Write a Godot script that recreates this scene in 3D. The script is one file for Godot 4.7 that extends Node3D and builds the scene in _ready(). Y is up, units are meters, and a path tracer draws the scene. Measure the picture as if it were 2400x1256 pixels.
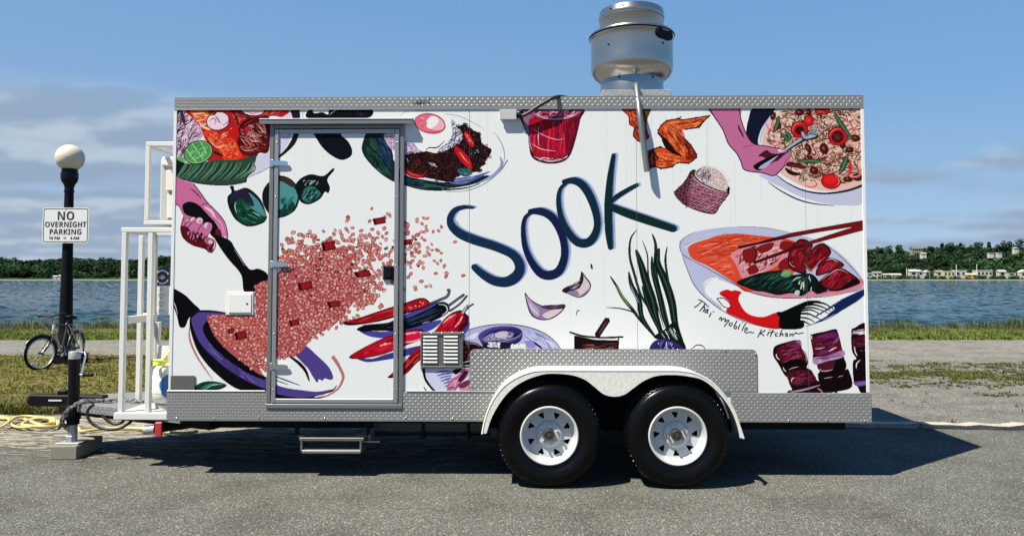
extends Node3D
# A food trailer with a hand-drawn food mural, parked on a road by a bay. Metres, y up; the camera stands at x = 0, z = 0 and looks along -z.

const EYE := Vector3(0, 1.4, 0)
const PITCH := 0.0432069          # the lens looks up 2.5 degrees
const FOCAL := 1733.0             # focal length of the survey sheet (2400 wide) in sheet units
const SHEET_X := 1200.0
const SHEET_Y := 576.08
const TRAILER_AT := Vector3(0.0339, 0, -5.2)
const TRAILER_TURN := -0.013686
const TEX := 418.0                # mural texels per metre
const TEX_W := 2048
const TEX_H := 882

var M := {}
var rng := RandomNumberGenerator.new()
var used_names := {}
var tp: Node3D                    # the trailer


func _ready() -> void:
	rng.seed = 7
	setup_camera()
	setup_light()
	make_materials()
	build_ground()
	build_water_and_far_shore()
	build_trailer()
	build_tongue()
	build_lamp_and_sign()
	build_bicycle()
	build_loose_things()
	build_grass()


func setup_camera() -> void:
	var cam := Camera3D.new()
	cam.name = "camera"
	cam.near = 0.1
	cam.far = 6000.0
	cam.projection = Camera3D.PROJECTION_FRUSTUM
	cam.size = 2.0 * 628.0 / FOCAL * cam.near
	cam.frustum_offset = Vector2(0, -(628.0 - SHEET_Y) / FOCAL * cam.near)
	cam.position = EYE
	cam.rotation.x = PITCH
	add_child(cam)
	cam.current = true


func setup_light() -> void:
	var env := Environment.new()
	env.tonemap_mode = Environment.TONE_MAPPER_LINEAR
	env.tonemap_exposure = 2.0
	env.background_mode = Environment.BG_SKY
	var sky := Sky.new()
	var pm := PanoramaSkyMaterial.new()
	pm.panorama = make_sky()
	sky.sky_material = pm
	env.sky = sky
	env.background_energy_multiplier = 1.0 / 2.0
	env.sdfgi_enabled = true
	env.ssao_enabled = true
	env.ssil_enabled = true
	var we := WorldEnvironment.new()
	we.name = "world_environment"
	we.environment = env
	add_child(we)
	var sun := DirectionalLight3D.new()
	sun.name = "sun"
	sun.light_energy = 1.6
	sun.light_color = Color(1.0, 0.965, 0.9)
	sun.light_angular_distance = 0.5
	sun.shadow_enabled = true
	sun.look_at_from_position(Vector3(-0.53, 1.0, 0.383) * 10.0, Vector3.ZERO, Vector3.UP)
	add_child(sun)


func lin(c: Color) -> Vector3:
	var l := c.srgb_to_linear()
	return Vector3(l.r, l.g, l.b)


func make_sky() -> ImageTexture:
	var w := 2048
	var h := 1024
	var im := Image.create(w, h, false, Image.FORMAT_RGBF)
	var cloud := FastNoiseLite.new()
	cloud.seed = 5
	cloud.noise_type = FastNoiseLite.TYPE_SIMPLEX_SMOOTH
	cloud.frequency = 0.5
	cloud.fractal_octaves = 6
	cloud.fractal_gain = 0.52
	var wide := FastNoiseLite.new()
	wide.seed = 11
	wide.frequency = 0.9
	wide.fractal_octaves = 2
	var grad := Gradient.new()
	grad.offsets = PackedFloat32Array([0.0, 0.05, 0.12, 0.22, 0.45, 1.0])
	grad.colors = PackedColorArray([Color8(184, 207, 227), Color8(168, 200, 229), Color8(148, 187, 226), Color8(127, 173, 220), Color8(100, 152, 208), Color8(52, 96, 166)])
	var body := lin(Color8(150, 170, 194))
	var bright := lin(Color8(200, 214, 227))
	for y in h:
		var e := (0.5 - (y + 0.5) / h) * PI
		var s := sin(e)
		var base := lin(grad.sample(clampf(s, 0.0, 1.0)))
		if e <= 0.0:
			base = lin(Color8(120, 132, 138))
		var row := e > 0.0 and e < 0.75
		if not row:
			im.fill_rect(Rect2i(0, y, w, 1), Color(base.x, base.y, base.z))
			continue
		var c := cos(e)
		var low := 1.0 - smoothstep(0.17, 0.27, s)
		for x in w:
			var a := wrapf((x + 0.5) / w * TAU, -PI, PI)
			var d := Vector3(sin(a) * c, s, -cos(a) * c)
			var k := 1.0 / (s + 0.10)
			var p := Vector3(d.x * k * 1.0, 0.0, d.z * k * 1.0)
			var n := cloud.get_noise_3d(p.x * 1.1, 3.0, p.z * 1.5)
			var n2 := cloud.get_noise_3d(p.x * 2.2 + 40.0, 9.0, p.z * 3.6)
			var side := pow(0.5 + 0.5 * cos(a + 0.75), 5.0) # more cloud towards the left of the bay
			var bank := 1.0 - smoothstep(0.055, 0.11, s)
			var cover := smoothstep(-0.04, 0.44, 0.75 * n + low * (0.12 + 0.62 * side) + 0.34 * bank - 0.30 + 0.2 * wide.get_noise_3d(d.x * 2.0, d.y * 9.0, d.z * 2.0))
			cover = minf(cover, 0.92) * (0.12 + 0.88 * low)
			var lit := smoothstep(0.0, 0.45, n2 + 0.06)
			var west := 0.5 + 0.5 * cos(a + 0.75)
			var here := base * Vector3(0.94 + 0.24 * west * west, 0.985 + 0.05 * west * west, 1.01 - 0.03 * west * west)
			var cl := body.lerp(bright, lit * 0.7)
			var o := here.lerp(cl, cover)
			im.set_pixel(x, y, Color(o.x, o.y, o.z))
	return ImageTexture.create_from_image(im)


# ---------------------------------------------------------------- survey helpers
func ray(px: float, py: float) -> Vector3:
	var s := sin(PITCH)
	var c := cos(PITCH)
	return Vector3(0, s, -c) + Vector3((px - SHEET_X) / FOCAL, 0, 0) + Vector3(0, c, s) * ((SHEET_Y - py) / FOCAL)


func wp(px: float, py: float, depth: float) -> Vector3:
	var d := ray(px, py)
	return EYE + d * (depth / -d.z)


func gp(px: float, py: float, y := 0.0) -> Vector3:
	var d := ray(px, py)
	return EYE + d * ((y - EYE.y) / d.y)


func sp(px: float, py: float, out := 0.0) -> Vector3: # a point on a plane parallel to the trailer's side, in the trailer's own axes
	var inv := Basis(Vector3.UP, TRAILER_TURN).inverse()
	var o := inv * (EYE - TRAILER_AT)
	var d := inv * ray(px, py)
	return o + d * ((out - o.z) / d.z)


# ---------------------------------------------------------------- nodes
func numbered(called: String) -> String:
	var k: int = used_names.get(called, 0)
	used_names[called] = k + 1
	return called if k == 0 else "%s_%03d" % [called, k]


func tag(o: Node3D, label: String, category := "", group := "", kind := "") -> void:
	if label != "":
		o.set_meta("label", label)
	if category != "":
		o.set_meta("category", category)
	if group != "":
		o.set_meta("group", group)
	if kind != "":
		o.set_meta("kind", kind)


func thing(called: String, label: String, category: String, at := Vector3.ZERO, turn := 0.0, group := "") -> Node3D:
	var o := Node3D.new()
	o.name = numbered(called)
	o.position = at
	o.rotation.y = turn
	tag(o, label, category, group)
	add_child(o)
	return o


func put(called: String, g: Geo, mat: Material, parent: Node3D) -> MeshInstance3D:
	var o := MeshInstance3D.new()
	o.name = called
	o.mesh = g.mesh()
	o.material_override = mat
	parent.add_child(o, true)
	return o


func structure(called: String, g: Geo, mat: Material) -> MeshInstance3D:
	var o := put(numbered(called), g, mat, self)
	o.set_meta("kind", "structure")
	return o


class Geo:
	var v := PackedVector3Array()
	var n := PackedVector3Array()
	var t := PackedVector2Array()
	var col := PackedColorArray()
	var ink := Color.WHITE

	func tri(a: Vector3, b: Vector3, c: Vector3, na: Vector3, nb: Vector3, nc: Vector3, ua := Vector2.ZERO, ub := Vector2.ZERO, uc := Vector2.ZERO) -> void:
		if (c - a).cross(b - a).dot(na + nb + nc) < 0.0:
			v.append_array([a, c, b])
			n.append_array([na, nc, nb])
			t.append_array([ua, uc, ub])
		else:
			v.append_array([a, b, c])
			n.append_array([na, nb, nc])
			t.append_array([ua, ub, uc])
		col.append_array([ink, ink, ink])

	func flat(a: Vector3, b: Vector3, c: Vector3, outward: Vector3) -> void:
		var g := (c - a).cross(b - a).normalized()
		if g.dot(outward) < 0.0:
			g = -g
		tri(a, b, c, g, g, g)

	func quad(a: Vector3, b: Vector3, c: Vector3, d: Vector3, outward: Vector3) -> void:
		flat(a, b, c, outward)
		flat(a, c, d, outward)

	func squad(a: Vector3, b: Vector3, c: Vector3, d: Vector3, na: Vector3, nb: Vector3, nc: Vector3, nd: Vector3) -> void:
		tri(a, b, c, na, nb, nc)
		tri(a, c, d, na, nc, nd)

	# a box between two corners with chamfered edges
	func box(lo: Vector3, hi: Vector3, bevel := 0.0, xf := Transform3D()) -> Geo:
		var m := (lo + hi) / 2.0
		var h := (hi - lo).abs() / 2.0
		bevel = minf(bevel, minf(h.x, minf(h.y, h.z)) * 0.9)
		for axis in 3:
			for s in [-1.0, 1.0]:
				var nn := Vector3.ZERO
				nn[axis] = s
				var u: int = (axis + 1) % 3
				var w: int = (axis + 2) % 3
				var q := []
				for k in [[-1, -1], [1, -1], [1, 1], [-1, 1]]:
					var p := Vector3.ZERO
					p[axis] = s * h[axis]
					p[u] = k[0] * (h[u] - bevel)
					p[w] = k[1] * (h[w] - bevel)
					q.append(xf * (m + p))
				quad(q[0], q[1], q[2], q[3], xf.basis * nn)
		if bevel > 0.0:
			for axis in 3:
				var u: int = (axis + 1) % 3
				var w: int = (axis + 2) % 3
				for su in [-1.0, 1.0]:
					for sw in [-1.0, 1.0]:
						var q := []
						for k in [[-1, 0], [1, 0], [1, 1], [-1, 1]]:
							var p := Vector3.ZERO
							p[axis] = k[0] * (h[axis] - bevel)
							p[u] = su * (h[u] - (bevel if k[1] == 1 else 0.0))
							p[w] = sw * (h[w] - (0.0 if k[1] == 1 else bevel))
							q.append(xf * (m + p))
						var nn := Vector3.ZERO
						nn[u] = su
						nn[w] = sw
						quad(q[0], q[1], q[2], q[3], xf.basis * nn)
			for sx in [-1.0, 1.0]:
				for sy in [-1.0, 1.0]:
					for sz in [-1.0, 1.0]:
						var sg := Vector3(sx, sy, sz)
						var c := sg * (h - Vector3.ONE * bevel)
						flat(xf * (m + c + Vector3(sx * bevel, 0, 0)), xf * (m + c + Vector3(0, sy * bevel, 0)), xf * (m + c + Vector3(0, 0, sz * bevel)), xf.basis * sg)
		return self

	# a bar of rectangular section from a to b
	func bar(a: Vector3, b: Vector3, wide: float, thick: float, bevel := 0.0, side := Vector3(0, 0, 1)) -> Geo:
		var y := (b - a).normalized()
		var x := y.cross(side).normalized()
		if x.length() < 0.5:
			x = y.cross(Vector3(1, 0, 0)).normalized()
		var z := x.cross(y).normalized()
		var len := a.distance_to(b)
		return box(Vector3(-wide / 2, 0, -thick / 2), Vector3(wide / 2, len, thick / 2), bevel, Transform3D(Basis(x, y, z), a))

	func tube(path: Array, r: float, sides := 10, closed := false, radii := []) -> Geo:
		var cnt := path.size()
		var rings := []
		var norms := []
		var up := Vector3(0.13, 0.97, 0.21).normalized()
		for i in cnt:
			var prev: Vector3 = path[(i - 1 + cnt) % cnt] if closed or i > 0 else path[i]
			var next: Vector3 = path[(i + 1) % cnt] if closed or i < cnt - 1 else path[i]
			var d := (next - prev).normalized()
			var x := up - d * up.dot(d)
			if x.length() < 0.05:
				x = d.cross(Vector3(1, 0, 0))
			x = x.normalized()
			up = x
			var y := d.cross(x)
			var ring := []
			var rn := []
			var rr: float = radii[i] if radii.size() else r
			for k in sides:
				var o := x * cos(TAU * k / sides) + y * sin(TAU * k / sides)
				ring.append(path[i] + o * rr)
				rn.append(o)
			rings.append(ring)
			norms.append(rn)
		for i in (cnt if closed else cnt - 1):
			var j: int = (i + 1) % cnt
			for k in sides:
				var l: int = (k + 1) % sides
				squad(rings[i][k], rings[j][k], rings[j][l], rings[i][l], norms[i][k], norms[j][k], norms[j][l], norms[i][l])
		if not closed:
			for e in [0, cnt - 1]:
				var d: Vector3 = (path[0] - path[1]) if e == 0 else (path[cnt - 1] - path[cnt - 2])
				for k in range(1, sides - 1):
					flat(rings[e][0], rings[e][k], rings[e][k + 1], d)
		return self

	# profile: Vector2(radius, height) pairs from bottom to top, turned about the y axis of xf
	func lathe(profile: Array, xf := Transform3D(), segs := 40, crease := 0.8) -> Geo:
		var fn := []
		for i in profile.size() - 1:
			var d: Vector2 = profile[i + 1] - profile[i]
			fn.append(Vector2(d.y, -d.x).normalized())
		for i in profile.size() - 1:
			var a: Vector2 = profile[i]
			var b: Vector2 = profile[i + 1]
			if a.distance_to(b) < 1e-7:
				continue
			var na: Vector2 = fn[i]
			var nb: Vector2 = fn[i]
			if i > 0 and fn[i - 1].dot(fn[i]) > crease:
				na = (fn[i - 1] + fn[i]).normalized()
			if i < fn.size() - 1 and fn[i + 1].dot(fn[i]) > crease:
				nb = (fn[i + 1] + fn[i]).normalized()
			for k in segs:
				var c0 := Vector3(cos(TAU * k / segs), 0, sin(TAU * k / segs))
				var c1 := Vector3(cos(TAU * (k + 1) / segs), 0, sin(TAU * (k + 1) / segs))
				var q := [c0 * a.x + Vector3(0, a.y, 0), c0 * b.x + Vector3(0, b.y, 0), c1 * b.x + Vector3(0, b.y, 0), c1 * a.x + Vector3(0, a.y, 0)]
				var m := [c0 * na.x + Vector3(0, na.y, 0), c0 * nb.x + Vector3(0, nb.y, 0), c1 * nb.x + Vector3(0, nb.y, 0), c1 * na.x + Vector3(0, na.y, 0)]
				for z in 4:
					q[z] = xf * q[z]
					m[z] = (xf.basis * m[z]).normalized()
				if b.x > 1e-6:
					tri(q[0], q[1], q[2], m[0], m[1], m[2])
				if a.x > 1e-6:
					tri(q[0], q[2], q[3], m[0], m[2], m[3])
		return self

	# a flat outline (x, y) given thickness from z0 to z1
	func prism(poly: PackedVector2Array, z0: float, z1: float, xf := Transform3D(), smooth := false) -> Geo:
		var idx := Geometry2D.triangulate_polygon(poly)
		for i in range(0, idx.size(), 3):
			for z in [z0, z1]:
				var q := []
				for k in 3:
					var p := poly[idx[i + k]]
					q.append(xf * Vector3(p.x, p.y, z))
				flat(q[0], q[1], q[2], xf.basis * Vector3(0, 0, 1.0 if z == maxf(z0, z1) else -1.0))
		var turn := 1.0 if Geometry2D.is_polygon_clockwise(poly) else -1.0
		var c := poly.size()
		for i in c:
			var a := poly[i]
			var b := poly[(i + 1) % c]
			var e := (b - a).orthogonal() * turn
			if smooth:
				var na2 := ((b - poly[(i - 1 + c) % c]).orthogonal() * turn).normalized()
				var nb2 := ((poly[(i + 2) % c] - a).orthogonal() * turn).normalized()
				var na := xf.basis * Vector3(-na2.x, -na2.y, 0)
				var nb := xf.basis * Vector3(-nb2.x, -nb2.y, 0)
				squad(xf * Vector3(a.x, a.y, z0), xf * Vector3(b.x, b.y, z0), xf * Vector3(b.x, b.y, z1), xf * Vector3(a.x, a.y, z1), na, nb, nb, na)
			else:
				quad(xf * Vector3(a.x, a.y, z0), xf * Vector3(b.x, b.y, z0), xf * Vector3(b.x, b.y, z1), xf * Vector3(a.x, a.y, z1), xf.basis * Vector3(-e.x, -e.y, 0))
		return self

	func ball(c: Vector3, r: Vector3, segs := 16) -> Geo:
		var rows: int = maxi(4, segs / 2)
		for i in rows:
			for k in segs:
				var q := []
				var m := []
				for z in [[i, k], [i + 1, k], [i + 1, k + 1], [i, k + 1]]:
					var th: float = PI * z[0] / rows
					var ph: float = TAU * z[1] / segs
					var d := Vector3(sin(th) * cos(ph), cos(th), sin(th) * sin(ph))
					q.append(c + d * r)
					m.append((d / r).normalized())
				if i < rows - 1:
					tri(q[0], q[1], q[2], m[0], m[1], m[2])
				if i > 0:
					tri(q[0], q[2], q[3], m[0], m[2], m[3])
		return self

	func mesh() -> ArrayMesh:
		var arr := []
		arr.resize(Mesh.ARRAY_MAX)
		arr[Mesh.ARRAY_VERTEX] = v
		arr[Mesh.ARRAY_NORMAL] = n
		arr[Mesh.ARRAY_TEX_UV] = t
		arr[Mesh.ARRAY_COLOR] = col
		var m := ArrayMesh.new()
		m.add_surface_from_arrays(Mesh.PRIMITIVE_TRIANGLES, arr)
		return m


func curve(points: Array, per := 6, closed := false) -> Array: # Catmull-Rom through Vector2 or Vector3 points
	var out := []
	var c := points.size()
	for i in (c if closed else c - 1):
		var p0 = points[(i - 1 + c) % c] if closed or i > 0 else points[i]
		var p1 = points[i]
		var p2 = points[(i + 1) % c]
		var p3 = points[(i + 2) % c] if closed or i + 2 < c else p2
		for k in per:
			var s := float(k) / per
			out.append(p1 + (p2 - p0) * 0.5 * s + (p0 * 2.0 - p1 * 5.0 + p2 * 4.0 - p3) * 0.5 * s * s + (p1 * 3.0 - p0 - p2 * 3.0 + p3) * 0.5 * s * s * s)
	if not closed:
		out.append(points[c - 1])
	return out


func noise_tex(size: int, freq: float, ramp: Array, kind := FastNoiseLite.TYPE_SIMPLEX_SMOOTH, octaves := 4, sd := 1, as_normal := false, bump := 8.0, ret := FastNoiseLite.RETURN_DISTANCE) -> NoiseTexture2D:
	var nz := FastNoiseLite.new()
	nz.seed = sd
	nz.noise_type = kind
	nz.frequency = freq
	nz.fractal_octaves = octaves
	nz.cellular_return_type = ret
	var tx := NoiseTexture2D.new()
	tx.width = size
	tx.height = size
	tx.seamless = true
	tx.noise = nz
	if as_normal:
		tx.as_normal_map = true
		tx.bump_strength = bump
	if ramp.size():
		var g := Gradient.new()
		var off := PackedFloat32Array()
		var cs := PackedColorArray()
		for r in ramp:
			off.append(r[0])
			cs.append(r[1])
		g.offsets = off
		g.colors = cs
		tx.color_ramp = g
	return tx


func mat(color: Color, rough := 0.6, metal := 0.0, spec := 0.5) -> StandardMaterial3D:
	var m := StandardMaterial3D.new()
	m.albedo_color = color
	m.roughness = rough
	m.metallic = metal
	m.metallic_specular = spec
	return m


func ln(r: float, g: float, b: float) -> Color: # a linear base colour
	return Color(r, g, b).linear_to_srgb()


# ---------------------------------------------------------------- the mural: brush tools
var im: Image
var sh := Vector3(0, 0, 1)        # the sketch sheet in use: origin and scale
var mr := RandomNumberGenerator.new()


func sheet(x: float, y: float, k: float) -> void:
	sh = Vector3(x, y, k)


func tx(x: float, y: float) -> Vector2:
	var p := sp(sh.x + x / sh.z, sh.y + y / sh.z)
	return Vector2((p.x + 2.45) * TEX, (2.61 - p.y) * TEX)


func tk() -> float: # texels per sheet unit
	return TEX / 346.0 * 1.035 / sh.z


func raster(c: Color, pts: PackedVector2Array) -> void:
	var lo := 1e9
	var hi := -1e9
	for p in pts:
		lo = minf(lo, p.y)
		hi = maxf(hi, p.y)
	var y0: int = maxi(0, int(ceil(lo - 0.5)))
	var y1: int = mini(TEX_H - 1, int(floor(hi - 0.5)))
	if y1 < y0:
		return
	var rows := []
	rows.resize(y1 - y0 + 1)
	for i in rows.size():
		rows[i] = PackedFloat32Array()
	var cnt := pts.size()
	for i in cnt:
		var a := pts[i]
		var b := pts[(i + 1) % cnt]
		if a.y > b.y:
			var s := a
			a = b
			b = s
		var r0: int = maxi(y0, int(ceil(a.y - 0.5)))
		var r1: int = mini(y1, int(ceil(b.y - 0.5)) - 1)
		if r1 < r0:
			continue
		var step := (b.x - a.x) / (b.y - a.y)
		var x := a.x + (r0 + 0.5 - a.y) * step
		for r in range(r0, r1 + 1):
			rows[r - y0].append(x)
			x += step
	for i in rows.size():
		var xs: PackedFloat32Array = rows[i]
		xs.sort()
		for k in range(0, xs.size() - 1, 2):
			var xa: int = maxi(0, int(ceil(xs[k] - 0.5)))
			var xb: int = mini(TEX_W, int(ceil(xs[k + 1] - 0.5)))
			if xb > xa:
				im.fill_rect(Rect2i(xa, y0 + i, xb - xa, 1), c)


func pairs(a: Array) -> Array:
	var o := []
	for i in range(0, a.size(), 2):
		o.append(Vector2(a[i], a[i + 1]))
	return o


func to_tex(pts: Array) -> PackedVector2Array:
	var o := PackedVector2Array()
	for p in pts:
		o.append(tx(p.x, p.y))
	return o


func shape(c: String, a: Array, round_ := true) -> void:
	var p := pairs(a)
	raster(Color(c), to_tex(curve(p, 5, true) if round_ else p))


# taper: 0 even, 1 thin at both ends, 2 thin at the end, 3 thin at the start
func line(c: String, w: float, a: Array, taper := 0, wob := 0.0) -> void:
	brush(c, w, pairs(a), taper, wob)


func brush(c: String, w: float, p: Array, taper := 0, wob := 0.0) -> void:
	var q := to_tex(curve(p, 7) if p.size() > 2 else p)
	var cnt := q.size()
	var left := PackedVector2Array()
	var right := PackedVector2Array()
	var k := tk() * w * 0.5
	for i in cnt:
		var d := (q[mini(i + 1, cnt - 1)] - q[maxi(i - 1, 0)]).normalized()
		var o := Vector2(-d.y, d.x)
		var s := float(i) / (cnt - 1)
		var f := 1.0
		if taper == 1:
			f = 0.15 + 0.85 * pow(sin(PI * clampf(s, 0.02, 0.98)), 0.7)
		elif taper == 2:
			f = 0.12 + 0.88 * pow(1.0 - s, 0.6)
		elif taper == 3:
			f = 0.12 + 0.88 * pow(s, 0.6)
		if wob > 0.0:
			f *= 1.0 + mr.randf_range(-wob, wob)
		left.append(q[i] + o * k * f)
		right.append(q[i] - o * k * f)
	if taper == 0: # round tips
		var d0 := (q[0] - q[1]).normalized() * k * 0.7
		left.insert(0, q[0] + d0)
		left.append(q[cnt - 1] + (q[cnt - 1] - q[cnt - 2]).normalized() * k * 0.7)
	right.reverse()
	left.append_array(right)
	raster(Color(c), left)


func oval(c: String, x: float, y: float, rx: float, ry: float, deg := 0.0) -> void:
	var p := PackedVector2Array()
	var a := deg_to_rad(deg)
	var nn := 10 if rx * tk() < 8.0 else 40
	for i in nn:
		var u := cos(TAU * i / nn) * rx
		var v := sin(TAU * i / nn) * ry
		p.append(tx(x + u * cos(a) - v * sin(a), y + u * sin(a) + v * cos(a)))
	raster(Color(c), p)


func ring(c: String, w: float, x: float, y: float, rx: float, ry: float, deg := 0.0, from := 0.0, to := 360.0) -> void:
	var p := []
	var a := deg_to_rad(deg)
	for i in 25:
		var th := deg_to_rad(lerpf(from, to, i / 24.0))
		var u := cos(th) * rx
		var v := sin(th) * ry
		p.append(Vector2(x + u * cos(a) - v * sin(a), y + u * sin(a) + v * cos(a)))
	brush(c, w, p, 0 if to - from >= 359.0 else 1)


# short strokes of several colours spread inside an outline
func strokes(cols: Array, area: Array, count: int, long: float, deg: float, spread: float, w: float, bend := 0.3) -> void:
	var poly := PackedVector2Array(pairs(area))
	var lo := poly[0]
	var hi := poly[0]
	for p in poly:
		lo = lo.min(p)
		hi = hi.max(p)
	var done := 0
	var tries := 0
	while done < count and tries < count * 20:
		tries += 1
		var c := Vector2(mr.randf_range(lo.x, hi.x), mr.randf_range(lo.y, hi.y))
		if not Geometry2D.is_point_in_polygon(c, poly):
			continue
		var a := deg_to_rad(deg + mr.randf_range(-spread, spread))
		var l := long * mr.randf_range(0.5, 1.2) * 0.5
		var d := Vector2(cos(a), -sin(a)) * l
		var e := d.orthogonal() * mr.randf_range(-bend, bend)
		if not Geometry2D.is_point_in_polygon(c + d, poly) or not Geometry2D.is_point_in_polygon(c - d, poly):
			d *= 0.45
			e *= 0.45
			if not Geometry2D.is_point_in_polygon(c + d, poly) or not Geometry2D.is_point_in_polygon(c - d, poly):
				continue
		brush(cols[mr.randi() % cols.size()], w * mr.randf_range(0.6, 1.3), [c - d, c + e, c + d], 1)
		done += 1


func specks(cols: Array, area: Array, count: int, r0: float, r1: float, flat_ := 0.6) -> void:
	var poly := PackedVector2Array(pairs(area))
	var lo := poly[0]
	var hi := poly[0]
	for p in poly:
		lo = lo.min(p)
		hi = hi.max(p)
	for i in count:
		var c := Vector2(mr.randf_range(lo.x, hi.x), mr.randf_range(lo.y, hi.y))
		if Geometry2D.is_point_in_polygon(c, poly):
			var r := mr.randf_range(r0, r1)
			oval(cols[mr.randi() % cols.size()], c.x, c.y, r, r * flat_, mr.randf_range(0, 180))


func paint_mural() -> ImageTexture:
	mr.seed = 42
	im = Image.create(TEX_W, TEX_H, false, Image.FORMAT_RGB8)
	im.fill(Color("edf1f3"))
	for i in 90: # faint run-down marks and road dust on the white film
		var x := mr.randi() % TEX_W
		var top := 6 if mr.randf() < 0.6 else mr.randi() % 600
		im.fill_rect(Rect2i(x, top, 1 + mr.randi() % 5, 40 + mr.randi() % 260), Color(["e8edef", "e6ebec", "e9eced", "e3e8e9"][mr.randi() % 4]))
	for i in 700:
		var y := TEX_H - 30 - int(absf(mr.randfn()) * 60.0)
		im.fill_rect(Rect2i(mr.randi() % TEX_W, y, 1 + mr.randi() % 3, 1 + mr.randi() % 2), Color(["d9dad4", "cfd0c8", "e0e2de"][mr.randi() % 3]))
	noodle_salad()
	stirring_hand()
	eggplants()
	rice_plate()
	iced_drink()
	chicken_wings()
	rice_basket()
	papaya_salad()
	soup_bowl()
	skewers()
	garlic_cup_leek()
	dipping_plate()
	chillies()
	wok_of_rice()
	name_in_brush()
	return ImageTexture.create_from_image(im)


func noodle_salad() -> void:
	sheet(400, 250, 6.281)
	shape("d3d2e9", [1650, 30, 1770, 30, 1800, 250, 1800, 400, 1700, 600, 1560, 760, 1400, 900, 1120, 1050, 1200, 900, 1240, 740, 1420, 640, 1500, 400, 1600, 200])
	line("b9bbdb", 40, [1600, 430, 1700, 470, 1760, 400], 1)
	shape("17181f", [1755, 20, 1885, 20, 1895, 250, 1890, 400, 1840, 540, 1730, 660, 1580, 775, 1555, 765, 1700, 620, 1785, 480, 1812, 380, 1800, 200])
	line("37344a", 14, [1580, 765, 1500, 850, 1420, 905, 1280, 980, 1120, 1045], 2)
	# violet shredded cabbage
	shape("c3a3c0", [60, 130, 200, 40, 320, 30, 430, 200, 470, 420, 350, 520, 220, 640, 190, 800, 60, 760])
	var cab := [65, 110, 200, 50, 320, 60, 420, 240, 460, 420, 300, 520, 200, 640, 180, 760, 65, 740]
	strokes(["e9d3e4", "5c2a4e", "e9d3e4", "7c4a70"], cab, 150, 190, 38, 22, 13, 0.25)
	strokes(["3a1830", "efdcea"], cab, 70, 150, 55, 25, 9, 0.3)
	strokes(["4a1f3d", "e9d3e4"], [65, 470, 250, 430, 200, 640, 170, 780, 65, 740], 50, 150, 72, 16, 10, 0.2)
	shape("43203a", [135, 90, 160, 60, 210, 200, 190, 260, 160, 200])
	shape("22302c", [60, 30, 160, 30, 120, 90, 70, 170])
	# red and orange mass
	shape("b5181b", [300, 25, 1640, 25, 1640, 150, 1430, 170, 1430, 640, 1300, 665, 1240, 730, 1000, 800, 760, 800, 540, 800, 600, 700, 600, 600, 500, 480, 430, 300, 330, 180])
	shape("ea6b38", [280, 25, 520, 40, 575, 110, 520, 200, 470, 290, 400, 250, 330, 160])
	strokes(["f7b184", "d4481d", "f4ccb0", "b53014"], [290, 40, 540, 50, 560, 130, 500, 230, 420, 280, 330, 170], 50, 130, 8, 14, 12, 0.2)
	strokes(["f6d9cf", "e0643c", "c83a20"], [340, 180, 520, 210, 640, 350, 760, 430, 600, 480, 430, 330], 45, 190, -12, 22, 13, 0.3)
	shape("e23c1c", [470, 380, 620, 350, 760, 440, 900, 460, 970, 540, 1000, 640, 1040, 750, 800, 790, 700, 640, 620, 560, 540, 480])
	strokes(["f58a4a", "c61a12", "f2a070", "9c120e"], [500, 390, 640, 370, 760, 450, 900, 470, 970, 560, 1010, 680, 1030, 750, 800, 770, 700, 620, 560, 480], 130, 70, 25, 60, 12, 0.5)
	line("f3c3b4", 13, [540, 450, 600, 540, 680, 590, 750, 570, 780, 540], 1)
	line("f0b8a4", 10, [560, 430, 640, 570, 690, 600, 770, 570], 1)
	strokes(["f2a07a", "d8552c", "f0c0a0"], [700, 380, 800, 380, 900, 300, 920, 330, 830, 440, 740, 470], 22, 90, 40, 20, 14, 0.3)
	shape("c4141a", [830, 380, 920, 310, 1000, 320, 960, 420, 870, 440])
	# dark braised meat
	shape("4b0a0e", [1010, 330, 1150, 230, 1290, 160, 1440, 160, 1440, 640, 1300, 680, 1240, 740, 1060, 700, 1000, 600, 970, 530, 1000, 420])
	strokes(["7b1a1c", "a52a26", "2c0508", "d08a80"], [1020, 330, 1280, 190, 1420, 190, 1420, 620, 1230, 720, 1060, 680, 990, 540], 110, 170, -28, 30, 14, 0.35)
	strokes(["c98f86", "e0b4ac"], [1100, 260, 1400, 220, 1420, 560, 1080, 640, 1020, 480], 26, 170, -35, 35, 8, 0.4)
	line("d8a49a", 14, [1015, 590, 1080, 640, 1180, 640, 1290, 600], 1)
	line("d8a49a", 10, [1110, 480, 1110, 430, 1160, 400, 1240, 440, 1330, 540], 1)
	shape("b81a26", [1070, 330, 1150, 290, 1180, 320, 1120, 380])
	shape("6d1216", [860, 40, 1050, 60, 1180, 160, 1100, 240, 1000, 280, 930, 130])
	strokes(["d21f24", "3c070a", "e06a55"], [860, 60, 1040, 80, 1160, 170, 1000, 260, 900, 220], 36, 130, -15, 40, 12, 0.3)
	strokes(["cf8078", "7a1518", "e4a99e"], [1380, 40, 1640, 40, 1630, 140, 1330, 150], 26, 120, 50, 14, 8, 0.1)
	line("170a0a", 34, [985, 350, 1050, 265, 1150, 195, 1300, 150], 1)
	line("1c1210", 30, [930, 120, 965, 180, 985, 265], 1)
	line("1d2417", 46, [615, 660, 680, 690, 770, 725], 1)
	line("c7161a", 24, [560, 740, 620, 770, 740, 770], 1)
	# radish slices
	oval("2c1016", 690, 212, 178, 140, -12)
	oval("efd4e2", 690, 210, 165, 128, -12)
	line("a87f97", 20, [560, 215, 610, 175, 640, 180, 660, 220, 640, 260], 1)
	line("a07890", 26, [650, 130, 690, 190, 725, 245], 1)
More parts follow.
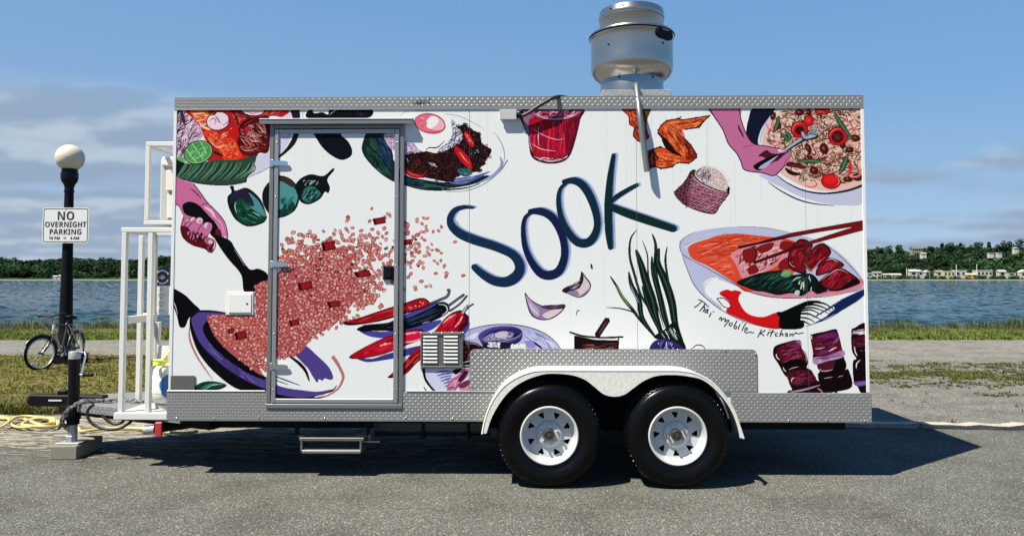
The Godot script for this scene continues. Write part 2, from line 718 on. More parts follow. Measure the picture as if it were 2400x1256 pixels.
	line("5a3048", 14, [790, 90, 845, 150, 840, 220, 760, 275], 1)
	shape("7c2a12", [540, 60, 650, 70, 660, 110, 600, 130, 545, 100])
	strokes(["e87a3a", "3c1408"], [540, 60, 650, 70, 650, 110, 560, 115], 14, 60, 20, 40, 10)
	oval("3a1218", 1205, 60, 175, 85, 4)
	oval("efd4e2", 1205, 52, 160, 75, 4)
	line("b88aa2", 14, [1120, 75, 1200, 100, 1300, 75], 1)
	# banana leaf
	var leaf := [60, 770, 200, 830, 400, 840, 560, 800, 760, 785, 1000, 780, 1130, 745, 1235, 712, 1250, 745, 1215, 880, 1160, 980, 1115, 1050, 1100, 1105, 900, 1145, 650, 1150, 400, 1125, 200, 1075, 60, 1025]
	shape("294636", leaf)
	for i in 34:
		var x := 90.0 + i * 33.0 + mr.randf_range(-12, 12)
		var col: String = ["1a3027", "3d6650", "16281f", "58886b"][mr.randi() % 4]
		var bot: float = 1075.0 + 60.0 * sin(clampf((x - 100.0) / 1000.0, 0, 1) * PI)
		brush(col, mr.randf_range(8, 30), [Vector2(minf(x + 110, 1215), 800 + mr.randf_range(0, 30)), Vector2(x + 40, 930), Vector2(maxf(x - 120, 75), minf(bot - 20, 1090))], 1)
	for i in 16:
		var x := 150.0 + i * 66.0
		brush("6d9a7e", 6, [Vector2(minf(x + 100, 1205), 800), Vector2(x + 35, 930), Vector2(maxf(x - 110, 90), 1080)], 1)
	shape("0c1512", [60, 770, 120, 815, 195, 825, 150, 900, 100, 990, 60, 1000])
	shape("58b45e", [75, 755, 170, 745, 210, 810, 130, 800])
	line("0a0d0c", 13, [60, 1028, 200, 1078, 400, 1127, 650, 1152, 900, 1147, 1105, 1107], 0)
	line("12201a", 10, [1250, 745, 1215, 880, 1160, 980, 1115, 1050, 1103, 1105], 0)
	line("e8eef0", 5, [1235, 800, 1195, 900, 1140, 990], 1)
	# cucumber slice
	oval("16301c", 398, 672, 222, 172, -20)
	oval("a8d79a", 398, 672, 205, 155, -20)
	oval("4d9a55", 396, 670, 197, 147, -20)
	strokes(["66b268", "3a7d45", "7cc074"], [250, 600, 420, 530, 560, 600, 520, 720, 380, 800, 240, 760], 60, 90, 35, 25, 22, 0.2)
	line("c7ecb4", 10, [225, 630, 290, 720, 375, 820])
	line("c7ecb4", 10, [310, 540, 390, 660, 470, 775])
	line("c7ecb4", 8, [430, 515, 480, 600, 520, 700])


func stirring_hand() -> void:
	sheet(400, 410, 6.28)
	shape("c96d9d", [45, 40, 200, 88, 330, 130, 430, 260, 540, 410, 690, 560, 780, 700, 822, 850, 825, 940, 770, 1005, 690, 960, 600, 800, 430, 640, 300, 620, 190, 600, 130, 475, 45, 400], true)
	shape("c76f9f", [185, 600, 310, 620, 460, 640, 600, 730, 590, 830, 540, 900, 645, 960, 650, 1050, 600, 1135, 540, 1130, 490, 1080, 300, 1020, 180, 900, 140, 780])
	shape("5a0c18", [140, 760, 245, 770, 270, 850, 330, 905, 360, 870, 400, 845, 430, 920, 480, 960, 520, 1010, 570, 1040, 600, 1000, 645, 990, 648, 1060, 590, 1140, 500, 1085, 300, 1028, 165, 915])
	strokes(["5a0c18", "c76f9f", "33060e"], [220, 780, 480, 860, 560, 980, 400, 1000, 250, 930], 40, 130, 70, 14, 22, 0.1)
	shape("060606", [165, 465, 200, 412, 290, 395, 400, 440, 500, 540, 600, 650, 695, 760, 660, 930, 570, 860, 600, 770, 560, 700, 470, 730, 470, 660, 390, 640, 310, 620, 200, 570])
	shape("d27fab", [690, 770, 640, 690, 760, 790, 808, 900, 790, 985, 760, 960])
	shape("6a1226", [655, 810, 720, 800, 752, 920, 740, 995, 665, 940])
	line("3c0712", 10, [690, 780, 720, 860, 745, 960], 1)
	for f in [[240, 672, 36, 22, -35], [315, 655, 38, 30, -40], [415, 675, 48, 46, 0], [525, 745, 48, 42, -30]]:
		oval("8f4a70", f[0], f[1], f[2] + 10, f[3] + 10, f[4])
		oval("ecc6da", f[0], f[1], f[2], f[3], f[4])
		oval("d795b8", f[0] + 10, f[1] + 8, f[2] * 0.6, f[3] * 0.55, f[4])
	shape("c76f9f", [520, 790, 560, 700, 600, 730, 595, 800, 560, 850])
	for l in [[270, 640, 215, 710, 170, 790], [345, 670, 270, 740, 225, 820], [455, 720, 410, 790, 370, 860], [560, 860, 520, 920, 510, 985]]:
		line("3a0a1e", 11, l, 1)
	oval("4a0c1a", 575, 985, 52, 48)
	oval("d795b8", 575, 985, 42, 38)
	oval("f0d4e2", 580, 985, 20, 14)
	strokes(["d795b8", "4a0c1a"], [530, 1040, 630, 1030, 610, 1120, 550, 1120], 14, 70, 85, 10, 14, 0.1)
	line("f2dbe8", 20, [635, 980, 640, 1040, 615, 1100], 1)
	line("9a2f64", 26, [285, 200, 350, 250, 445, 345], 1)
	line("f0c4dc", 40, [490, 470, 585, 530, 650, 625], 1)
	line("e3a3c6", 20, [600, 600, 720, 690, 790, 850], 1)
	line("47142e", 9, [430, 460, 480, 425, 550, 422], 1)
	line("47142e", 9, [615, 680, 640, 640], 1)
	line("160a10", 12, [330, 130, 430, 260, 540, 410, 690, 560, 790, 700, 828, 850, 828, 960, 780, 1008], 0)
	line("160a10", 9, [45, 398, 120, 470, 165, 560, 188, 625, 140, 770, 170, 900, 300, 1025, 490, 1085, 550, 1135, 610, 1135, 650, 1060, 645, 980], 0)
	shape("e6e6ea", [750, 985, 790, 905, 810, 920, 800, 975, 775, 1005])


func eggplants() -> void:
	sheet(390, 220, 3.695)
	shape("0c1416", [545, 800, 578, 800, 592, 838, 680, 813, 750, 848, 822, 930, 862, 1050, 862, 1085, 820, 1125, 700, 1148, 600, 1092, 543, 1000, 523, 900, 560, 850])
	shape("10402f", [580, 950, 640, 910, 760, 970, 850, 1070, 815, 1112, 700, 1132, 610, 1080])
	strokes(["0a231c", "1f6650", "0d3327", "357e6c"], [590, 950, 640, 920, 760, 1000, 840, 1075, 800, 1110, 700, 1125, 620, 1070], 50, 120, -28, 14, 12, 0.2)
	shape("4b8f90", [680, 850, 735, 868, 810, 950, 857, 1060, 790, 1030, 720, 975, 755, 970, 735, 905])
	shape("221d33", [560, 870, 600, 840, 680, 828, 730, 900, 752, 965, 690, 920, 600, 908, 565, 950, 545, 930])
	line("e6eef0", 6, [595, 935, 590, 980, 605, 1030], 1)
	line("cfe3e3", 6, [740, 1020, 780, 1040, 810, 1055], 1)
	# second
	shape("0c1416", [828, 860, 870, 778, 960, 712, 1060, 728, 1132, 798, 1154, 900, 1112, 1012, 1000, 1072, 900, 1052, 838, 960])
	shape("4d9290", [940, 770, 1060, 785, 1120, 832, 1140, 900, 1100, 1000, 1040, 1040, 950, 1030])
	shape("3d2a30", [950, 725, 1060, 735, 1120, 800, 1080, 805, 1000, 755])
	shape("0f3a32", [900, 1000, 1000, 1000, 1025, 935, 1060, 985, 1090, 930, 1110, 990, 1000, 1062, 920, 1050])
	strokes(["123f38", "2e6f6c"], [960, 900, 1110, 880, 1100, 1000, 980, 1050], 24, 100, 75, 12, 10, 0.15)
	# third
	shape("0a0f10", [1118, 800, 1160, 738, 1250, 698, 1360, 713, 1442, 648, 1452, 666, 1396, 740, 1417, 812, 1403, 862, 1375, 850, 1330, 912, 1240, 957, 1170, 940, 1138, 880])
	shape("2c6c66", [1180, 850, 1235, 800, 1310, 830, 1335, 880, 1240, 942, 1180, 915])
	strokes(["0c1f1e", "5aa39c", "0c1f1e"], [1150, 830, 1300, 800, 1340, 880, 1250, 945, 1170, 920], 44, 110, 40, 25, 8, 0.3)
	strokes(["3b4a4a", "0a0f10", "c8d4d4"], [1140, 800, 1200, 740, 1300, 740, 1380, 800, 1300, 800], 22, 90, 40, 30, 6, 0.4)
	# big aubergine above the door
	sheet(0, 0, 1)
	shape("0b0b17", [726, 283, 745, 330, 768, 358, 798, 375, 820, 369, 826, 354, 816, 332, 801, 318, 798, 300, 806, 283])
	shape("0a0a0e", [727, 252, 732, 252, 735, 265, 755, 263, 768, 268, 780, 252, 866, 252, 856, 278, 724, 278])
	shape("ecf0f2", [740, 252, 776, 252, 766, 263, 752, 259, 738, 261], false)
	strokes(["3a2560"], [835, 258, 862, 258, 852, 274, 830, 274], 6, 14, 60, 10, 2)
	line("c8c8d8", 2, [770, 270, 786, 258, 800, 256], 1)


func rice_plate() -> void:
	sheet(840, 250, 5.981)
	shape("13262c", [150, 340, 370, 340, 480, 650, 500, 760, 650, 950, 900, 1020, 1250, 1060, 1560, 990, 1840, 968, 1600, 1090, 1200, 1152, 900, 1142, 640, 1082, 490, 1052, 300, 930, 130, 760, 52, 620, 70, 480])
	strokes(["1c4a38", "0b1614", "1c4a38", "2a6650"], [90, 480, 200, 380, 300, 640, 480, 900, 480, 1030, 280, 900, 120, 740], 60, 260, -52, 12, 18, 0.15)
	strokes(["1b3450", "10202f", "24486b"], [220, 420, 350, 400, 480, 700, 480, 930, 320, 800], 50, 220, -58, 12, 22, 0.15)
	strokes(["1c4a44", "1a3352", "0b1216", "2b5c58"], [640, 980, 900, 1050, 1250, 1080, 1400, 1060, 1250, 1140, 900, 1130, 650, 1070], 60, 280, -7, 8, 16, 0.1)
	shape("5565a6", [1330, 1012, 1600, 972, 1850, 905, 1690, 995, 1480, 1085, 1290, 1075])
	strokes(["8b97c8", "39487f"], [1330, 1012, 1600, 975, 1800, 930, 1480, 1080, 1300, 1070], 18, 240, 12, 6, 12, 0.1)
	line("0c1118", 24, [500, 1035, 640, 1090, 900, 1155, 1200, 1165, 1500, 1140, 1700, 1080], 1)
	line("20242e", 13, [1200, 1190, 1500, 1180, 1750, 1090, 1960, 930, 2040, 830, 2090, 748], 3)
	line("9aa2cc", 46, [1985, 705, 2012, 800, 1960, 900, 1830, 1000, 1640, 1090], 1)
	line("6f7696", 10, [1990, 700, 2015, 800, 1965, 890], 1)
	line("12161c", 14, [1560, 1055, 1700, 1030, 1830, 970], 1)
	line("777c86", 7, [1150, 95, 1400, 130, 1600, 220, 1775, 325], 1)
	line("8388a8", 12, [1905, 355, 2010, 520, 2050, 680, 2025, 830], 1)
	# rice
	shape("c9b2cf", [360, 395, 500, 380, 640, 490, 760, 500, 850, 630, 790, 665, 650, 665, 480, 612, 400, 520])
	specks(["9b7fa8", "e2d2e4", "8a6c98"], [370, 400, 500, 390, 640, 490, 760, 510, 830, 630, 660, 655, 480, 600, 410, 520], 220, 8, 17)
	# fried egg
	shape("f3f6f8", [600, 110, 760, 40, 1000, 30, 1180, 85, 1290, 170, 1325, 270, 1300, 400, 1200, 500, 1100, 575, 940, 605, 860, 632, 780, 520, 650, 490, 620, 250])
	line("55555f", 5, [590, 140, 640, 80, 760, 62, 900, 60, 1000, 48], 1)
	line("4a4a55", 5, [860, 632, 800, 560, 760, 500, 650, 490], 1)
	oval("cf4f68", 1000, 235, 220, 142, 10)
	oval("e5738a", 985, 232, 190, 118, 10)
	shape("efb9c5", [1010, 125, 1150, 170, 1205, 260, 1150, 330, 1010, 315, 950, 260])
	shape("f6f3f6", [950, 205, 1000, 150, 1080, 135, 1120, 200, 1085, 262, 1000, 305, 950, 265, 980, 235])
	strokes(["d4576f", "f0a9b8"], [800, 180, 960, 130, 950, 300, 850, 300], 20, 160, 8, 8, 9, 0.1)
	line("b3415a", 9, [790, 160, 900, 110, 1030, 110, 1150, 165, 1215, 260, 1190, 330, 1100, 375, 960, 370, 850, 310], 1)
	# frilled white
	shape("b5b0cb", [1300, 180, 1390, 260, 1450, 370, 1440, 490, 1300, 570, 1150, 650, 1120, 595, 1250, 500, 1310, 380])
	strokes(["1d1a3a", "eceef4", "4a4580", "f2f4f8"], [1295, 170, 1390, 250, 1450, 370, 1440, 490, 1300, 560, 1150, 640, 1130, 590, 1250, 500, 1315, 380], 110, 95, 52, 36, 10, 0.5)
	line("14121f", 16, [940, 605, 990, 575, 1080, 575, 1140, 545, 1210, 470], 1)
	# dark minced meat
	var meat := [640, 690, 690, 668, 760, 660, 860, 640, 960, 628, 1130, 655, 1280, 585, 1345, 550, 1450, 480, 1455, 360, 1395, 285, 1470, 270, 1500, 262, 1560, 300, 1600, 325, 1700, 380, 1725, 500, 1785, 555, 1865, 600, 1835, 690, 1775, 760, 1785, 805, 1705, 850, 1705, 900, 1580, 925, 1430, 955, 1325, 1025, 1250, 1055, 1100, 1025, 900, 985, 700, 905, 630, 830]
	shape("1d0a0c", meat)
	specks(["1d0a0c", "1d0a0c"], [600, 640, 1900, 300, 1900, 1050, 600, 1060], 0, 5, 10)
	specks(["4a1a1a", "0a0304", "5e2624", "2c0f10", "3c1414", "080405"], meat, 2200, 7, 17, 0.6)
	specks(["7d3e38", "5c4038"], meat, 260, 4, 8, 0.5)
	for i in 60:
		var k: int = (mr.randi() % (meat.size() / 2)) * 2
		ring("160708", 9, meat[k] + mr.randf_range(-18, 18), meat[k + 1] + mr.randf_range(-18, 18), 18, 14, mr.randf_range(0, 180))
	for c in [[1470, 715, 195, 58, 52], [1550, 455, 125, 42, 62]]:
		oval("20070a", c[0], c[1], c[2] + 10, c[3] + 12, c[4])
		oval("c3131d", c[0], c[1], c[2], c[3], c[4])
		line("f08a80", 14, [c[0] - 60, c[1] - 80, c[0], c[1] - 5, c[0] + 60, c[1] + 70], 1, 0.5)
		specks(["f6c4b8", "f19a8c"], [c[0] - 60, c[1] - 90, c[0] + 10, c[1] - 40, c[0] + 70, c[1] + 80, c[0], c[1] + 30], 18, 5, 10)
	shape("b3121b", [640, 860, 750, 922, 880, 950, 950, 900, 930, 940, 870, 1000, 740, 985, 650, 930])
	line("ef8478", 8, [680, 900, 760, 950, 860, 970], 1)
	shape("26555c", [1380, 885, 1500, 860, 1590, 890, 1560, 965, 1460, 975])
	strokes(["0e2228", "4f9499"], [1390, 880, 1580, 890, 1550, 960, 1450, 960], 22, 80, -30, 40, 10)
	strokes(["2f6a6c", "0e2228", "a9cfcf"], [1570, 620, 1680, 580, 1690, 640, 1580, 670], 14, 70, 45, 30, 10)
	strokes(["2f6a6c", "bcd8d4"], [960, 770, 1040, 780, 1130, 850, 1000, 830], 9, 90, -35, 16, 9)
	line("d8dede", 7, [650, 715, 680, 730, 695, 775], 1)


func iced_drink() -> void:
	sheet(1160, 220, 3.305)
	shape("2e0c1e", [218, 120, 665, 112, 662, 200, 618, 382, 578, 484, 525, 526, 440, 542, 345, 526, 283, 484, 262, 380, 258, 325, 216, 240])
	shape("8e6c90", [228, 120, 300, 115, 280, 320, 262, 318, 224, 238])
	shape("ab1029", [264, 205, 320, 185, 470, 212, 600, 190, 657, 150, 642, 260, 602, 390, 562, 470, 440, 505, 330, 492, 287, 440, 268, 330])
	strokes(["e0294e", "7a0c24", "cb1636", "8f0f2a"], [270, 210, 640, 200, 600, 390, 560, 470, 330, 490, 280, 420], 80, 170, 86, 6, 14, 0.05)
	shape("6d0c22", [565, 215, 656, 165, 642, 262, 602, 392, 560, 465, 545, 330])
	strokes(["94102b", "4f0818"], [575, 220, 650, 180, 600, 390, 560, 450], 16, 140, 80, 5, 12, 0.05)
	shape("97476a", [235, 115, 660, 108, 650, 160, 560, 195, 450, 205, 340, 185, 250, 150])
	strokes(["e8c6d4", "5c1030", "c9537a", "3e0c24"], [260, 120, 650, 115, 620, 170, 450, 195, 300, 165], 60, 80, 15, 40, 8, 0.4)
	line("e8d2dc", 7, [300, 150, 380, 185, 480, 195, 590, 175, 655, 135], 1)
	line("f0bcc8", 6, [285, 262, 380, 322, 480, 354, 530, 346], 1)
	line("f0bcc8", 7, [285, 385, 360, 427, 475, 444], 1)
	line("f2c2ce", 6, [340, 250, 335, 330, 340, 400], 1)
	line("dba8c0", 15, [300, 485, 380, 512, 450, 520, 540, 496, 565, 476], 1, 0.3)
	line("c48cab", 10, [268, 320, 272, 390, 290, 445], 1)
	strokes(["7a4468", "e3bcd0"], [300, 490, 540, 495, 520, 525, 350, 520], 26, 40, 0, 50, 6)


func chicken_wings() -> void:
	sheet(1460, 240, 4.652)
	var small := [-10, 75, 60, 150, 72, 240, 120, 275, 110, 360, 150, 412, 190, 432, 270, 405, 292, 365, 272, 330, 262, 200, 305, 60, 150, 60]
	shape("1c0a06", small)
	shape("c23d22", [10, 80, 72, 150, 84, 232, 132, 270, 122, 355, 158, 402, 192, 418, 262, 395, 282, 362, 262, 330, 250, 200, 280, 70])
	strokes(["7d1d12", "ea7a50", "d4502c", "451008"], [20, 85, 80, 150, 100, 240, 140, 280, 130, 350, 190, 410, 270, 370, 250, 200, 280, 80], 90, 70, -55, 30, 14, 0.4)
	shape("57452a", [228, 70, 305, 70, 262, 170, 240, 180])
	var wing := [385, 300, 418, 248, 480, 195, 600, 172, 632, 160, 640, 184, 800, 162, 950, 143, 885, 212, 832, 275, 700, 295, 622, 305, 645, 350, 745, 460, 806, 560, 806, 604, 722, 666, 600, 664, 540, 706, 420, 726, 350, 704, 284, 716, 278, 540, 330, 506, 410, 480, 470, 498, 435, 410, 385, 340]
	shape("200b07", wing)
	shape("d2491d", [396, 300, 428, 254, 486, 206, 600, 184, 660, 192, 800, 172, 925, 156, 870, 206, 820, 262, 700, 283, 606, 298, 632, 356, 733, 466, 793, 562, 793, 598, 716, 653, 600, 652, 536, 692, 420, 712, 350, 692, 295, 702, 292, 546, 335, 518, 410, 496, 520, 510, 560, 500, 470, 400, 400, 330])
	strokes(["a02e14", "ee8346", "e46030", "7c1e0e"], [400, 300, 480, 210, 600, 190, 640, 300, 720, 460, 790, 570, 700, 640, 560, 480, 460, 400], 110, 110, -58, 16, 15, 0.25)
	strokes(["a83216", "f09a60", "e8703a"], [480, 215, 640, 195, 920, 158, 820, 260, 640, 290, 540, 280], 60, 130, 12, 10, 11, 0.2)
	strokes(["a83216", "f0904e", "e4602c", "c4481e"], [350, 530, 480, 520, 680, 620, 560, 680, 420, 700, 340, 680], 80, 110, -12, 22, 15, 0.3)
	shape("1d0a06", [425, 395, 480, 395, 540, 490, 650, 590, 560, 560, 470, 500])
	shape("84210f", [640, 390, 745, 475, 795, 570, 770, 620, 690, 622, 700, 520])
	strokes(["d25a38", "5a1208", "c84a28"], [640, 400, 740, 480, 790, 580, 710, 620], 34, 80, -55, 14, 11, 0.2)
	shape("6b1b10", [290, 545, 345, 530, 385, 610, 350, 650, 360, 700, 295, 702])
	strokes(["e07048", "300a06"], [295, 550, 350, 540, 380, 620, 340, 690, 300, 690], 18, 70, -75, 14, 10)
	line("3a0f08", 9, [500, 250, 510, 330, 560, 400, 600, 480], 1)
	line("3a0f08", 8, [500, 245, 620, 230, 760, 225, 870, 180], 1)
	line("2a0c06", 8, [350, 560, 390, 600, 370, 640], 1)
	for i in range(0, wing.size(), 2):
		oval("200b07", wing[i], wing[i + 1], 9, 7)


func rice_basket() -> void:
	sheet(1460, 240, 4.652)
	var bask := [738, 752, 800, 742, 900, 900, 1100, 975, 1168, 982, 1122, 1052, 1062, 1132, 1022, 1202, 970, 1218, 850, 1194, 700, 1134, 618, 1074, 560, 990, 598, 938, 658, 878, 708, 808]
	shape("241018", bask)
	shape("84475a", [744, 762, 796, 760, 896, 908, 1096, 983, 1152, 990, 1112, 1050, 1052, 1130, 1012, 1194, 968, 1206, 852, 1184, 706, 1126, 626, 1068, 572, 990, 606, 944, 664, 884, 714, 814])
	shape("47202e", [740, 760, 790, 775, 740, 880, 700, 1000, 720, 1122, 622, 1066, 568, 990, 606, 942, 662, 882])
	for r in 12: # woven bands
		for q in 15:
			var a := Vector2(600 + q * 38 - r * 6, 800 + r * 36 + q * 10)
			if not Geometry2D.is_point_in_polygon(a, PackedVector2Array(pairs(bask))):
				continue
			var dirn := Vector2(34, -20) if (q + r) % 2 == 0 else Vector2(30, 26)
			var dark := a.x < 740
			brush("5c2c3e" if dark else "30141f", 12, [a - dirn * 0.5 + Vector2(0, 9), a + Vector2(0, 7), a + dirn * 0.5 + Vector2(0, 9)], 1)
			brush("9c5a70" if dark else "dfa9bd", 7, [a - dirn * 0.5, a + Vector2(0, -2), a + dirn * 0.5], 1)
	strokes(["dca4b8", "b87890"], [760, 800, 900, 920, 1130, 1000, 1010, 1180, 860, 1170, 720, 1000], 70, 70, 20, 26, 5, 0.2)
	shape("c7b5b4", [785, 775, 850, 708, 940, 695, 1055, 748, 1125, 830, 1155, 930, 1140, 978, 1000, 945, 900, 905, 830, 845])
	var ricea := [790, 770, 850, 712, 940, 700, 1050, 750, 1120, 830, 1150, 930, 1130, 970, 1000, 940, 900, 900, 830, 840]
	specks(["f2e8e0", "d8b8b0", "e8d6cc", "a89898"], ricea, 700, 5, 10, 0.5)
	specks(["2f2648", "54486c"], [790, 770, 850, 712, 960, 720, 960, 850, 900, 890, 830, 840], 190, 5, 10, 0.5)
	for i in 40:
		var th := mr.randf_range(-2.9, 0.4)
		oval("e4d4cc", 975 + cos(th) * 175 + mr.randf_range(-8, 8), 860 + sin(th) * 150 + mr.randf_range(-8, 8), 8, 5, mr.randf_range(0, 180))
	line("ead2da", 8, [745, 780, 800, 850, 900, 915, 1010, 960, 1120, 985], 1)
	line("2a1019", 10, [760, 760, 820, 845, 920, 908, 1040, 955, 1140, 978], 1)
	shape("1a0c12", [1135, 970, 1155, 915, 1170, 940, 1160, 980])


func papaya_salad() -> void:
	sheet(1650, 240, 5.024)
	shape("e6bdb4", [890, 60, 1880, 60, 1880, 950, 1700, 1025, 1450, 1045, 1200, 1000, 1000, 900, 880, 810, 690, 560, 680, 400, 760, 210])
	shape("11142a", [595, 55, 870, 55, 765, 200, 695, 300, 655, 400, 650, 490, 565, 490, 518, 405, 503, 330, 528, 200])
	shape("c3c8e2", [650, 850, 860, 850, 1000, 952, 1200, 1043, 1440, 1072, 1700, 1040, 1880, 978, 1880, 1190, 1600, 1212, 1400, 1184, 1150, 1112, 900, 992, 760, 922])
	shape("d9dcf0", [870, 55, 915, 55, 775, 225, 700, 380, 690, 520, 640, 480, 655, 380, 705, 270])
	line("8a92b8", 8, [880, 75, 745, 240, 680, 390, 668, 480], 1)
	line("10101a", 28, [850, 850, 1000, 955, 1200, 1042, 1440, 1072, 1700, 1037, 1885, 972], 3)
	line("14141d", 16, [760, 935, 900, 1035, 1100, 1138, 1300, 1192, 1540, 1216], 1)
	# shredded papaya
	var all := [900, 70, 1870, 70, 1870, 900, 1700, 960, 1380, 940, 1100, 900, 960, 800, 1000, 640, 800, 520, 720, 430, 780, 230]
	strokes(["8d6a55", "c9a284", "5b3527", "f3dfcf", "a0503f"], all, 520, 150, 30, 70, 15, 0.25)
	strokes(["3c2018", "d9b99c", "5c3a2c"], all, 420, 130, -30, 60, 10, 0.3)
	strokes(["f0b6b0", "b4443c", "3c2a1c", "9a8a5c"], all, 130, 100, 80, 60, 9, 0.3)
	strokes(["e6c9ae", "5a4130"], [1050, 860, 1180, 800, 1260, 920, 1140, 960], 16, 130, 50, 30, 9, 0.2)
	# dark mushrooms and meat
	for b in [[1130, 118, 50, 34, 0], [880, 275, 28, 42, 20], [1420, 545, 46, 62, -20], [1235, 540, 26, 60, -25], [1300, 800, 46, 40, 0], [1700, 905, 50, 28, 0], [1815, 880, 56, 40, 10], [1720, 560, 44, 30, 0], [1790, 420, 46, 36, 10], [1240, 115, 26, 30, 0], [1260, 630, 36, 36, 0], [820, 160, 26, 44, 20], [1640, 500, 30, 40, 0]]:
		oval("1d0c0a", b[0], b[1], b[2] + 6, b[3] + 6, b[4])
		oval("4c1512", b[0], b[1], b[2], b[3], b[4])
		oval("8d4a3c", b[0] - 8, b[1] - 6, b[2] * 0.4, b[3] * 0.35, b[4])
	# tomatoes
	for q in [[1585, 398, 112, 104, 0], [1130, 320, 96, 92, 0], [1240, 215, 52, 62, 20], [1500, 928, 110, 84, 8], [1400, 95, 85, 44, 0]]:
		oval("4a0808", q[0], q[1], q[2] + 8, q[3] + 8, q[4])
		oval("c31519", q[0], q[1], q[2], q[3], q[4])
	oval("3d0a0c", 1580, 405, 70, 70)
	strokes(["8c1416", "5a2a20"], [1530, 360, 1630, 360, 1630, 450, 1530, 450], 18, 60, 40, 60, 12)
	oval("3d0a0c", 1135, 330, 56, 50)
	ring("f06a60", 12, 1130, 320, 80, 74, 0, 160, 300)
	ring("f2887c", 9, 1585, 398, 96, 88, 0, 180, 290)
	oval("e2201f", 1490, 910, 75, 52)
	ring("f8a090", 8, 1505, 925, 92, 68, 0, -60, 60)
	oval("e3302e", 1235, 210, 28, 34)
	strokes(["5a0a0c", "e85a50"], [1330, 70, 1470, 70, 1460, 125, 1350, 125], 14, 60, 10, 40, 10)
	for o in [[785, 262, 42, 46], [850, 470, 42, 34], [1265, 960, 66, 34], [1790, 830, 64, 50], [1310, 600, 36, 44]]:
		ring("d8455a", 20, o[0], o[1], o[2], o[3], 0, -60, 200)
		ring("f4c0c4", 8, o[0] - 8, o[1] - 6, o[2], o[3], 0, -40, 180)
	line("d8343c", 34, [1720, 700, 1745, 760, 1720, 830, 1690, 880], 1)
	line("e0525c", 22, [1640, 170, 1740, 260, 1790, 370], 1)
	# green beans and chillies
	for g in [[46, 1545, 120, 1590, 210, 1660, 310, 1750, 425], [40, 885, 160, 870, 250, 830, 350], [44, 1110, 670, 1200, 690, 1300, 690, 1395, 702], [58, 1695, 630, 1660, 720, 1635, 780, 1605, 830], [38, 990, 470, 980, 420, 910, 370], [34, 1000, 470, 1010, 400, 960, 350]]:
		var pts: Array = g.slice(1)
		line("15231a", g[0] + 14, pts, 1)
		line("31573a", g[0], pts, 1)
		line("5f8a5a", g[0] * 0.25, pts, 1)
	line("2a0a08", 60, [965, 735, 1060, 735, 1210, 770], 1)
	line("661c14", 36, [980, 738, 1080, 742, 1190, 768], 1)
	line("2a0a08", 44, [960, 770, 1030, 830, 1140, 850], 1)
	line("f2ece4", 16, [1040, 790, 1100, 810, 1160, 800], 1)
	# fork
	line("14161f", 54, [930, 590, 1060, 500, 1200, 420], 0)
	line("8f9ab4", 30, [940, 575, 1070, 485, 1200, 405], 0)
	line("d4dbe8", 8, [950, 560, 1080, 472, 1190, 400], 1)
	shape("20242e", [1170, 460, 1160, 400, 1135, 340, 1170, 330, 1210, 390, 1260, 370, 1350, 390, 1330, 430, 1240, 440])
	shape("a4b0ca", [1180, 420, 1150, 350, 1170, 345, 1215, 400, 1260, 375, 1330, 395, 1240, 425])
	for i in 4:
		line("1a1c26", 14, [1230 + i * 26, 370, 1270 + i * 26, 315 + i * 4, 1290 + i * 34, 262 + i * 16], 0)
		line("c4cde0", 8, [1235 + i * 26, 366, 1274 + i * 26, 312 + i * 4, 1292 + i * 34, 264 + i * 16], 0)
	# arm and hand
	shape("c06c99", [60, 60, 412, 60, 440, 200, 500, 370, 590, 482, 740, 512, 860, 542, 905, 560, 880, 592, 960, 570, 1035, 622, 1000, 690, 960, 745, 905, 800, 825, 862, 700, 832, 490, 797, 440, 700, 390, 602, 290, 482, 230, 330, 140, 190])
	shape("4c0f22", [645, 632, 690, 590, 745, 562, 800, 598, 900, 602, 1015, 575, 960, 610, 880, 680, 800, 735, 760, 690, 700, 640])
	shape("07070a", [585, 758, 650, 702, 800, 632, 935, 596, 880, 640, 760, 722, 660, 802])
	shape("aab4d6", [648, 780, 680, 740, 760, 692, 885, 620, 800, 700, 720, 772])
	shape("c06c99", [760, 745, 830, 700, 900, 690, 860, 730, 790, 752])
	oval("f2dce4", 910, 562, 38, 18, 6)
	line("1e0c18", 12, [60, 62, 140, 190, 230, 330, 290, 482, 390, 602, 440, 700, 490, 797, 700, 832, 825, 862, 905, 800, 960, 740], 0)
	line("1e0c18", 10, [415, 62, 442, 200, 503, 370, 590, 485, 740, 514, 880, 542, 940, 560], 0)
	line("4a1030", 22, [405, 265, 430, 330, 475, 415], 1)
	line("5a2444", 6, [450, 545, 510, 515, 590, 512], 1)
	line("5a2444", 7, [1030, 622, 970, 690, 955, 745], 1)


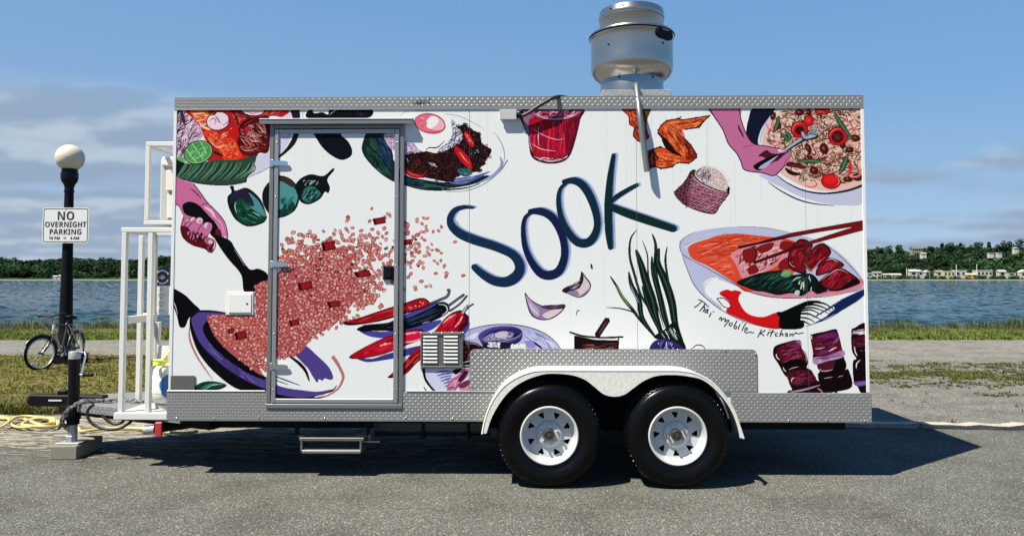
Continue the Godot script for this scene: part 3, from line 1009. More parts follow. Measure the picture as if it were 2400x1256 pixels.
func soup_bowl() -> void:
	sheet(1590, 510, 4.487)
	shape("bcc1df", [15, 290, 40, 230, 190, 150, 400, 110, 650, 93, 950, 113, 1200, 163, 1500, 250, 1700, 370, 1860, 530, 1968, 690, 1968, 800, 1880, 890, 1600, 1042, 1400, 1132, 1200, 1162, 1050, 1165, 800, 1122, 550, 1022, 350, 892, 180, 722, 80, 500])
	line("eceff6", 22, [60, 320, 180, 240, 330, 190, 480, 170], 1)
	shape("eff2f5", [280, 760, 380, 648, 560, 700, 760, 790, 1000, 842, 1400, 842, 1880, 785, 1700, 900, 1640, 960, 1500, 1080, 1300, 1155, 1060, 1163, 520, 1002, 450, 930, 350, 850])
	for i in 9:
		line("eff2f5", 22, [255 + i * 6, 700 + i * 18, 330 + i * 6, 650 + i * 20, 420, 640 + i * 22], 3)
	shape("102457", [1968, 750, 1968, 812, 1880, 882, 1700, 992, 1500, 1092, 1430, 1110, 1560, 1040, 1600, 1000, 1650, 965, 1640, 925, 1720, 890, 1770, 862, 1760, 840, 1880, 785], false)
	for i in 8:
		line("102457", 16, [1900 - i * 60, 800 + i * 30, 1780 - i * 46, 840 + i * 28, 1700 - i * 40, 870 + i * 26], 2)
	# soup
	shape("d8859a", [600, 680, 760, 775, 1000, 835, 1300, 838, 1600, 818, 1850, 765, 1945, 720, 1900, 640, 1500, 740, 1000, 740])
	shape("dd4a2e", [105, 330, 160, 275, 300, 230, 420, 190, 620, 168, 900, 195, 1080, 213, 1250, 262, 1300, 400, 1200, 600, 760, 780, 600, 690, 450, 592, 300, 502, 150, 432])
	strokes(["b83018", "e8674a", "c23a20", "f0876a"], [130, 340, 300, 240, 620, 180, 1000, 215, 700, 300, 560, 420, 640, 640, 450, 580, 180, 440], 90, 260, 12, 12, 9, 0.08)
	strokes(["8e2412"], [300, 250, 620, 180, 900, 210, 640, 330, 420, 440], 12, 200, 10, 8, 7, 0.05)
	specks(["f2a08c"], [200, 400, 500, 380, 600, 600, 300, 490], 40, 3, 6, 0.8)
	line("1a0f14", 7, [60, 390, 150, 450, 300, 530, 450, 615, 600, 700, 760, 782, 1000, 838, 1300, 845, 1600, 825, 1850, 770, 1960, 740], 1)
	# pale noodles and meat
	shape("d98e96", [550, 400, 620, 340, 760, 300, 1000, 235, 1095, 235, 1210, 300, 1180, 390, 1000, 530, 800, 610, 680, 640, 640, 560, 590, 460])
	strokes(["efc3c6", "7a1a20", "b85a64", "2a0a10"], [570, 400, 760, 310, 1080, 250, 1180, 330, 1000, 510, 700, 620, 620, 500], 90, 110, 35, 50, 11, 0.5)
	for d in [[690, 340, 800, 320, 835, 385, 800, 465, 715, 475, 680, 400], [850, 300, 1000, 262, 1010, 315, 890, 372, 835, 345], [1100, 245, 1240, 275, 1140, 340, 1070, 322], [730, 540, 800, 500, 850, 560, 760, 600], [1060, 480, 1160, 420, 1180, 520, 1080, 560]]:
		shape("2a070a", d)
		for k in range(0, d.size(), 2):
			d[k] = lerpf(d[k], d[0], 0.12)
		shape("85151a", d)
	line("f2e4e4", 9, [880, 385, 960, 360, 1005, 310, 1015, 265], 1)
	# red roast slices
	for d in [[1180, 335, 1290, 222, 1420, 290, 1335, 430, 1345, 590, 1190, 545, 1155, 450], [1320, 440, 1440, 300, 1545, 275, 1610, 380, 1450, 525, 1390, 565, 1308, 470], [1470, 520, 1560, 425, 1690, 450, 1740, 515, 1510, 605, 1450, 600], [1490, 665, 1680, 535, 1800, 570, 1910, 680, 1700, 760, 1560, 750]]:
		shape("150507", d)
		var e: Array = d.duplicate()
		var cx := 0.0
		var cy := 0.0
		for k in range(0, e.size(), 2):
			cx += e[k] / (e.size() / 2.0)
			cy += e[k + 1] / (e.size() / 2.0)
		for k in range(0, e.size(), 2):
			e[k] = lerpf(e[k], cx, 0.1)
			e[k + 1] = lerpf(e[k + 1], cy, 0.1)
		shape("760d16", e)
		strokes(["3c060b", "a01a28", "5a0a12", "b8304a"], e, 34, 130, 48, 12, 12, 0.15)
	line("d8a0a4", 8, [1170, 460, 1190, 500, 1240, 520], 1)
	line("d8a0a4", 8, [1320, 470, 1400, 555, 1460, 500, 1500, 440], 1)
	line("e8c4c6", 8, [1560, 450, 1620, 435, 1690, 470], 1)
	line("e8c4c6", 8, [1500, 660, 1600, 590, 1690, 545, 1790, 580], 1)
	shape("1a0508", [1850, 640, 1915, 690, 1700, 770, 1560, 765, 1700, 745])
	# greens
	var green := [615, 682, 760, 615, 900, 575, 1080, 555, 1200, 600, 1400, 590, 1500, 690, 1570, 760, 1470, 805, 1400, 770, 1300, 825, 1200, 795, 1060, 815, 980, 800, 900, 780, 820, 772, 735, 742]
	shape("0a1716", green)
	strokes(["1c3d35", "0a1716", "2c5a4a", "16302a"], [640, 680, 780, 620, 1080, 565, 1200, 610, 1250, 780, 1000, 790, 820, 750], 80, 170, 40, 14, 12, 0.2)
	strokes(["24483c", "d8e0dc", "0a1716"], [1250, 610, 1400, 600, 1420, 780, 1280, 800], 36, 110, 75, 18, 11, 0.2)
	shape("5f9f5e", [1080, 612, 1120, 548, 1195, 575, 1165, 622])
	line("b8dcae", 6, [1100, 600, 1140, 575, 1180, 580], 1)
	shape("b8cfc8", [1225, 805, 1240, 765, 1280, 770, 1270, 815])
	line("dfe6e4", 12, [1205, 670, 1240, 640, 1290, 625], 1)
	for i in 6:
		line("14090a", 16, [1420 + i * 14, 690, 1450 + i * 18, 740, 1460 + i * 22, 790], 1)
	# chopsticks
	shape("35080a", [632, 298, 800, 268, 1200, 158, 1960, 25, 1960, 80, 1500, 150, 1200, 205, 640, 328], false)
	shape("6f1213", [1000, 220, 1200, 165, 1960, 30, 1960, 78, 1500, 145, 1200, 196], false)
	shape("4a0b0d", [790, 462, 1270, 285, 1800, 112, 1960, 72, 1960, 132, 1400, 280, 800, 490], false)
	shape("74100f", [1270, 290, 1800, 116, 1960, 72, 1960, 128, 1400, 270], false)
	shape("741212", [1840, 50, 1960, 28, 1960, 132, 1800, 170], false)
	# red bird
	shape("d01218", [437, 790, 470, 768, 520, 757, 560, 770, 600, 764, 642, 772, 668, 785, 650, 810, 640, 835, 640, 880, 700, 980, 780, 1030, 900, 1045, 1040, 998, 1062, 1060, 1078, 1166, 900, 1152, 700, 1082, 520, 1002, 515, 960, 550, 930, 540, 890, 500, 850, 445, 812])
	line("0c0c0e", 9, [405, 850, 480, 848, 545, 905, 545, 950, 480, 935, 440, 890, 405, 850], 0)
	shape("060606", [1040, 995, 1100, 988, 1250, 920, 1380, 872, 1500, 880, 1420, 905, 1330, 945, 1300, 990, 1290, 1080, 1330, 1110, 1290, 1168, 1075, 1166, 1065, 1060])
	for f in [[30, 1300, 915, 1420, 890, 1540, 905, 1640, 965], [24, 1290, 935, 1420, 915, 1530, 945, 1610, 985], [20, 1300, 960, 1400, 945, 1500, 970, 1590, 1010], [20, 1280, 985, 1380, 970, 1440, 985, 1510, 1022], [24, 1260, 1010, 1360, 1010, 1430, 1035, 1500, 1075], [20, 1250, 1050, 1340, 1055, 1400, 1075, 1440, 1105], [22, 1250, 1085, 1320, 1090, 1360, 1110, 1400, 1125], [20, 1240, 1120, 1290, 1120, 1330, 1130]]:
		line("060606", f[0], f.slice(1), 2)
	line("14161c", 7, [35, 365, 80, 505, 180, 725, 350, 895, 550, 1025, 800, 1125, 1050, 1168], 1)
	line("14161c", 6, [1300, 1155, 1450, 1110, 1640, 1030, 1960, 800], 1)
	line("30323c", 6, [190, 148, 90, 195, 30, 250, 20, 330, 60, 400, 140, 450], 1)
	line("30323c", 6, [60, 305, 200, 230, 340, 190, 520, 168], 1)
	line("5a5f78", 5, [600, 95, 900, 105, 1200, 160], 1)
	line("30323c", 6, [1520, 255, 1700, 400, 1860, 560, 1962, 700], 1)
	# handwriting
	var pen := [
		[215, 862, 262, 885, 322, 940], [245, 885, 215, 915, 172, 945],
		[290, 905, 262, 940, 228, 985], [243, 962, 275, 938, 280, 955, 262, 990],
		[318, 968, 300, 966, 284, 982, 286, 998, 300, 994, 314, 974], [318, 966, 308, 990, 312, 1008],
		[350, 1002, 338, 1022, 330, 1046], [366, 986, 374, 994],
		[428, 1075, 450, 1050, 458, 1062, 452, 1085, 485, 1060, 500, 1068, 492, 1095, 522, 1078, 535, 1085, 510, 1115, 485, 1145],
		[555, 1105, 538, 1118, 545, 1138, 566, 1132, 568, 1112, 552, 1106],
		[622, 1085, 600, 1120, 588, 1158, 606, 1168, 618, 1150, 602, 1140],
		[655, 1122, 640, 1150, 632, 1175], [672, 1098, 680, 1104],
		[715, 1110, 690, 1150, 672, 1190],
		[700, 1185, 722, 1182, 730, 1165, 712, 1162, 700, 1190, 715, 1212, 755, 1205, 798, 1212],
		[878, 1178, 860, 1215, 838, 1258], [918, 1182, 890, 1205, 862, 1218, 885, 1228, 905, 1245],
		[955, 1205, 945, 1225, 940, 1240], [965, 1180, 972, 1186],
		[1000, 1180, 985, 1215, 972, 1252], [955, 1212, 985, 1205, 1018, 1202],
		[1050, 1215, 1030, 1220, 1025, 1240, 1048, 1246],
		[1095, 1182, 1080, 1215, 1068, 1248, 1090, 1225, 1105, 1222, 1100, 1246],
		[1125, 1240, 1148, 1232, 1150, 1218, 1132, 1222, 1130, 1245, 1158, 1246],
		[1180, 1222, 1176, 1245, 1200, 1222, 1208, 1232, 1204, 1246, 1240, 1212, 1262, 1222, 1318, 1212],
	]
	for p in pen:
		line("0c0e10", 11, p, 0)


func skewers() -> void:
	sheet(1800, 760, 5.232)
	shape("17060b", [72, 300, 110, 258, 200, 228, 340, 193, 402, 203, 418, 250, 422, 300, 472, 360, 497, 470, 482, 530, 542, 570, 602, 680, 652, 720, 702, 860, 268, 860, 262, 812, 300, 802, 263, 720, 258, 660, 208, 622, 128, 480, 72, 390])
	shape("560d1d", [125, 290, 340, 215, 400, 290, 445, 380, 445, 470, 350, 505, 200, 490, 140, 400])
	shape("6d2a58", [230, 250, 345, 208, 395, 215, 405, 280, 340, 300])
	strokes(["3c0a14", "741426", "8a3a68"], [140, 290, 340, 220, 430, 380, 430, 480, 200, 480], 40, 180, 14, 12, 20, 0.15)
	shape("4f0d1b", [240, 600, 430, 560, 540, 590, 590, 700, 320, 750])
	strokes(["7a1a2c", "2c060c", "6d2a58"], [270, 610, 430, 570, 560, 640, 580, 700, 330, 740], 30, 150, 14, 12, 18, 0.15)
	shape("0a0305", [190, 480, 390, 420, 470, 500, 240, 560])
	line("b489a8", 24, [275, 832, 450, 802, 645, 745], 1)
	line("d9c0d0", 9, [280, 828, 420, 800], 1)
	line("e6d6dc", 8, [255, 560, 310, 535, 385, 520], 1)
	line("f0e8ec", 14, [108, 360, 112, 400, 150, 440], 1)
	line("f0e8ec", 11, [190, 525, 205, 560, 232, 580], 1)
	line("f0e8ec", 12, [295, 710, 300, 670, 332, 652], 1)
	line("c79ab8", 14, [350, 205, 400, 225, 408, 260], 1)
	line("c79ab8", 12, [425, 320, 470, 380, 478, 470], 1)
	line("b489a8", 16, [610, 790, 640, 800, 690, 850], 1)
	shape("10040a", [528, 150, 560, 118, 700, 88, 822, 60, 864, 98, 922, 330, 942, 420, 947, 550, 997, 560, 1037, 762, 860, 824, 700, 834, 638, 720, 616, 612, 640, 580, 608, 500, 568, 482, 556, 400, 556, 340])
	shape("571021", [560, 165, 700, 110, 830, 85, 862, 150, 905, 330, 740, 378, 590, 385, 552, 280])
	shape("5a1c5e", [640, 160, 740, 110, 850, 110, 870, 200, 720, 250])
	strokes(["7d1a34", "35081a", "6a2a70", "4a0a14"], [570, 170, 820, 95, 890, 320, 600, 375], 40, 200, 12, 10, 18, 0.12)
	shape("b184ae", [560, 410, 720, 388, 925, 318, 930, 402, 740, 452, 582, 492])
	strokes(["6d3f74", "d3b4cc", "8a5a90"], [570, 415, 730, 395, 920, 335, 920, 400, 740, 445, 590, 480], 26, 180, 13, 6, 12, 0.08)
	shape("4a1224", [620, 500, 850, 450, 900, 540, 670, 575])
	shape("0a0406", [840, 440, 945, 430, 947, 560, 700, 580, 800, 560])
	line("cfa6c0", 14, [640, 545, 670, 572, 740, 570, 800, 552], 1)
	line("cbb2bc", 9, [690, 665, 740, 655, 800, 645], 1)
	line("cbb2bc", 8, [855, 650, 900, 635, 930, 628], 1)
	line("e6c8d4", 10, [585, 300, 640, 298, 705, 280], 1)
	line("f0dce2", 16, [750, 330, 800, 305, 850, 280], 1)
	line("c08aa0", 9, [800, 235, 850, 200, 880, 150], 1)
	line("f2eef0", 12, [548, 135, 540, 165, 548, 185], 1)
	line("0a0406", 30, [840, 820, 845, 850, 850, 880], 0)
	shape("10040a", [1030, 90, 1060, 48, 1240, 36, 1240, 830, 1150, 842, 1110, 772, 1058, 700, 1048, 460, 1090, 420, 1036, 320])
	shape("c2a0c6", [1045, 100, 1080, 70, 1240, 55, 1240, 95, 1060, 120])
	strokes(["10040a", "ede0ec"], [1050, 70, 1240, 50, 1240, 130, 1060, 130], 14, 130, 6, 4, 9, 0.05)
	shape("4d0f22", [1045, 180, 1240, 150, 1240, 250, 1060, 280])
	strokes(["7a2a44", "2a0812"], [1050, 180, 1230, 160, 1230, 270, 1060, 280], 12, 130, 6, 6, 14)
	line("f2eef0", 14, [1065, 270, 1078, 340, 1102, 388], 1)
	line("f2eef0", 14, [1090, 545, 1095, 480, 1140, 438], 1)
	line("d9c0d0", 9, [1140, 325, 1240, 316], 1)
	shape("7a4a96", [1060, 712, 1240, 690, 1240, 735, 1110, 760])
	line("c79ac6", 14, [1100, 735, 1240, 712], 1)


func garlic_cup_leek() -> void:
	sheet(1200, 540, 3.305)
	shape("1c141c", [98, 484, 142, 530, 200, 568, 270, 586, 404, 572, 402, 612, 342, 666, 270, 694, 188, 684, 134, 632])
	shape("8f78a4", [104, 498, 142, 538, 200, 576, 270, 594, 396, 600, 336, 658, 268, 687, 192, 677, 142, 628])
	shape("e0c8d0", [235, 655, 300, 620, 390, 605, 350, 650, 280, 683])
	shape("b79fc0", [110, 510, 160, 560, 210, 620, 200, 670, 150, 625])
	shape("3e2840", [225, 584, 400, 576, 398, 604, 285, 612])
	strokes(["7a5a80", "2a1a2c"], [230, 586, 395, 580, 390, 602, 290, 608], 10, 110, 2, 4, 5, 0.05)
	line("f0e8f0", 7, [135, 560, 160, 610, 215, 655], 1)
	shape("1c141c", [539, 318, 572, 358, 610, 410, 604, 462, 562, 506, 511, 520, 440, 494, 388, 470, 420, 438, 500, 408, 528, 368])
	shape("dcc6cc", [542, 340, 568, 368, 602, 414, 596, 460, 556, 499, 511, 512, 450, 490, 430, 480, 530, 440])
	shape("241a28", [539, 325, 556, 370, 532, 430, 470, 462, 392, 472, 430, 440, 500, 410, 528, 370])
	strokes(["8a7aa0", "c8b4c0", "241a28"], [440, 445, 530, 370, 552, 380, 520, 440, 450, 470], 16, 90, 38, 14, 5, 0.2)
	shape("8f7ea6", [430, 478, 500, 465, 520, 505, 470, 500])
	line("140e14", 5, [520, 505, 560, 490, 590, 455], 1)
	oval("0d0d12", 618, 280, 8, 23, -12)
	ring("14141a", 6, 512, 636, 9, 20, 25, 60, 330)
	# cup with a straw
	shape("12080b", [482, 815, 832, 838, 826, 940, 482, 940], false)
	shape("3a1620", [560, 880, 820, 868, 818, 940, 530, 940], false)
	strokes(["8a5a5c", "5c2028", "12080b"], [530, 880, 810, 870, 810, 930, 530, 930], 24, 130, 3, 4, 9, 0.1)
	shape("e8ecee", [500, 816, 640, 832, 822, 838, 820, 852, 640, 846], false)
	line("150a0d", 14, [449, 788, 550, 818, 700, 830, 861, 825], 0)
	line("150a0d", 10, [490, 845, 640, 860, 828, 862], 0)
	line("24101a", 46, [742, 690, 702, 750, 660, 815], 0)
	line("5e3844", 14, [738, 700, 705, 752, 672, 802], 1)
	# spring onions
	for l in [[42, 905, 322, 930, 430, 985, 540, 1012, 680, 1120, 835], [20, 965, -2, 920, 70, 914, 200, 950, 340, 1000, 500, 1080, 640, 1150, 820], [64, 962, 150, 1000, 260, 1040, 400, 1090, 540, 1120, 680, 1180, 845], [12, 1010, 78, 1050, 190, 1060, 360, 1110, 520, 1180, 760], [28, 1088, 28, 1115, 120, 1115, 330, 1170, 560, 1235, 810], [64, 1140, 138, 1130, 250, 1190, 400, 1240, 560, 1270, 740, 1335, 900], [18, 1205, 125, 1190, 230, 1210, 380, 1240, 520], [38, 1085, 200, 1095, 330, 1140, 500, 1180, 680, 1235, 840], [34, 1010, 430, 1050, 560, 1110, 700, 1190, 860]]:
		line("0c1917", l[0], l.slice(1), 1)
		line("2b4a40", l[0] * 0.22, l.slice(1), 1)
	line("0c1917", 26, [762, 355, 810, 430, 860, 520, 940, 620, 1000, 700, 1120, 840], 1)
	line("74934f", 15, [800, 420, 840, 480, 880, 545, 925, 600], 1)
	line("1a2a24", 10, [730, 597, 840, 605, 940, 635, 1010, 700], 1)
	shape("0c1715", [1100, 830, 1180, 770, 1260, 710, 1300, 800, 1350, 920, 1240, 870])
	strokes(["2b5a48", "dfe6e4", "0c1715"], [1110, 820, 1190, 760, 1260, 730, 1310, 860, 1240, 850], 26, 130, -62, 8, 8, 0.1)
	line("e9eef0", 5, [935, 50, 925, 140, 935, 220], 1)
	line("e9eef0", 5, [920, 420, 950, 500, 985, 560], 1)
	shape("2e2560", [1085, 935, 1095, 865, 1180, 838, 1290, 880, 1325, 935])
	strokes(["d6d2ea", "15103a", "6a5cae"], [1095, 870, 1180, 845, 1290, 885, 1300, 930, 1090, 930], 30, 60, 70, 25, 7, 0.2)
	line("14161c", 8, [1385, 925, 1430, 890, 1480, 895, 1500, 925], 1)


func dipping_plate() -> void:
	sheet(970, 750, 6.667)
	shape("aeb1da", [740, 210, 1000, 108, 1350, 66, 1700, 92, 2000, 185, 2200, 325, 2300, 450, 2300, 560, 740, 560])
	shape("cfd1ec", [140, 700, 760, 700, 900, 560, 920, 1180, 380, 1180, 210, 960])
	shape("d9dcf2", [840, 260, 1000, 190, 960, 280, 850, 300])
	strokes(["8d90c6", "c9ccea"], [1700, 120, 2000, 210, 2200, 360, 2250, 440, 1750, 430], 40, 260, -32, 8, 16, 0.1)
	line("14141d", 13, [740, 210, 1000, 110, 1350, 66, 1700, 92, 2000, 185, 2200, 325, 2300, 455], 1)
	line("1c1c30", 34, [1820, 320, 1920, 380, 2010, 450], 1)
	line("1c1c30", 30, [2080, 350, 2140, 450], 1)
	line("1c1c30", 14, [1900, 220, 2010, 260, 2060, 310], 1)
	line("f2f4fa", 22, [2130, 350, 2180, 440], 1)
	shape("8a86c4", [1740, 330, 1850, 330, 1900, 420, 1760, 430])
	# small bowl
	shape("221b48", [1040, 300, 1300, 330, 1600, 270, 1698, 190, 1650, 340, 1400, 425, 1130, 425])
	oval("4a438c", 1352, 235, 350, 140, -6)
	oval("120e3c", 1390, 232, 300, 98, -9)
	oval("2a2466", 1420, 190, 250, 60, -3)
	shape("8f86ac", [1090, 290, 1180, 220, 1300, 200, 1450, 180, 1560, 210, 1500, 290, 1300, 320, 1150, 320])
	strokes(["1a1440", "d8d4e6", "5c5290"], [1100, 285, 1300, 205, 1540, 200, 1500, 290, 1200, 315], 36, 100, 25, 30, 12, 0.3)
	shape("c4bccc", [1290, 200, 1445, 175, 1445, 270, 1280, 275])
	line("b8b6dc", 10, [1050, 280, 1180, 345, 1400, 330, 1620, 260, 1690, 180], 1)
	shape("181230", [1120, 360, 1420, 350, 1560, 400, 1450, 450, 1100, 440])
	for i in 40:
		oval(["f2f2f4", "d8d8e0", "b8b8c4"][i % 3], mr.randf_range(1160, 1340), mr.randf_range(350, 425), 18, 13, mr.randf_range(0, 180))
	for i in 50:
		oval(["f4f4f2", "dcdcd8", "e8e6dc"][i % 3], mr.randf_range(1520, 1740), mr.randf_range(385, 450), 18, 14, mr.randf_range(0, 180))
	# dark bowl behind the vent
	shape("1a0608", [740, 350, 930, 350, 1040, 400, 1095, 450, 900, 480, 870, 660, 740, 690])
	line("9a9cc8", 10, [770, 350, 930, 345, 1040, 390, 1090, 440], 1)
	line("e8e8f0", 7, [790, 372, 940, 372, 1030, 415], 1)
	specks(["c88a80", "7a2a24"], [770, 400, 880, 400, 860, 620, 770, 620], 26, 6, 12)
	line("f2f2f4", 16, [740, 680, 800, 660, 900, 630], 0)
	shape("0c0a10", [740, 690, 900, 640, 900, 730, 740, 740])
	line("f2f2f4", 12, [740, 712, 900, 708], 0)
	# meat on the lower plate
	for i in 6:
		line(["6d69b0", "4b4690"][i % 2], 26, [330 + i * 30, 830 + i * 42, 450 + i * 20, 800 + i * 42, 620 - i * 10, 800 + i * 34], 1, 0.3)
	shape("17131f", [600, 790, 700, 760, 760, 760, 660, 850])
	shape("b9658d", [515, 1130, 550, 960, 700, 850, 790, 755, 870, 800, 720, 1000, 620, 1130])
	shape("41092c", [690, 930, 800, 795, 845, 830, 740, 960])
	strokes(["e0a6bc", "8a3c66", "f0c4d0"], [530, 1100, 560, 970, 700, 900, 660, 1030, 600, 1100], 26, 90, 55, 20, 12)
	shape("6a2a48", [690, 1040, 780, 960, 900, 930, 900, 1000, 760, 1070])
	shape("c9859f", [690, 1040, 780, 1060, 900, 980, 900, 1130, 760, 1130])
	line("14101a", 10, [640, 1090, 720, 990, 870, 840], 1)
	line("14101a", 9, [690, 1050, 780, 1055, 880, 985], 1)
	line("101018", 40, [150, 740, 160, 850, 200, 960, 320, 1110], 0)
	line("f0f2f6", 8, [180, 800, 195, 900, 260, 1010, 340, 1110], 1)
	line("14141d", 16, [150, 1040, 180, 1090, 205, 1130], 1)


func chillies() -> void:
	sheet(780, 580, 3.304)
	shape("4a439b", [235, 600, 400, 590, 560, 520, 750, 445, 850, 430, 700, 580, 560, 620, 380, 640])
	shape("4a439b", [205, 640, 330, 648, 520, 640, 830, 560, 760, 640, 560, 690, 390, 700, 280, 685])
	shape("3d3788", [180, 850, 300, 860, 430, 820, 680, 760, 600, 830, 400, 870, 260, 885])
	shape("4a439b", [900, 640, 1000, 640, 1058, 560, 1040, 520, 1060, 600, 1010, 680, 860, 760])
	var c1 := [80, 575, 200, 545, 400, 478, 560, 428, 680, 390, 735, 408, 748, 440, 700, 472, 560, 514, 400, 562, 240, 592, 118, 602]
	shape("1d0608", c1)
	shape("b70f19", [96, 577, 205, 552, 400, 487, 562, 438, 680, 399, 726, 414, 738, 436, 696, 462, 556, 503, 396, 550, 240, 580])
	strokes(["7a080f", "d82230", "8c0a12"], [150, 575, 400, 492, 690, 405, 725, 430, 560, 500, 300, 566], 50, 170, 16, 6, 9, 0.1)
	specks(["f6c8bc", "f29a8a"], [520, 470, 680, 415, 715, 440, 560, 490], 40, 5, 9)
	shape("07070f", [186, 632, 262, 598, 420, 582, 600, 538, 760, 466, 840, 421, 894, 440, 899, 492, 832, 544, 680, 604, 520, 644, 330, 644, 240, 652])
	strokes(["16233a", "2a3f5c", "07070f"], [260, 612, 600, 560, 830, 445, 870, 490, 680, 590, 350, 635], 30, 220, 20, 6, 9, 0.1)
	line("8fa8b0", 8, [690, 590, 720, 580, 750, 572], 1)
	line("c8d4dc", 10, [815, 440, 870, 448, 885, 490, 840, 530], 1)
	for d in [[132, 840, 250, 768, 400, 697, 560, 646, 690, 634, 700, 700, 550, 764, 400, 824, 250, 856, 160, 862], [795, 640, 870, 545, 950, 494, 1012, 494, 1052, 562, 1004, 645, 840, 765, 660, 885, 560, 982, 425, 1006, 520, 930, 600, 830, 700, 740]]:
		shape("1d0608", d)
		var e: Array = d.duplicate()
		var cx := 0.0
		var cy := 0.0
		for k in range(0, e.size(), 2):
			cx += e[k] / (e.size() / 2.0)
			cy += e[k + 1] / (e.size() / 2.0)
		for k in range(0, e.size(), 2):
			e[k] = lerpf(e[k], cx, 0.045)
			e[k + 1] = lerpf(e[k + 1], cy, 0.06)
		shape("a90c1c", e)
	strokes(["d81a40", "5c060e", "c0102c"], [180, 835, 400, 720, 680, 650, 680, 690, 400, 810], 50, 190, 22, 6, 13, 0.1)
	strokes(["dc1840", "5c060e", "c0102c"], [830, 620, 900, 540, 1000, 510, 1030, 560, 980, 640, 860, 730, 820, 700], 40, 130, 52, 8, 15, 0.1)
	strokes(["8c0a14", "d03a40", "40060a"], [470, 990, 600, 850, 680, 780, 680, 860, 560, 965], 34, 120, 42, 8, 11, 0.1)
	shape("d41644", [545, 665, 690, 650, 690, 700, 560, 735])
	for l in [[545, 672, 600, 664, 660, 655], [540, 735, 620, 728, 680, 705], [850, 590, 900, 545, 950, 518], [940, 620, 980, 575, 1005, 530], [360, 765, 400, 748, 450, 738]]:
		line("f7b0b0", 12, l, 1, 0.6)
	shape("3a0a14", [1010, 500, 1050, 560, 1000, 640, 960, 640, 1020, 570])
	for l in [[22, 735, 445, 830, 405, 885, 378, 902, 335, 888, 330], [20, 890, 455, 950, 412, 1015, 365], [16, 905, 492, 980, 440, 1038, 375], [14, 1032, 482, 1060, 455, 1088, 438]]:
		line("161b26", l[0], l.slice(1), 0)
		line("7d86a4", l[0] * 0.3, l.slice(1), 1)
	line("161b26", 32, [1002, 512, 1030, 470, 1046, 440], 2)
	line("b6b2d2", 20, [1002, 510, 1028, 470, 1044, 440], 2)


func grain(x: float, y: float, s: float) -> void:
	var a := mr.randf_range(0, 180)
	var dark: String = ["7d2029", "8f2d33", "6a1a24"][mr.randi() % 3]
	var pink: String = ["dc958c", "d3857e", "e2a69c", "cd7468"][mr.randi() % 4]
	oval(dark, x, y, 6.6 * s, 4.7 * s, a)
	oval(pink, x + mr.randf_range(-0.6, 0.6), y + mr.randf_range(-0.6, 0.6), 5.2 * s, 3.4 * s, a)


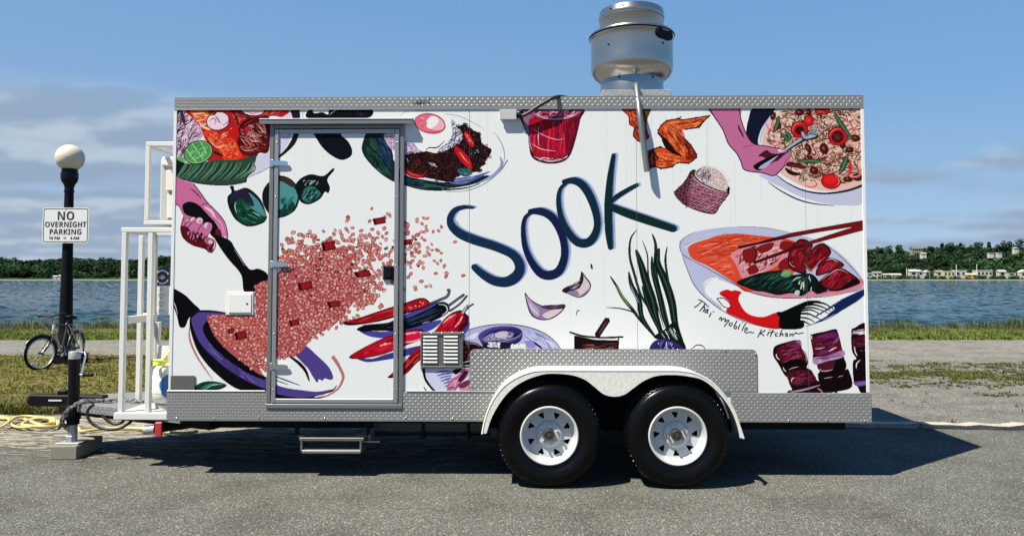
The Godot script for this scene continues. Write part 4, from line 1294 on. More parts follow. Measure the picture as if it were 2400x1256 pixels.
func wok_of_rice() -> void:
	sheet(390, 540, 2.99)
	# spatula
	shape("060608", [330, 30, 440, 70, 480, 130, 575, 268, 640, 268, 700, 300, 720, 360, 640, 400, 600, 440, 540, 425, 520, 310, 430, 200, 360, 100])
	line("a8a8b0", 5, [470, 130, 510, 190, 545, 250], 1)
	# wok handle
	shape("06060a", [20, 400, 120, 448, 182, 508, 232, 560, 180, 592, 150, 622, 126, 676, 88, 672, 68, 592, 30, 498, 20, 470])
	line("d8dce0", 6, [25, 470, 55, 520, 75, 590], 1)
	# wok
	line("b87c7e", 15, [162, 660, 160, 760, 215, 890, 320, 1045], 1)
	line("b67875", 26, [1165, 880, 1205, 940, 1238, 1010, 1235, 1050, 1200, 1110, 1120, 1160, 1040, 1182], 2)
	shape("08070f", [158, 640, 180, 583, 252, 558, 420, 576, 640, 640, 820, 860, 700, 1040, 760, 1110, 900, 1150, 1060, 1160, 1168, 1110, 1120, 1150, 1040, 1182, 850, 1188, 640, 1140, 480, 1105, 325, 985, 225, 862, 176, 742])
	shape("4f3f8a", [172, 640, 190, 598, 242, 572, 420, 585, 440, 620, 300, 622, 256, 682, 282, 762, 382, 872, 542, 982, 690, 1055, 700, 1112, 500, 1022, 340, 902, 228, 782])
	shape("4f3f8a", [690, 1040, 790, 1060, 900, 1105, 1050, 1128, 1168, 1112, 1060, 1158, 880, 1165, 700, 1115])
	strokes(["6a59a8", "3b2d70"], [240, 700, 300, 790, 540, 990, 680, 1070, 660, 1090, 480, 1010, 300, 860], 30, 160, -40, 8, 10, 0.08)
	shape("06060c", [252, 680, 300, 640, 330, 760, 480, 900, 640, 1010, 660, 1040, 540, 985, 380, 870, 282, 762])
	shape("edf1f3", [700, 850, 830, 850, 900, 900, 960, 1000, 1060, 1062, 1168, 1042, 1150, 1108, 900, 1112, 720, 1042])
	shape("4f3f8a", [880, 838, 960, 798, 1062, 880, 1142, 960, 1170, 1030, 1150, 1045, 1110, 1035, 1095, 1052, 1070, 1040, 1055, 1062, 1000, 980, 960, 930])
	line("edf1f3", 8, [1030, 1060, 1010, 1000, 980, 950], 1)
	line("08070f", 22, [830, 858, 920, 920, 975, 980, 1003, 1055], 1)
	line("14141a", 8, [740, 1010, 830, 1045, 940, 1085], 1)
	line("14141a", 6, [750, 1040, 800, 1060, 860, 1080], 1)
	line("edf1f3", 9, [1035, 1168, 1110, 1150, 1180, 1112], 1)
	line("08070f", 9, [1110, 1140, 1165, 1120, 1195, 1085], 1)
	# leaf by the plate
	shape("10392b", [190, 1098, 250, 1063, 335, 1058, 418, 1082, 380, 1112, 300, 1126, 190, 1128])
	line("3f9468", 9, [235, 1110, 310, 1078, 390, 1080], 1)
	line("c8d8d0", 5, [250, 1120, 320, 1085, 395, 1078], 1)
	# the rice
	sheet(0, 0, 1)
	var mass := [484, 742, 500, 740, 560, 742, 596, 738, 598, 672, 620, 660, 650, 640, 696, 626, 740, 618, 790, 634, 826, 660, 834, 698, 806, 736, 780, 764, 738, 786, 702, 828, 668, 838, 645, 838, 620, 880, 585, 862, 535, 824, 500, 785]
	shape("b0555a", mass)
	shape("c46457", [490, 745, 596, 742, 620, 800, 610, 860, 540, 815])
	shape("eef1f3", [604, 850, 632, 836, 640, 860, 622, 884])
	var poly := PackedVector2Array(pairs(mass))
	for i in 2300:
		var p := Vector2(mr.randf_range(482, 905), mr.randf_range(592, 885))
		if Geometry2D.is_point_in_polygon(p, poly):
			grain(p.x, p.y, mr.randf_range(0.75, 1.05))
	for i in 360: # the toss to the upper right
		var s := pow(mr.randf(), 1.25)
		var mid := Vector2(760, 640).lerp(Vector2(1010, 585), s)
		var p := mid + Vector2(mr.randfn() * (40.0 + 28.0 * s), mr.randfn() * (52.0 - 6.0 * s))
		if p.y < 488 or p.x > 1095 or (p.x > 900 and p.y > 690) or p.y > 760:
			continue
		grain(p.x, p.y, mr.randf_range(0.7, 1.0) * (1.0 - 0.15 * s))
	for i in 120:
		var p := Vector2(mr.randf_range(660, 900), mr.randf_range(545, 620) + mr.randf_range(-14, 14))
		grain(p.x, p.y, mr.randf_range(0.7, 1.0))
	for i in 420: # thinning out around the heap
		var th := mr.randf_range(-2.4, 0.9)
		var q := 1.0 + absf(mr.randfn()) * 0.32
		var p := Vector2(735 + cos(th) * 98 * q, 700 + sin(th) * 84 * q)
		if p.x < 908 and not (p.x > 798 and p.y > 722):
			grain(p.x, p.y, mr.randf_range(0.75, 1.05))
	for i in 70:
		var p := Vector2(mr.randf_range(740, 860), mr.randf_range(735, 800))
		if (p.x - 740) * 0.5 + (p.y - 735) < 60:
			grain(p.x, p.y, mr.randf_range(0.6, 0.9))
	for i in 34:
		var p := Vector2(mr.randf_range(660, 1080), mr.randf_range(560, 760))
		if p.y < 700 - (p.x - 700) * 0.1:
			oval("1a2620", p.x, p.y, 3.4, 3.0, 0)
			oval("4a5c54", p.x - 0.8, p.y - 0.8, 1.4, 1.2, 0)
	for c in [[770, 577, 17, 13], [715, 670, 18, 12], [850, 642, 20, 9], [783, 713, 16, 9], [690, 756, 13, 9], [889, 518, 16, 10], [563, 786, 15, 12], [952, 568, 14, 8], [540, 775, 8, 7]]:
		var k: float = c[2]
		var j: float = c[3]
		shape("2a060a", [c[0] - k, c[1] - j * 0.5, c[0] + k * 0.8, c[1] - j, c[0] + k, c[1] + j * 0.5, c[0] - k * 0.7, c[1] + j], false)
		shape("8a111c", [c[0] - k * 0.6, c[1] - j * 0.45, c[0] + k * 0.75, c[1] - j * 0.85, c[0] + k * 0.85, c[1] + j * 0.3, c[0] - k * 0.4, c[1] + j * 0.75], false)
		line("c8404c", 2.2, [c[0] - k * 0.2, c[1] - j * 0.5, c[0] - k * 0.1, c[1] + j * 0.6], 1)
		line("c8404c", 1.8, [c[0] + k * 0.3, c[1] - j * 0.6, c[0] + k * 0.35, c[1] + j * 0.4], 1)


func fat(c: String, p: Array, w: Array, off := Vector2.ZERO) -> void: # a brush stroke whose width is given along it
	var q := to_tex(curve(pairs(p).map(func(z): return z + off), 8))
	var left := PackedVector2Array()
	var right := PackedVector2Array()
	var cnt := q.size()
	for i in cnt:
		var d := (q[mini(i + 1, cnt - 1)] - q[maxi(i - 1, 0)]).normalized()
		var o := Vector2(-d.y, d.x)
		var s := float(i) / (cnt - 1) * (w.size() - 1)
		var k: int = mini(int(s), w.size() - 2)
		var ww := lerpf(w[k], w[k + 1], s - k) * 0.5 * tk()
		left.append(q[i] + o * ww)
		right.append(q[i] - o * ww)
	right.reverse()
	left.append_array(right)
	raster(Color(c), left)
	for e in [[0, w[0]], [cnt - 1, w[w.size() - 1]]]:
		var disc := PackedVector2Array()
		for i in 20:
			disc.append(q[e[0]] + Vector2(cos(TAU * i / 20), sin(TAU * i / 20)) * e[1] * 0.5 * tk())
		raster(Color(c), disc)


func name_in_brush() -> void:
	sheet(0, 0, 1)
	var letters := [
		["142c4c", [1109, 487, 1088, 486, 1067, 492, 1055, 510, 1058, 529, 1078, 548, 1113, 563, 1158, 577, 1197, 594, 1214, 612, 1218, 632, 1207, 650, 1186, 661, 1160, 659, 1138, 648, 1122, 636, 1111, 626], [5, 10, 14, 16, 20, 22, 21, 20, 22, 24, 26, 22, 20, 17, 14]],
		["131f45", [1243, 499, 1230, 512, 1226, 540, 1231, 580, 1246, 615, 1268, 641, 1292, 645, 1312, 632, 1323, 600, 1321, 566, 1310, 533, 1292, 508, 1268, 496, 1243, 496], [8, 9, 11, 13, 16, 20, 22, 20, 17, 17, 19, 19, 18, 12]],
		["112a3f", [1326, 430, 1313, 444, 1309, 470, 1314, 505, 1329, 540, 1351, 566, 1374, 570, 1391, 556, 1400, 530, 1397, 500, 1385, 465, 1368, 437, 1347, 424, 1322, 426], [8, 9, 11, 13, 16, 19, 21, 19, 16, 17, 19, 19, 17, 11]],
		["0e2b2c", [1492, 434, 1470, 446, 1446, 461, 1428, 478], [9, 11, 12, 8]],
		["0e2a2b", [1430, 484, 1470, 500, 1520, 517, 1578, 536], [16, 20, 20, 17]],
		["0e2a30", [1438, 364, 1430, 420, 1426, 480, 1427, 540, 1431, 580], [9, 15, 19, 18, 12]],
	]
	for l in letters:
		fat("aab8dc", l[1], l[2], Vector2(7, -2))
	for l in letters:
		fat("5f78a8", l[1], l[2], Vector2(2.5, -1))
	for l in letters:
		fat(l[0], l[1], l[2])


# ---------------------------------------------------------------- materials
func tri_mat(m: StandardMaterial3D, tex: Texture2D, metres: float) -> StandardMaterial3D:
	m.albedo_texture = tex
	m.uv1_triplanar = true
	m.uv1_world_triplanar = true
	m.uv1_scale = Vector3.ONE / metres
	return m


func tri_detail(m: StandardMaterial3D, tex: Texture2D, metres: float) -> void:
	m.detail_enabled = true
	m.detail_albedo = tex
	m.detail_blend_mode = BaseMaterial3D.BLEND_MODE_MUL
	m.detail_uv_layer = BaseMaterial3D.DETAIL_UV_2
	m.uv2_triplanar = true
	m.uv2_world_triplanar = true
	m.uv2_scale = Vector3.ONE / metres


func stone_image(size: int, base: Array, specks_: Array, count: int, r0: float, r1: float, sd: int) -> ImageTexture: # a field of small chips over a mottled ground, made to tile
	var r := RandomNumberGenerator.new()
	r.seed = sd
	var im2 := Image.create(size, size, false, Image.FORMAT_RGB8)
	im2.fill(base[0])
	for i in count:
		var w := r.randf_range(r0, r1)
		var h := w * r.randf_range(0.6, 1.2)
		var x := r.randi() % size
		var y := r.randi() % size
		var c: Color = specks_[r.randi() % specks_.size()]
		var k := r.randf_range(0.85, 1.15)
		c = Color(c.r * k, c.g * k, c.b * k)
		for ox in [0, -size]:
			for oy in [0, -size]:
				if x + ox + w < 0 or y + oy + h < 0:
					continue
				im2.fill_rect(Rect2i(x + ox, y + oy, maxi(1, int(w)), maxi(1, int(h))), c)
				if w > 3.0:
					im2.fill_rect(Rect2i(x + ox + 1, y + oy - 1, maxi(1, int(w) - 2), int(h) + 2), c)
	return ImageTexture.create_from_image(im2)


func make_materials() -> void:
	var blotch := noise_tex(512, 0.012, [[0.0, Color(0.82, 0.815, 0.805)], [0.5, Color(0.96, 0.96, 0.955)], [1.0, Color(1, 1, 1)]], FastNoiseLite.TYPE_SIMPLEX_SMOOTH, 5, 3)
	var asphalt_tex := stone_image(1024, [ln(0.122, 0.121, 0.105)], [ln(0.08, 0.079, 0.07), ln(0.155, 0.153, 0.132), ln(0.11, 0.109, 0.096), ln(0.18, 0.176, 0.152), ln(0.13, 0.129, 0.112), ln(0.05, 0.05, 0.045), ln(0.23, 0.225, 0.195), ln(0.13, 0.128, 0.112), ln(0.1, 0.099, 0.086), ln(0.36, 0.35, 0.31)], 56000, 2, 6.5, 5)
	M.asphalt = tri_mat(mat(ln(0.8, 0.82, 0.85), 0.95, 0.0, 0.15), asphalt_tex, 1.4)
	tri_detail(M.asphalt, blotch, 5.3)
	M.asphalt.heightmap_enabled = true
	M.asphalt.heightmap_texture = asphalt_tex
	M.asphalt.heightmap_scale = 0.25
	var gravel_tex := stone_image(1024, [ln(0.17, 0.165, 0.15)], [ln(0.12, 0.117, 0.108), ln(0.22, 0.21, 0.19), ln(0.17, 0.165, 0.15), ln(0.27, 0.26, 0.235), ln(0.15, 0.145, 0.13), ln(0.1, 0.098, 0.09)], 30000, 3, 9, 6)
	M.gravel = tri_mat(mat(ln(0.84, 0.85, 0.84), 0.95, 0.0, 0.25), gravel_tex, 2.3)
	tri_detail(M.gravel, blotch, 3.7)
	M.gravel.heightmap_enabled = true
	M.gravel.heightmap_texture = gravel_tex
	M.gravel.heightmap_scale = 0.6
	M.path = tri_mat(mat(ln(0.76, 0.77, 0.78), 0.95, 0.0, 0.25), stone_image(512, [ln(0.215, 0.2, 0.175)], [ln(0.17, 0.16, 0.14), ln(0.25, 0.235, 0.205), ln(0.21, 0.2, 0.175), ln(0.29, 0.27, 0.235)], 12000, 3, 9, 8), 2.0)
	tri_detail(M.path, blotch, 6.1)
	var soil_ramp := [[0.0, ln(0.055, 0.05, 0.022)], [0.4, ln(0.09, 0.085, 0.032)], [0.65, ln(0.14, 0.125, 0.05)], [1.0, ln(0.21, 0.185, 0.085)]]
	M.soil = tri_mat(mat(Color.WHITE, 1.0, 0.0, 0.1), noise_tex(512, 0.035, soil_ramp, FastNoiseLite.TYPE_SIMPLEX_SMOOTH, 5, 9), 1.7)
	M.bank = tri_mat(mat(Color.WHITE, 1.0, 0.0, 0.1), noise_tex(512, 0.03, [[0.0, ln(0.03, 0.035, 0.012)], [1.0, ln(0.09, 0.1, 0.035)]], FastNoiseLite.TYPE_SIMPLEX_SMOOTH, 5, 19), 1.7)
	M.kerb = tri_mat(mat(Color.WHITE, 0.9, 0.0, 0.3), noise_tex(512, 0.05, [[0.0, ln(0.2, 0.18, 0.15)], [0.5, ln(0.36, 0.34, 0.29)], [1.0, ln(0.46, 0.43, 0.37)]], FastNoiseLite.TYPE_SIMPLEX_SMOOTH, 5, 21), 0.9)
	M.block = tri_mat(mat(Color.WHITE, 0.95, 0.0, 0.2), noise_tex(512, 0.06, [[0.0, ln(0.12, 0.105, 0.085)], [0.5, ln(0.22, 0.2, 0.17)], [1.0, ln(0.3, 0.28, 0.24)]], FastNoiseLite.TYPE_SIMPLEX_SMOOTH, 5, 22), 0.35)
	# worn, sandy streaks on the road's edge, with gaps through which the asphalt shows
	var r := RandomNumberGenerator.new()
	r.seed = 31
	var wi := Image.create(1024, 512, false, Image.FORMAT_RGBA8)
	wi.fill(Color(0.5, 0.47, 0.4, 0))
	for i in 5200:
		var y := int(512.0 * r.randf())
		var edge := 1.0 - y / 512.0
		if r.randf() > 0.12 + 0.88 * pow(edge, 0.8):
			continue
		var l := int(r.randf_range(8, 90))
		var c := [ln(0.34, 0.31, 0.25), ln(0.27, 0.25, 0.2), ln(0.42, 0.39, 0.31), ln(0.22, 0.205, 0.17), ln(0.16, 0.15, 0.125)][r.randi() % 5] as Color
		var x := r.randi() % 1024
		for ox in [0, -1024]:
			wi.fill_rect(Rect2i(x + ox, y, l, 1 + r.randi() % 3), c)
			wi.fill_rect(Rect2i(x + ox + l / 4, y - 1, l / 2, 3), c)
	M.worn = mat(Color.WHITE, 0.95, 0.0, 0.2)
	M.worn.albedo_texture = ImageTexture.create_from_image(wi)
	M.worn.transparency = BaseMaterial3D.TRANSPARENCY_ALPHA_SCISSOR
	M.worn.alpha_scissor_threshold = 0.5
	# water: dark blue with two sizes of ripple
	M.water = mat(ln(0.005, 0.026, 0.034), 0.1, 0.0, 0.1)
	# trailer
	M.mural = mat(Color(0.862, 0.862, 0.857), 0.35, 0.0, 0.2)
	M.mural.albedo_texture = paint_mural()
	M.mural.texture_repeat = false
	M.white = mat(ln(0.62, 0.625, 0.62), 0.4)
	M.white_frame = mat(ln(0.56, 0.56, 0.545), 0.45)
	M.seam = mat(ln(0.45, 0.46, 0.47), 0.6)
	M.plate = mat(ln(0.2, 0.205, 0.203), 0.5, 0.3)
	M.plate_edge = mat(ln(0.27, 0.275, 0.27), 0.4, 0.35)
	var brushed := noise_tex(512, 0.02, [[0.0, Color(0.7, 0.7, 0.7)], [1.0, Color(1, 1, 1)]], FastNoiseLite.TYPE_SIMPLEX_SMOOTH, 4, 33)
	M.frame = mat(ln(0.2, 0.203, 0.2), 0.42, 0.6)
	M.frame_light = mat(ln(0.33, 0.333, 0.33), 0.38, 0.65)
	M.alu = mat(ln(0.4, 0.385, 0.365), 0.27, 0.95)
	M.roof = mat(ln(0.13, 0.13, 0.125), 0.8)
	M.alu_pipe = mat(ln(0.2, 0.21, 0.215), 0.42, 0.7)
	M.chrome = mat(ln(0.7, 0.7, 0.7), 0.2, 1.0)
	M.steel = mat(ln(0.14, 0.14, 0.135), 0.5, 0.6)
	M.galv = tri_mat(mat(ln(0.5, 0.515, 0.515), 0.5, 0.4), brushed, 0.2)
	M.galv.uv1_world_triplanar = false
	M.black = mat(ln(0.006, 0.006, 0.007), 0.5, 0.0, 0.22)
	M.black_gloss = mat(ln(0.005, 0.005, 0.007), 0.25, 0.0, 0.3)
	M.black_matt = mat(ln(0.006, 0.006, 0.007), 0.9, 0.0, 0.1)
	M.rubber = mat(ln(0.002, 0.002, 0.0024), 0.26, 0.0, 0.3)
	M.cable = mat(ln(0.012, 0.012, 0.013), 0.5)
	M.tank = mat(ln(0.012, 0.018, 0.03), 0.25)
	M.rim = mat(ln(0.46, 0.475, 0.485), 0.28)
	M.fender = tri_mat(mat(ln(0.68, 0.68, 0.66), 0.4), noise_tex(256, 0.08, [[0.0, Color(0.88, 0.87, 0.84)], [1.0, Color(1, 1, 1)]], FastNoiseLite.TYPE_SIMPLEX_SMOOTH, 4, 40), 0.6)
	M.bronze = mat(ln(0.12, 0.1, 0.085), 0.4, 0.8)
	M.plastic = mat(ln(0.64, 0.64, 0.62), 0.45)
	M.plastic_grey = mat(ln(0.4, 0.41, 0.41), 0.5)
	M.cream = mat(ln(0.62, 0.6, 0.52), 0.5)
	M.yellow = mat(ln(0.55, 0.45, 0.17), 0.5)
	M.rope = mat(ln(0.66, 0.72, 0.12), 0.7)
	M.red = mat(ln(0.4, 0.02, 0.025), 0.45)
	M.blue = mat(ln(0.03, 0.13, 0.36), 0.4)
	M.navy = mat(ln(0.012, 0.025, 0.075), 0.5)
	M.ink = mat(ln(0.02, 0.02, 0.022), 0.6)
	M.sign_white = mat(ln(0.62, 0.635, 0.635), 0.4)
	M.globe = mat(ln(0.58, 0.52, 0.42), 0.3)
	M.leaf_grass = mat(Color.WHITE, 0.75, 0.0, 0.25)
	M.leaf_grass.vertex_color_use_as_albedo = true
	M.leaf_grass.backlight_enabled = true
	M.leaf_grass.backlight = Color(0.35, 0.4, 0.2)
	M.leaves = mat(Color.WHITE, 0.8, 0.0, 0.2)
	M.leaves.vertex_color_use_as_albedo = true
	M.bark = mat(ln(0.09, 0.075, 0.06), 0.9)
	M.far_ground = mat(ln(0.035, 0.06, 0.022), 1.0, 0.0, 0.1)
	M.shingle = mat(ln(0.2, 0.19, 0.165), 1.0, 0.0, 0.1)


# ---------------------------------------------------------------- the ground
func kz(x: float) -> float: # distance of the road's far edge: it runs a little askew to the trailer
	return 6.97 + 0.088 * (3.38 - x)


func strip(g: Geo, xs: Array, near: Callable, far: Callable, y: float) -> void:
	for i in xs.size() - 1:
		var a: float = xs[i]
		var b: float = xs[i + 1]
		g.quad(Vector3(a, y, -near.call(a)), Vector3(b, y, -near.call(b)), Vector3(b, y, -far.call(b)), Vector3(a, y, -far.call(a)), Vector3.UP)
		if y > 0.005: # its near edge reaches down into the ground
			g.quad(Vector3(a, y, -near.call(a)), Vector3(b, y, -near.call(b)), Vector3(b, y - 0.03, -near.call(b) + 0.02), Vector3(a, y - 0.03, -near.call(a) + 0.02), Vector3(0, 0.5, 1))


func span(a: float, b: float, step: float) -> Array:
	var o := []
	var c: int = maxi(1, int(ceil((b - a) / step)))
	for i in c + 1:
		o.append(lerpf(a, b, float(i) / c))
	return o


func build_ground() -> void:
	var wob := FastNoiseLite.new()
	wob.seed = 3
	wob.frequency = 0.9
	var g := Geo.new()
	strip(g, span(-90, 90, 6), func(_x): return -60.0, func(x): return kz(x) + 0.05, 0.0)
	structure("road", g, M.asphalt)
	g = Geo.new()
	strip(g, span(-90, 90, 6), func(x): return kz(x) + 0.04, func(_x): return 21.0, 0.012)
	structure("gravel_ground", g, M.gravel)
	g = Geo.new()
	strip(g, span(-90, -0.4, 0.5), func(x): return kz(x) + 0.22 + 0.1 * wob.get_noise_1d(x), func(x): return 13.2 + 0.12 * wob.get_noise_1d(x + 50.0), 0.024)
	structure("lawn_ground", g, M.soil)
	g = Geo.new()
	strip(g, span(-90, 90, 0.5), func(x): return (13.1 if x < 0.0 else 12.5) + 0.3 * wob.get_noise_1d(x * 1.7 + 20.0), func(x): return 16.6 + 0.12 * wob.get_noise_1d(x * 2.0 + 90.0), 0.018)
	structure("path", g, M.path)
	g = Geo.new()
	strip(g, span(-90, 90, 0.5), func(x): return 16.5 + 0.15 * wob.get_noise_1d(x * 2.0 + 90.0), func(_x): return 20.4, 0.03)
	structure("verge_ground", g, M.soil)
	g = Geo.new()
	for x in span(-90, 84, 6):
		g.quad(Vector3(x, 0.03, -20.3), Vector3(x + 6, 0.03, -20.3), Vector3(x + 6, -0.9, -22.0), Vector3(x, -0.9, -22.0), Vector3(0, 1, -1))
		g.quad(Vector3(x, -0.9, -22.0), Vector3(x + 6, -0.9, -22.0), Vector3(x + 6, -2.4, -26.0), Vector3(x, -2.4, -26.0), Vector3(0, 1, -1))
	structure("shore_bank", g, M.bank)
	# the road's far edge: low, broken concrete
	var kerb := Node3D.new()
	kerb.name = "kerb"
	kerb.set_meta("kind", "structure")
	add_child(kerb)
	var x := -12.0
	while x < 9.0:
		var l := rng.randf_range(0.7, 2.1)
		if x < -2.5:
			l = rng.randf_range(0.35, 0.9)
		var gap := 0.02 if x > -2.0 else rng.randf_range(0.03, 0.22)
		var top := 0.045 if x > -2.0 else rng.randf_range(0.03, 0.075)
		var wide := 0.13 if x > -2.0 else rng.randf_range(0.12, 0.24)
		var k := Geo.new()
		var at := Vector3(x, 0, -kz(x))
		var end := Vector3(x + l, 0, -kz(x + l))
		var dir := (end - at).normalized()
		var xf := Transform3D(Basis(dir, Vector3.UP, dir.cross(Vector3.UP)), at)
		# an uneven slab: its top wanders
		var steps: int = maxi(2, int(l / 0.12))
		var ring := []
		for i in steps + 1:
			var s := l * i / steps
			var h := top + rng.randf_range(-0.012, 0.008)
			ring.append([Vector3(s, -0.05, -0.02 + rng.randf_range(-0.012, 0.012)), Vector3(s, h - 0.01, 0.0 + rng.randf_range(-0.01, 0.014)), Vector3(s, h, 0.02), Vector3(s, h - rng.randf_range(0, 0.01), -wide), Vector3(s, -0.05, -wide - 0.02)])
		for i in steps:
			for j in 4:
				k.quad(xf * ring[i][j], xf * ring[i + 1][j], xf * ring[i + 1][j + 1], xf * ring[i][j + 1], Vector3(0, 1, 0.6 if j < 2 else -0.6))
		k.quad(xf * ring[0][0], xf * ring[0][1], xf * ring[0][3], xf * ring[0][4], -dir)
		k.quad(xf * ring[steps][0], xf * ring[steps][1], xf * ring[steps][3], xf * ring[steps][4], dir)
		put("kerb_stone", k, M.kerb, kerb)
		x += l + gap
	# sandy, worn asphalt in front of it on the left
	g = Geo.new()
	for x0 in span(-12, -0.5, 0.5):
		var x1: float = x0 + 0.5
		var d := 1.75
		var q := [Vector3(x0, 0.004, -kz(x0) + 0.02), Vector3(x1, 0.004, -kz(x1) + 0.02), Vector3(x1, 0.004, -kz(x1) + d), Vector3(x0, 0.004, -kz(x0) + d)]
		var u := [Vector2(x0 / 3.0, 0.002), Vector2(x1 / 3.0, 0.002), Vector2(x1 / 3.0, 0.998), Vector2(x0 / 3.0, 0.998)]
		g.tri(q[0], q[1], q[2], Vector3.UP, Vector3.UP, Vector3.UP, u[0], u[1], u[2])
		g.tri(q[0], q[2], q[3], Vector3.UP, Vector3.UP, Vector3.UP, u[0], u[2], u[3])
	structure("road_edge_sand", g, M.worn)


# ---------------------------------------------------------------- bay, far shore, far trees and houses
func ridge(x: float) -> float: # height of the far hills
	var l := 17.5 + 3.2 * sin(x * 0.013) + 2.6 * sin(x * 0.041 + 1.0)
	var r := 29.0 + 3.0 * sin(x * 0.021 + 0.6) + 2.0 * sin(x * 0.055)
	return lerpf(l, r, smoothstep(120.0, 420.0, x))


func hill(x: float, d: float) -> float: # height of the far land at x, d metres behind the shoreline
	var t := clampf((d - 26.0) / 130.0, 0.0, 1.0)
	return -1.5 + 2.2 * smoothstep(0.0, 14.0, d) + ridge(x) * t * t * (3.0 - 2.0 * t) - 0.02 * maxf(0.0, d - 170.0)


const SHORE := 860.0


func crown(leaf_count: int, r: Vector3, size: float, tones: Array, sd: int, lumps := 7, pointed := 0.0) -> ArrayMesh:
	var rr := RandomNumberGenerator.new()
	rr.seed = sd
	var g := Geo.new()
	var c := []
	for i in lumps:
		var y := rr.randf_range(-0.75, 0.85)
		var fall := (1.0 - pointed * (y + 0.9) / 1.8)
		var a := rr.randf() * TAU
		var q := rr.randf_range(0.25, 0.6) * fall
		c.append([Vector3(cos(a) * q, y, sin(a) * q), rr.randf_range(0.35, 0.55) * maxf(fall, 0.25)])
	for i in leaf_count:
		var k: Array = c[rr.randi() % lumps]
		var d := Vector3(rr.randfn(), rr.randfn() + 0.15, rr.randfn()).normalized()
		var p: Vector3 = (k[0] + d * k[1] * rr.randf_range(0.8, 1.05)) * r
		var n := (d + Vector3(rr.randfn(), rr.randfn(), rr.randfn()) * 0.35).normalized()
		var u := n.cross(Vector3(rr.randfn(), rr.randfn(), rr.randfn())).normalized() * size * rr.randf_range(0.6, 1.3)
		var w := n.cross(u.normalized()) * size * rr.randf_range(0.5, 1.1)
		var tone: Color = tones[rr.randi() % tones.size()]
		g.ink = tone * rr.randf_range(0.75, 1.25)
		g.tri(p + u, p - u * 0.6 + w, p - u * 0.6 - w, n, n, n)
		g.tri(p + u * 0.3 + w, p - u - w * 0.3, p + u * 0.5 - w, n, n, n)
	return g.mesh()


func multi(called: String, mesh: Mesh, material: Material, places: Array, tints: Array, label: String, category: String) -> MultiMeshInstance3D:
	var mm := MultiMesh.new()
	mm.transform_format = MultiMesh.TRANSFORM_3D
	mm.use_colors = true
	mm.mesh = mesh
	mm.instance_count = places.size()
	for i in places.size():
		mm.set_instance_transform(i, places[i])
		mm.set_instance_color(i, tints[i])
	var o := MultiMeshInstance3D.new()
	o.name = numbered(called)
	o.multimesh = mm
	o.material_override = material
	add_child(o)
	tag(o, label, category, "", "stuff")
	return o


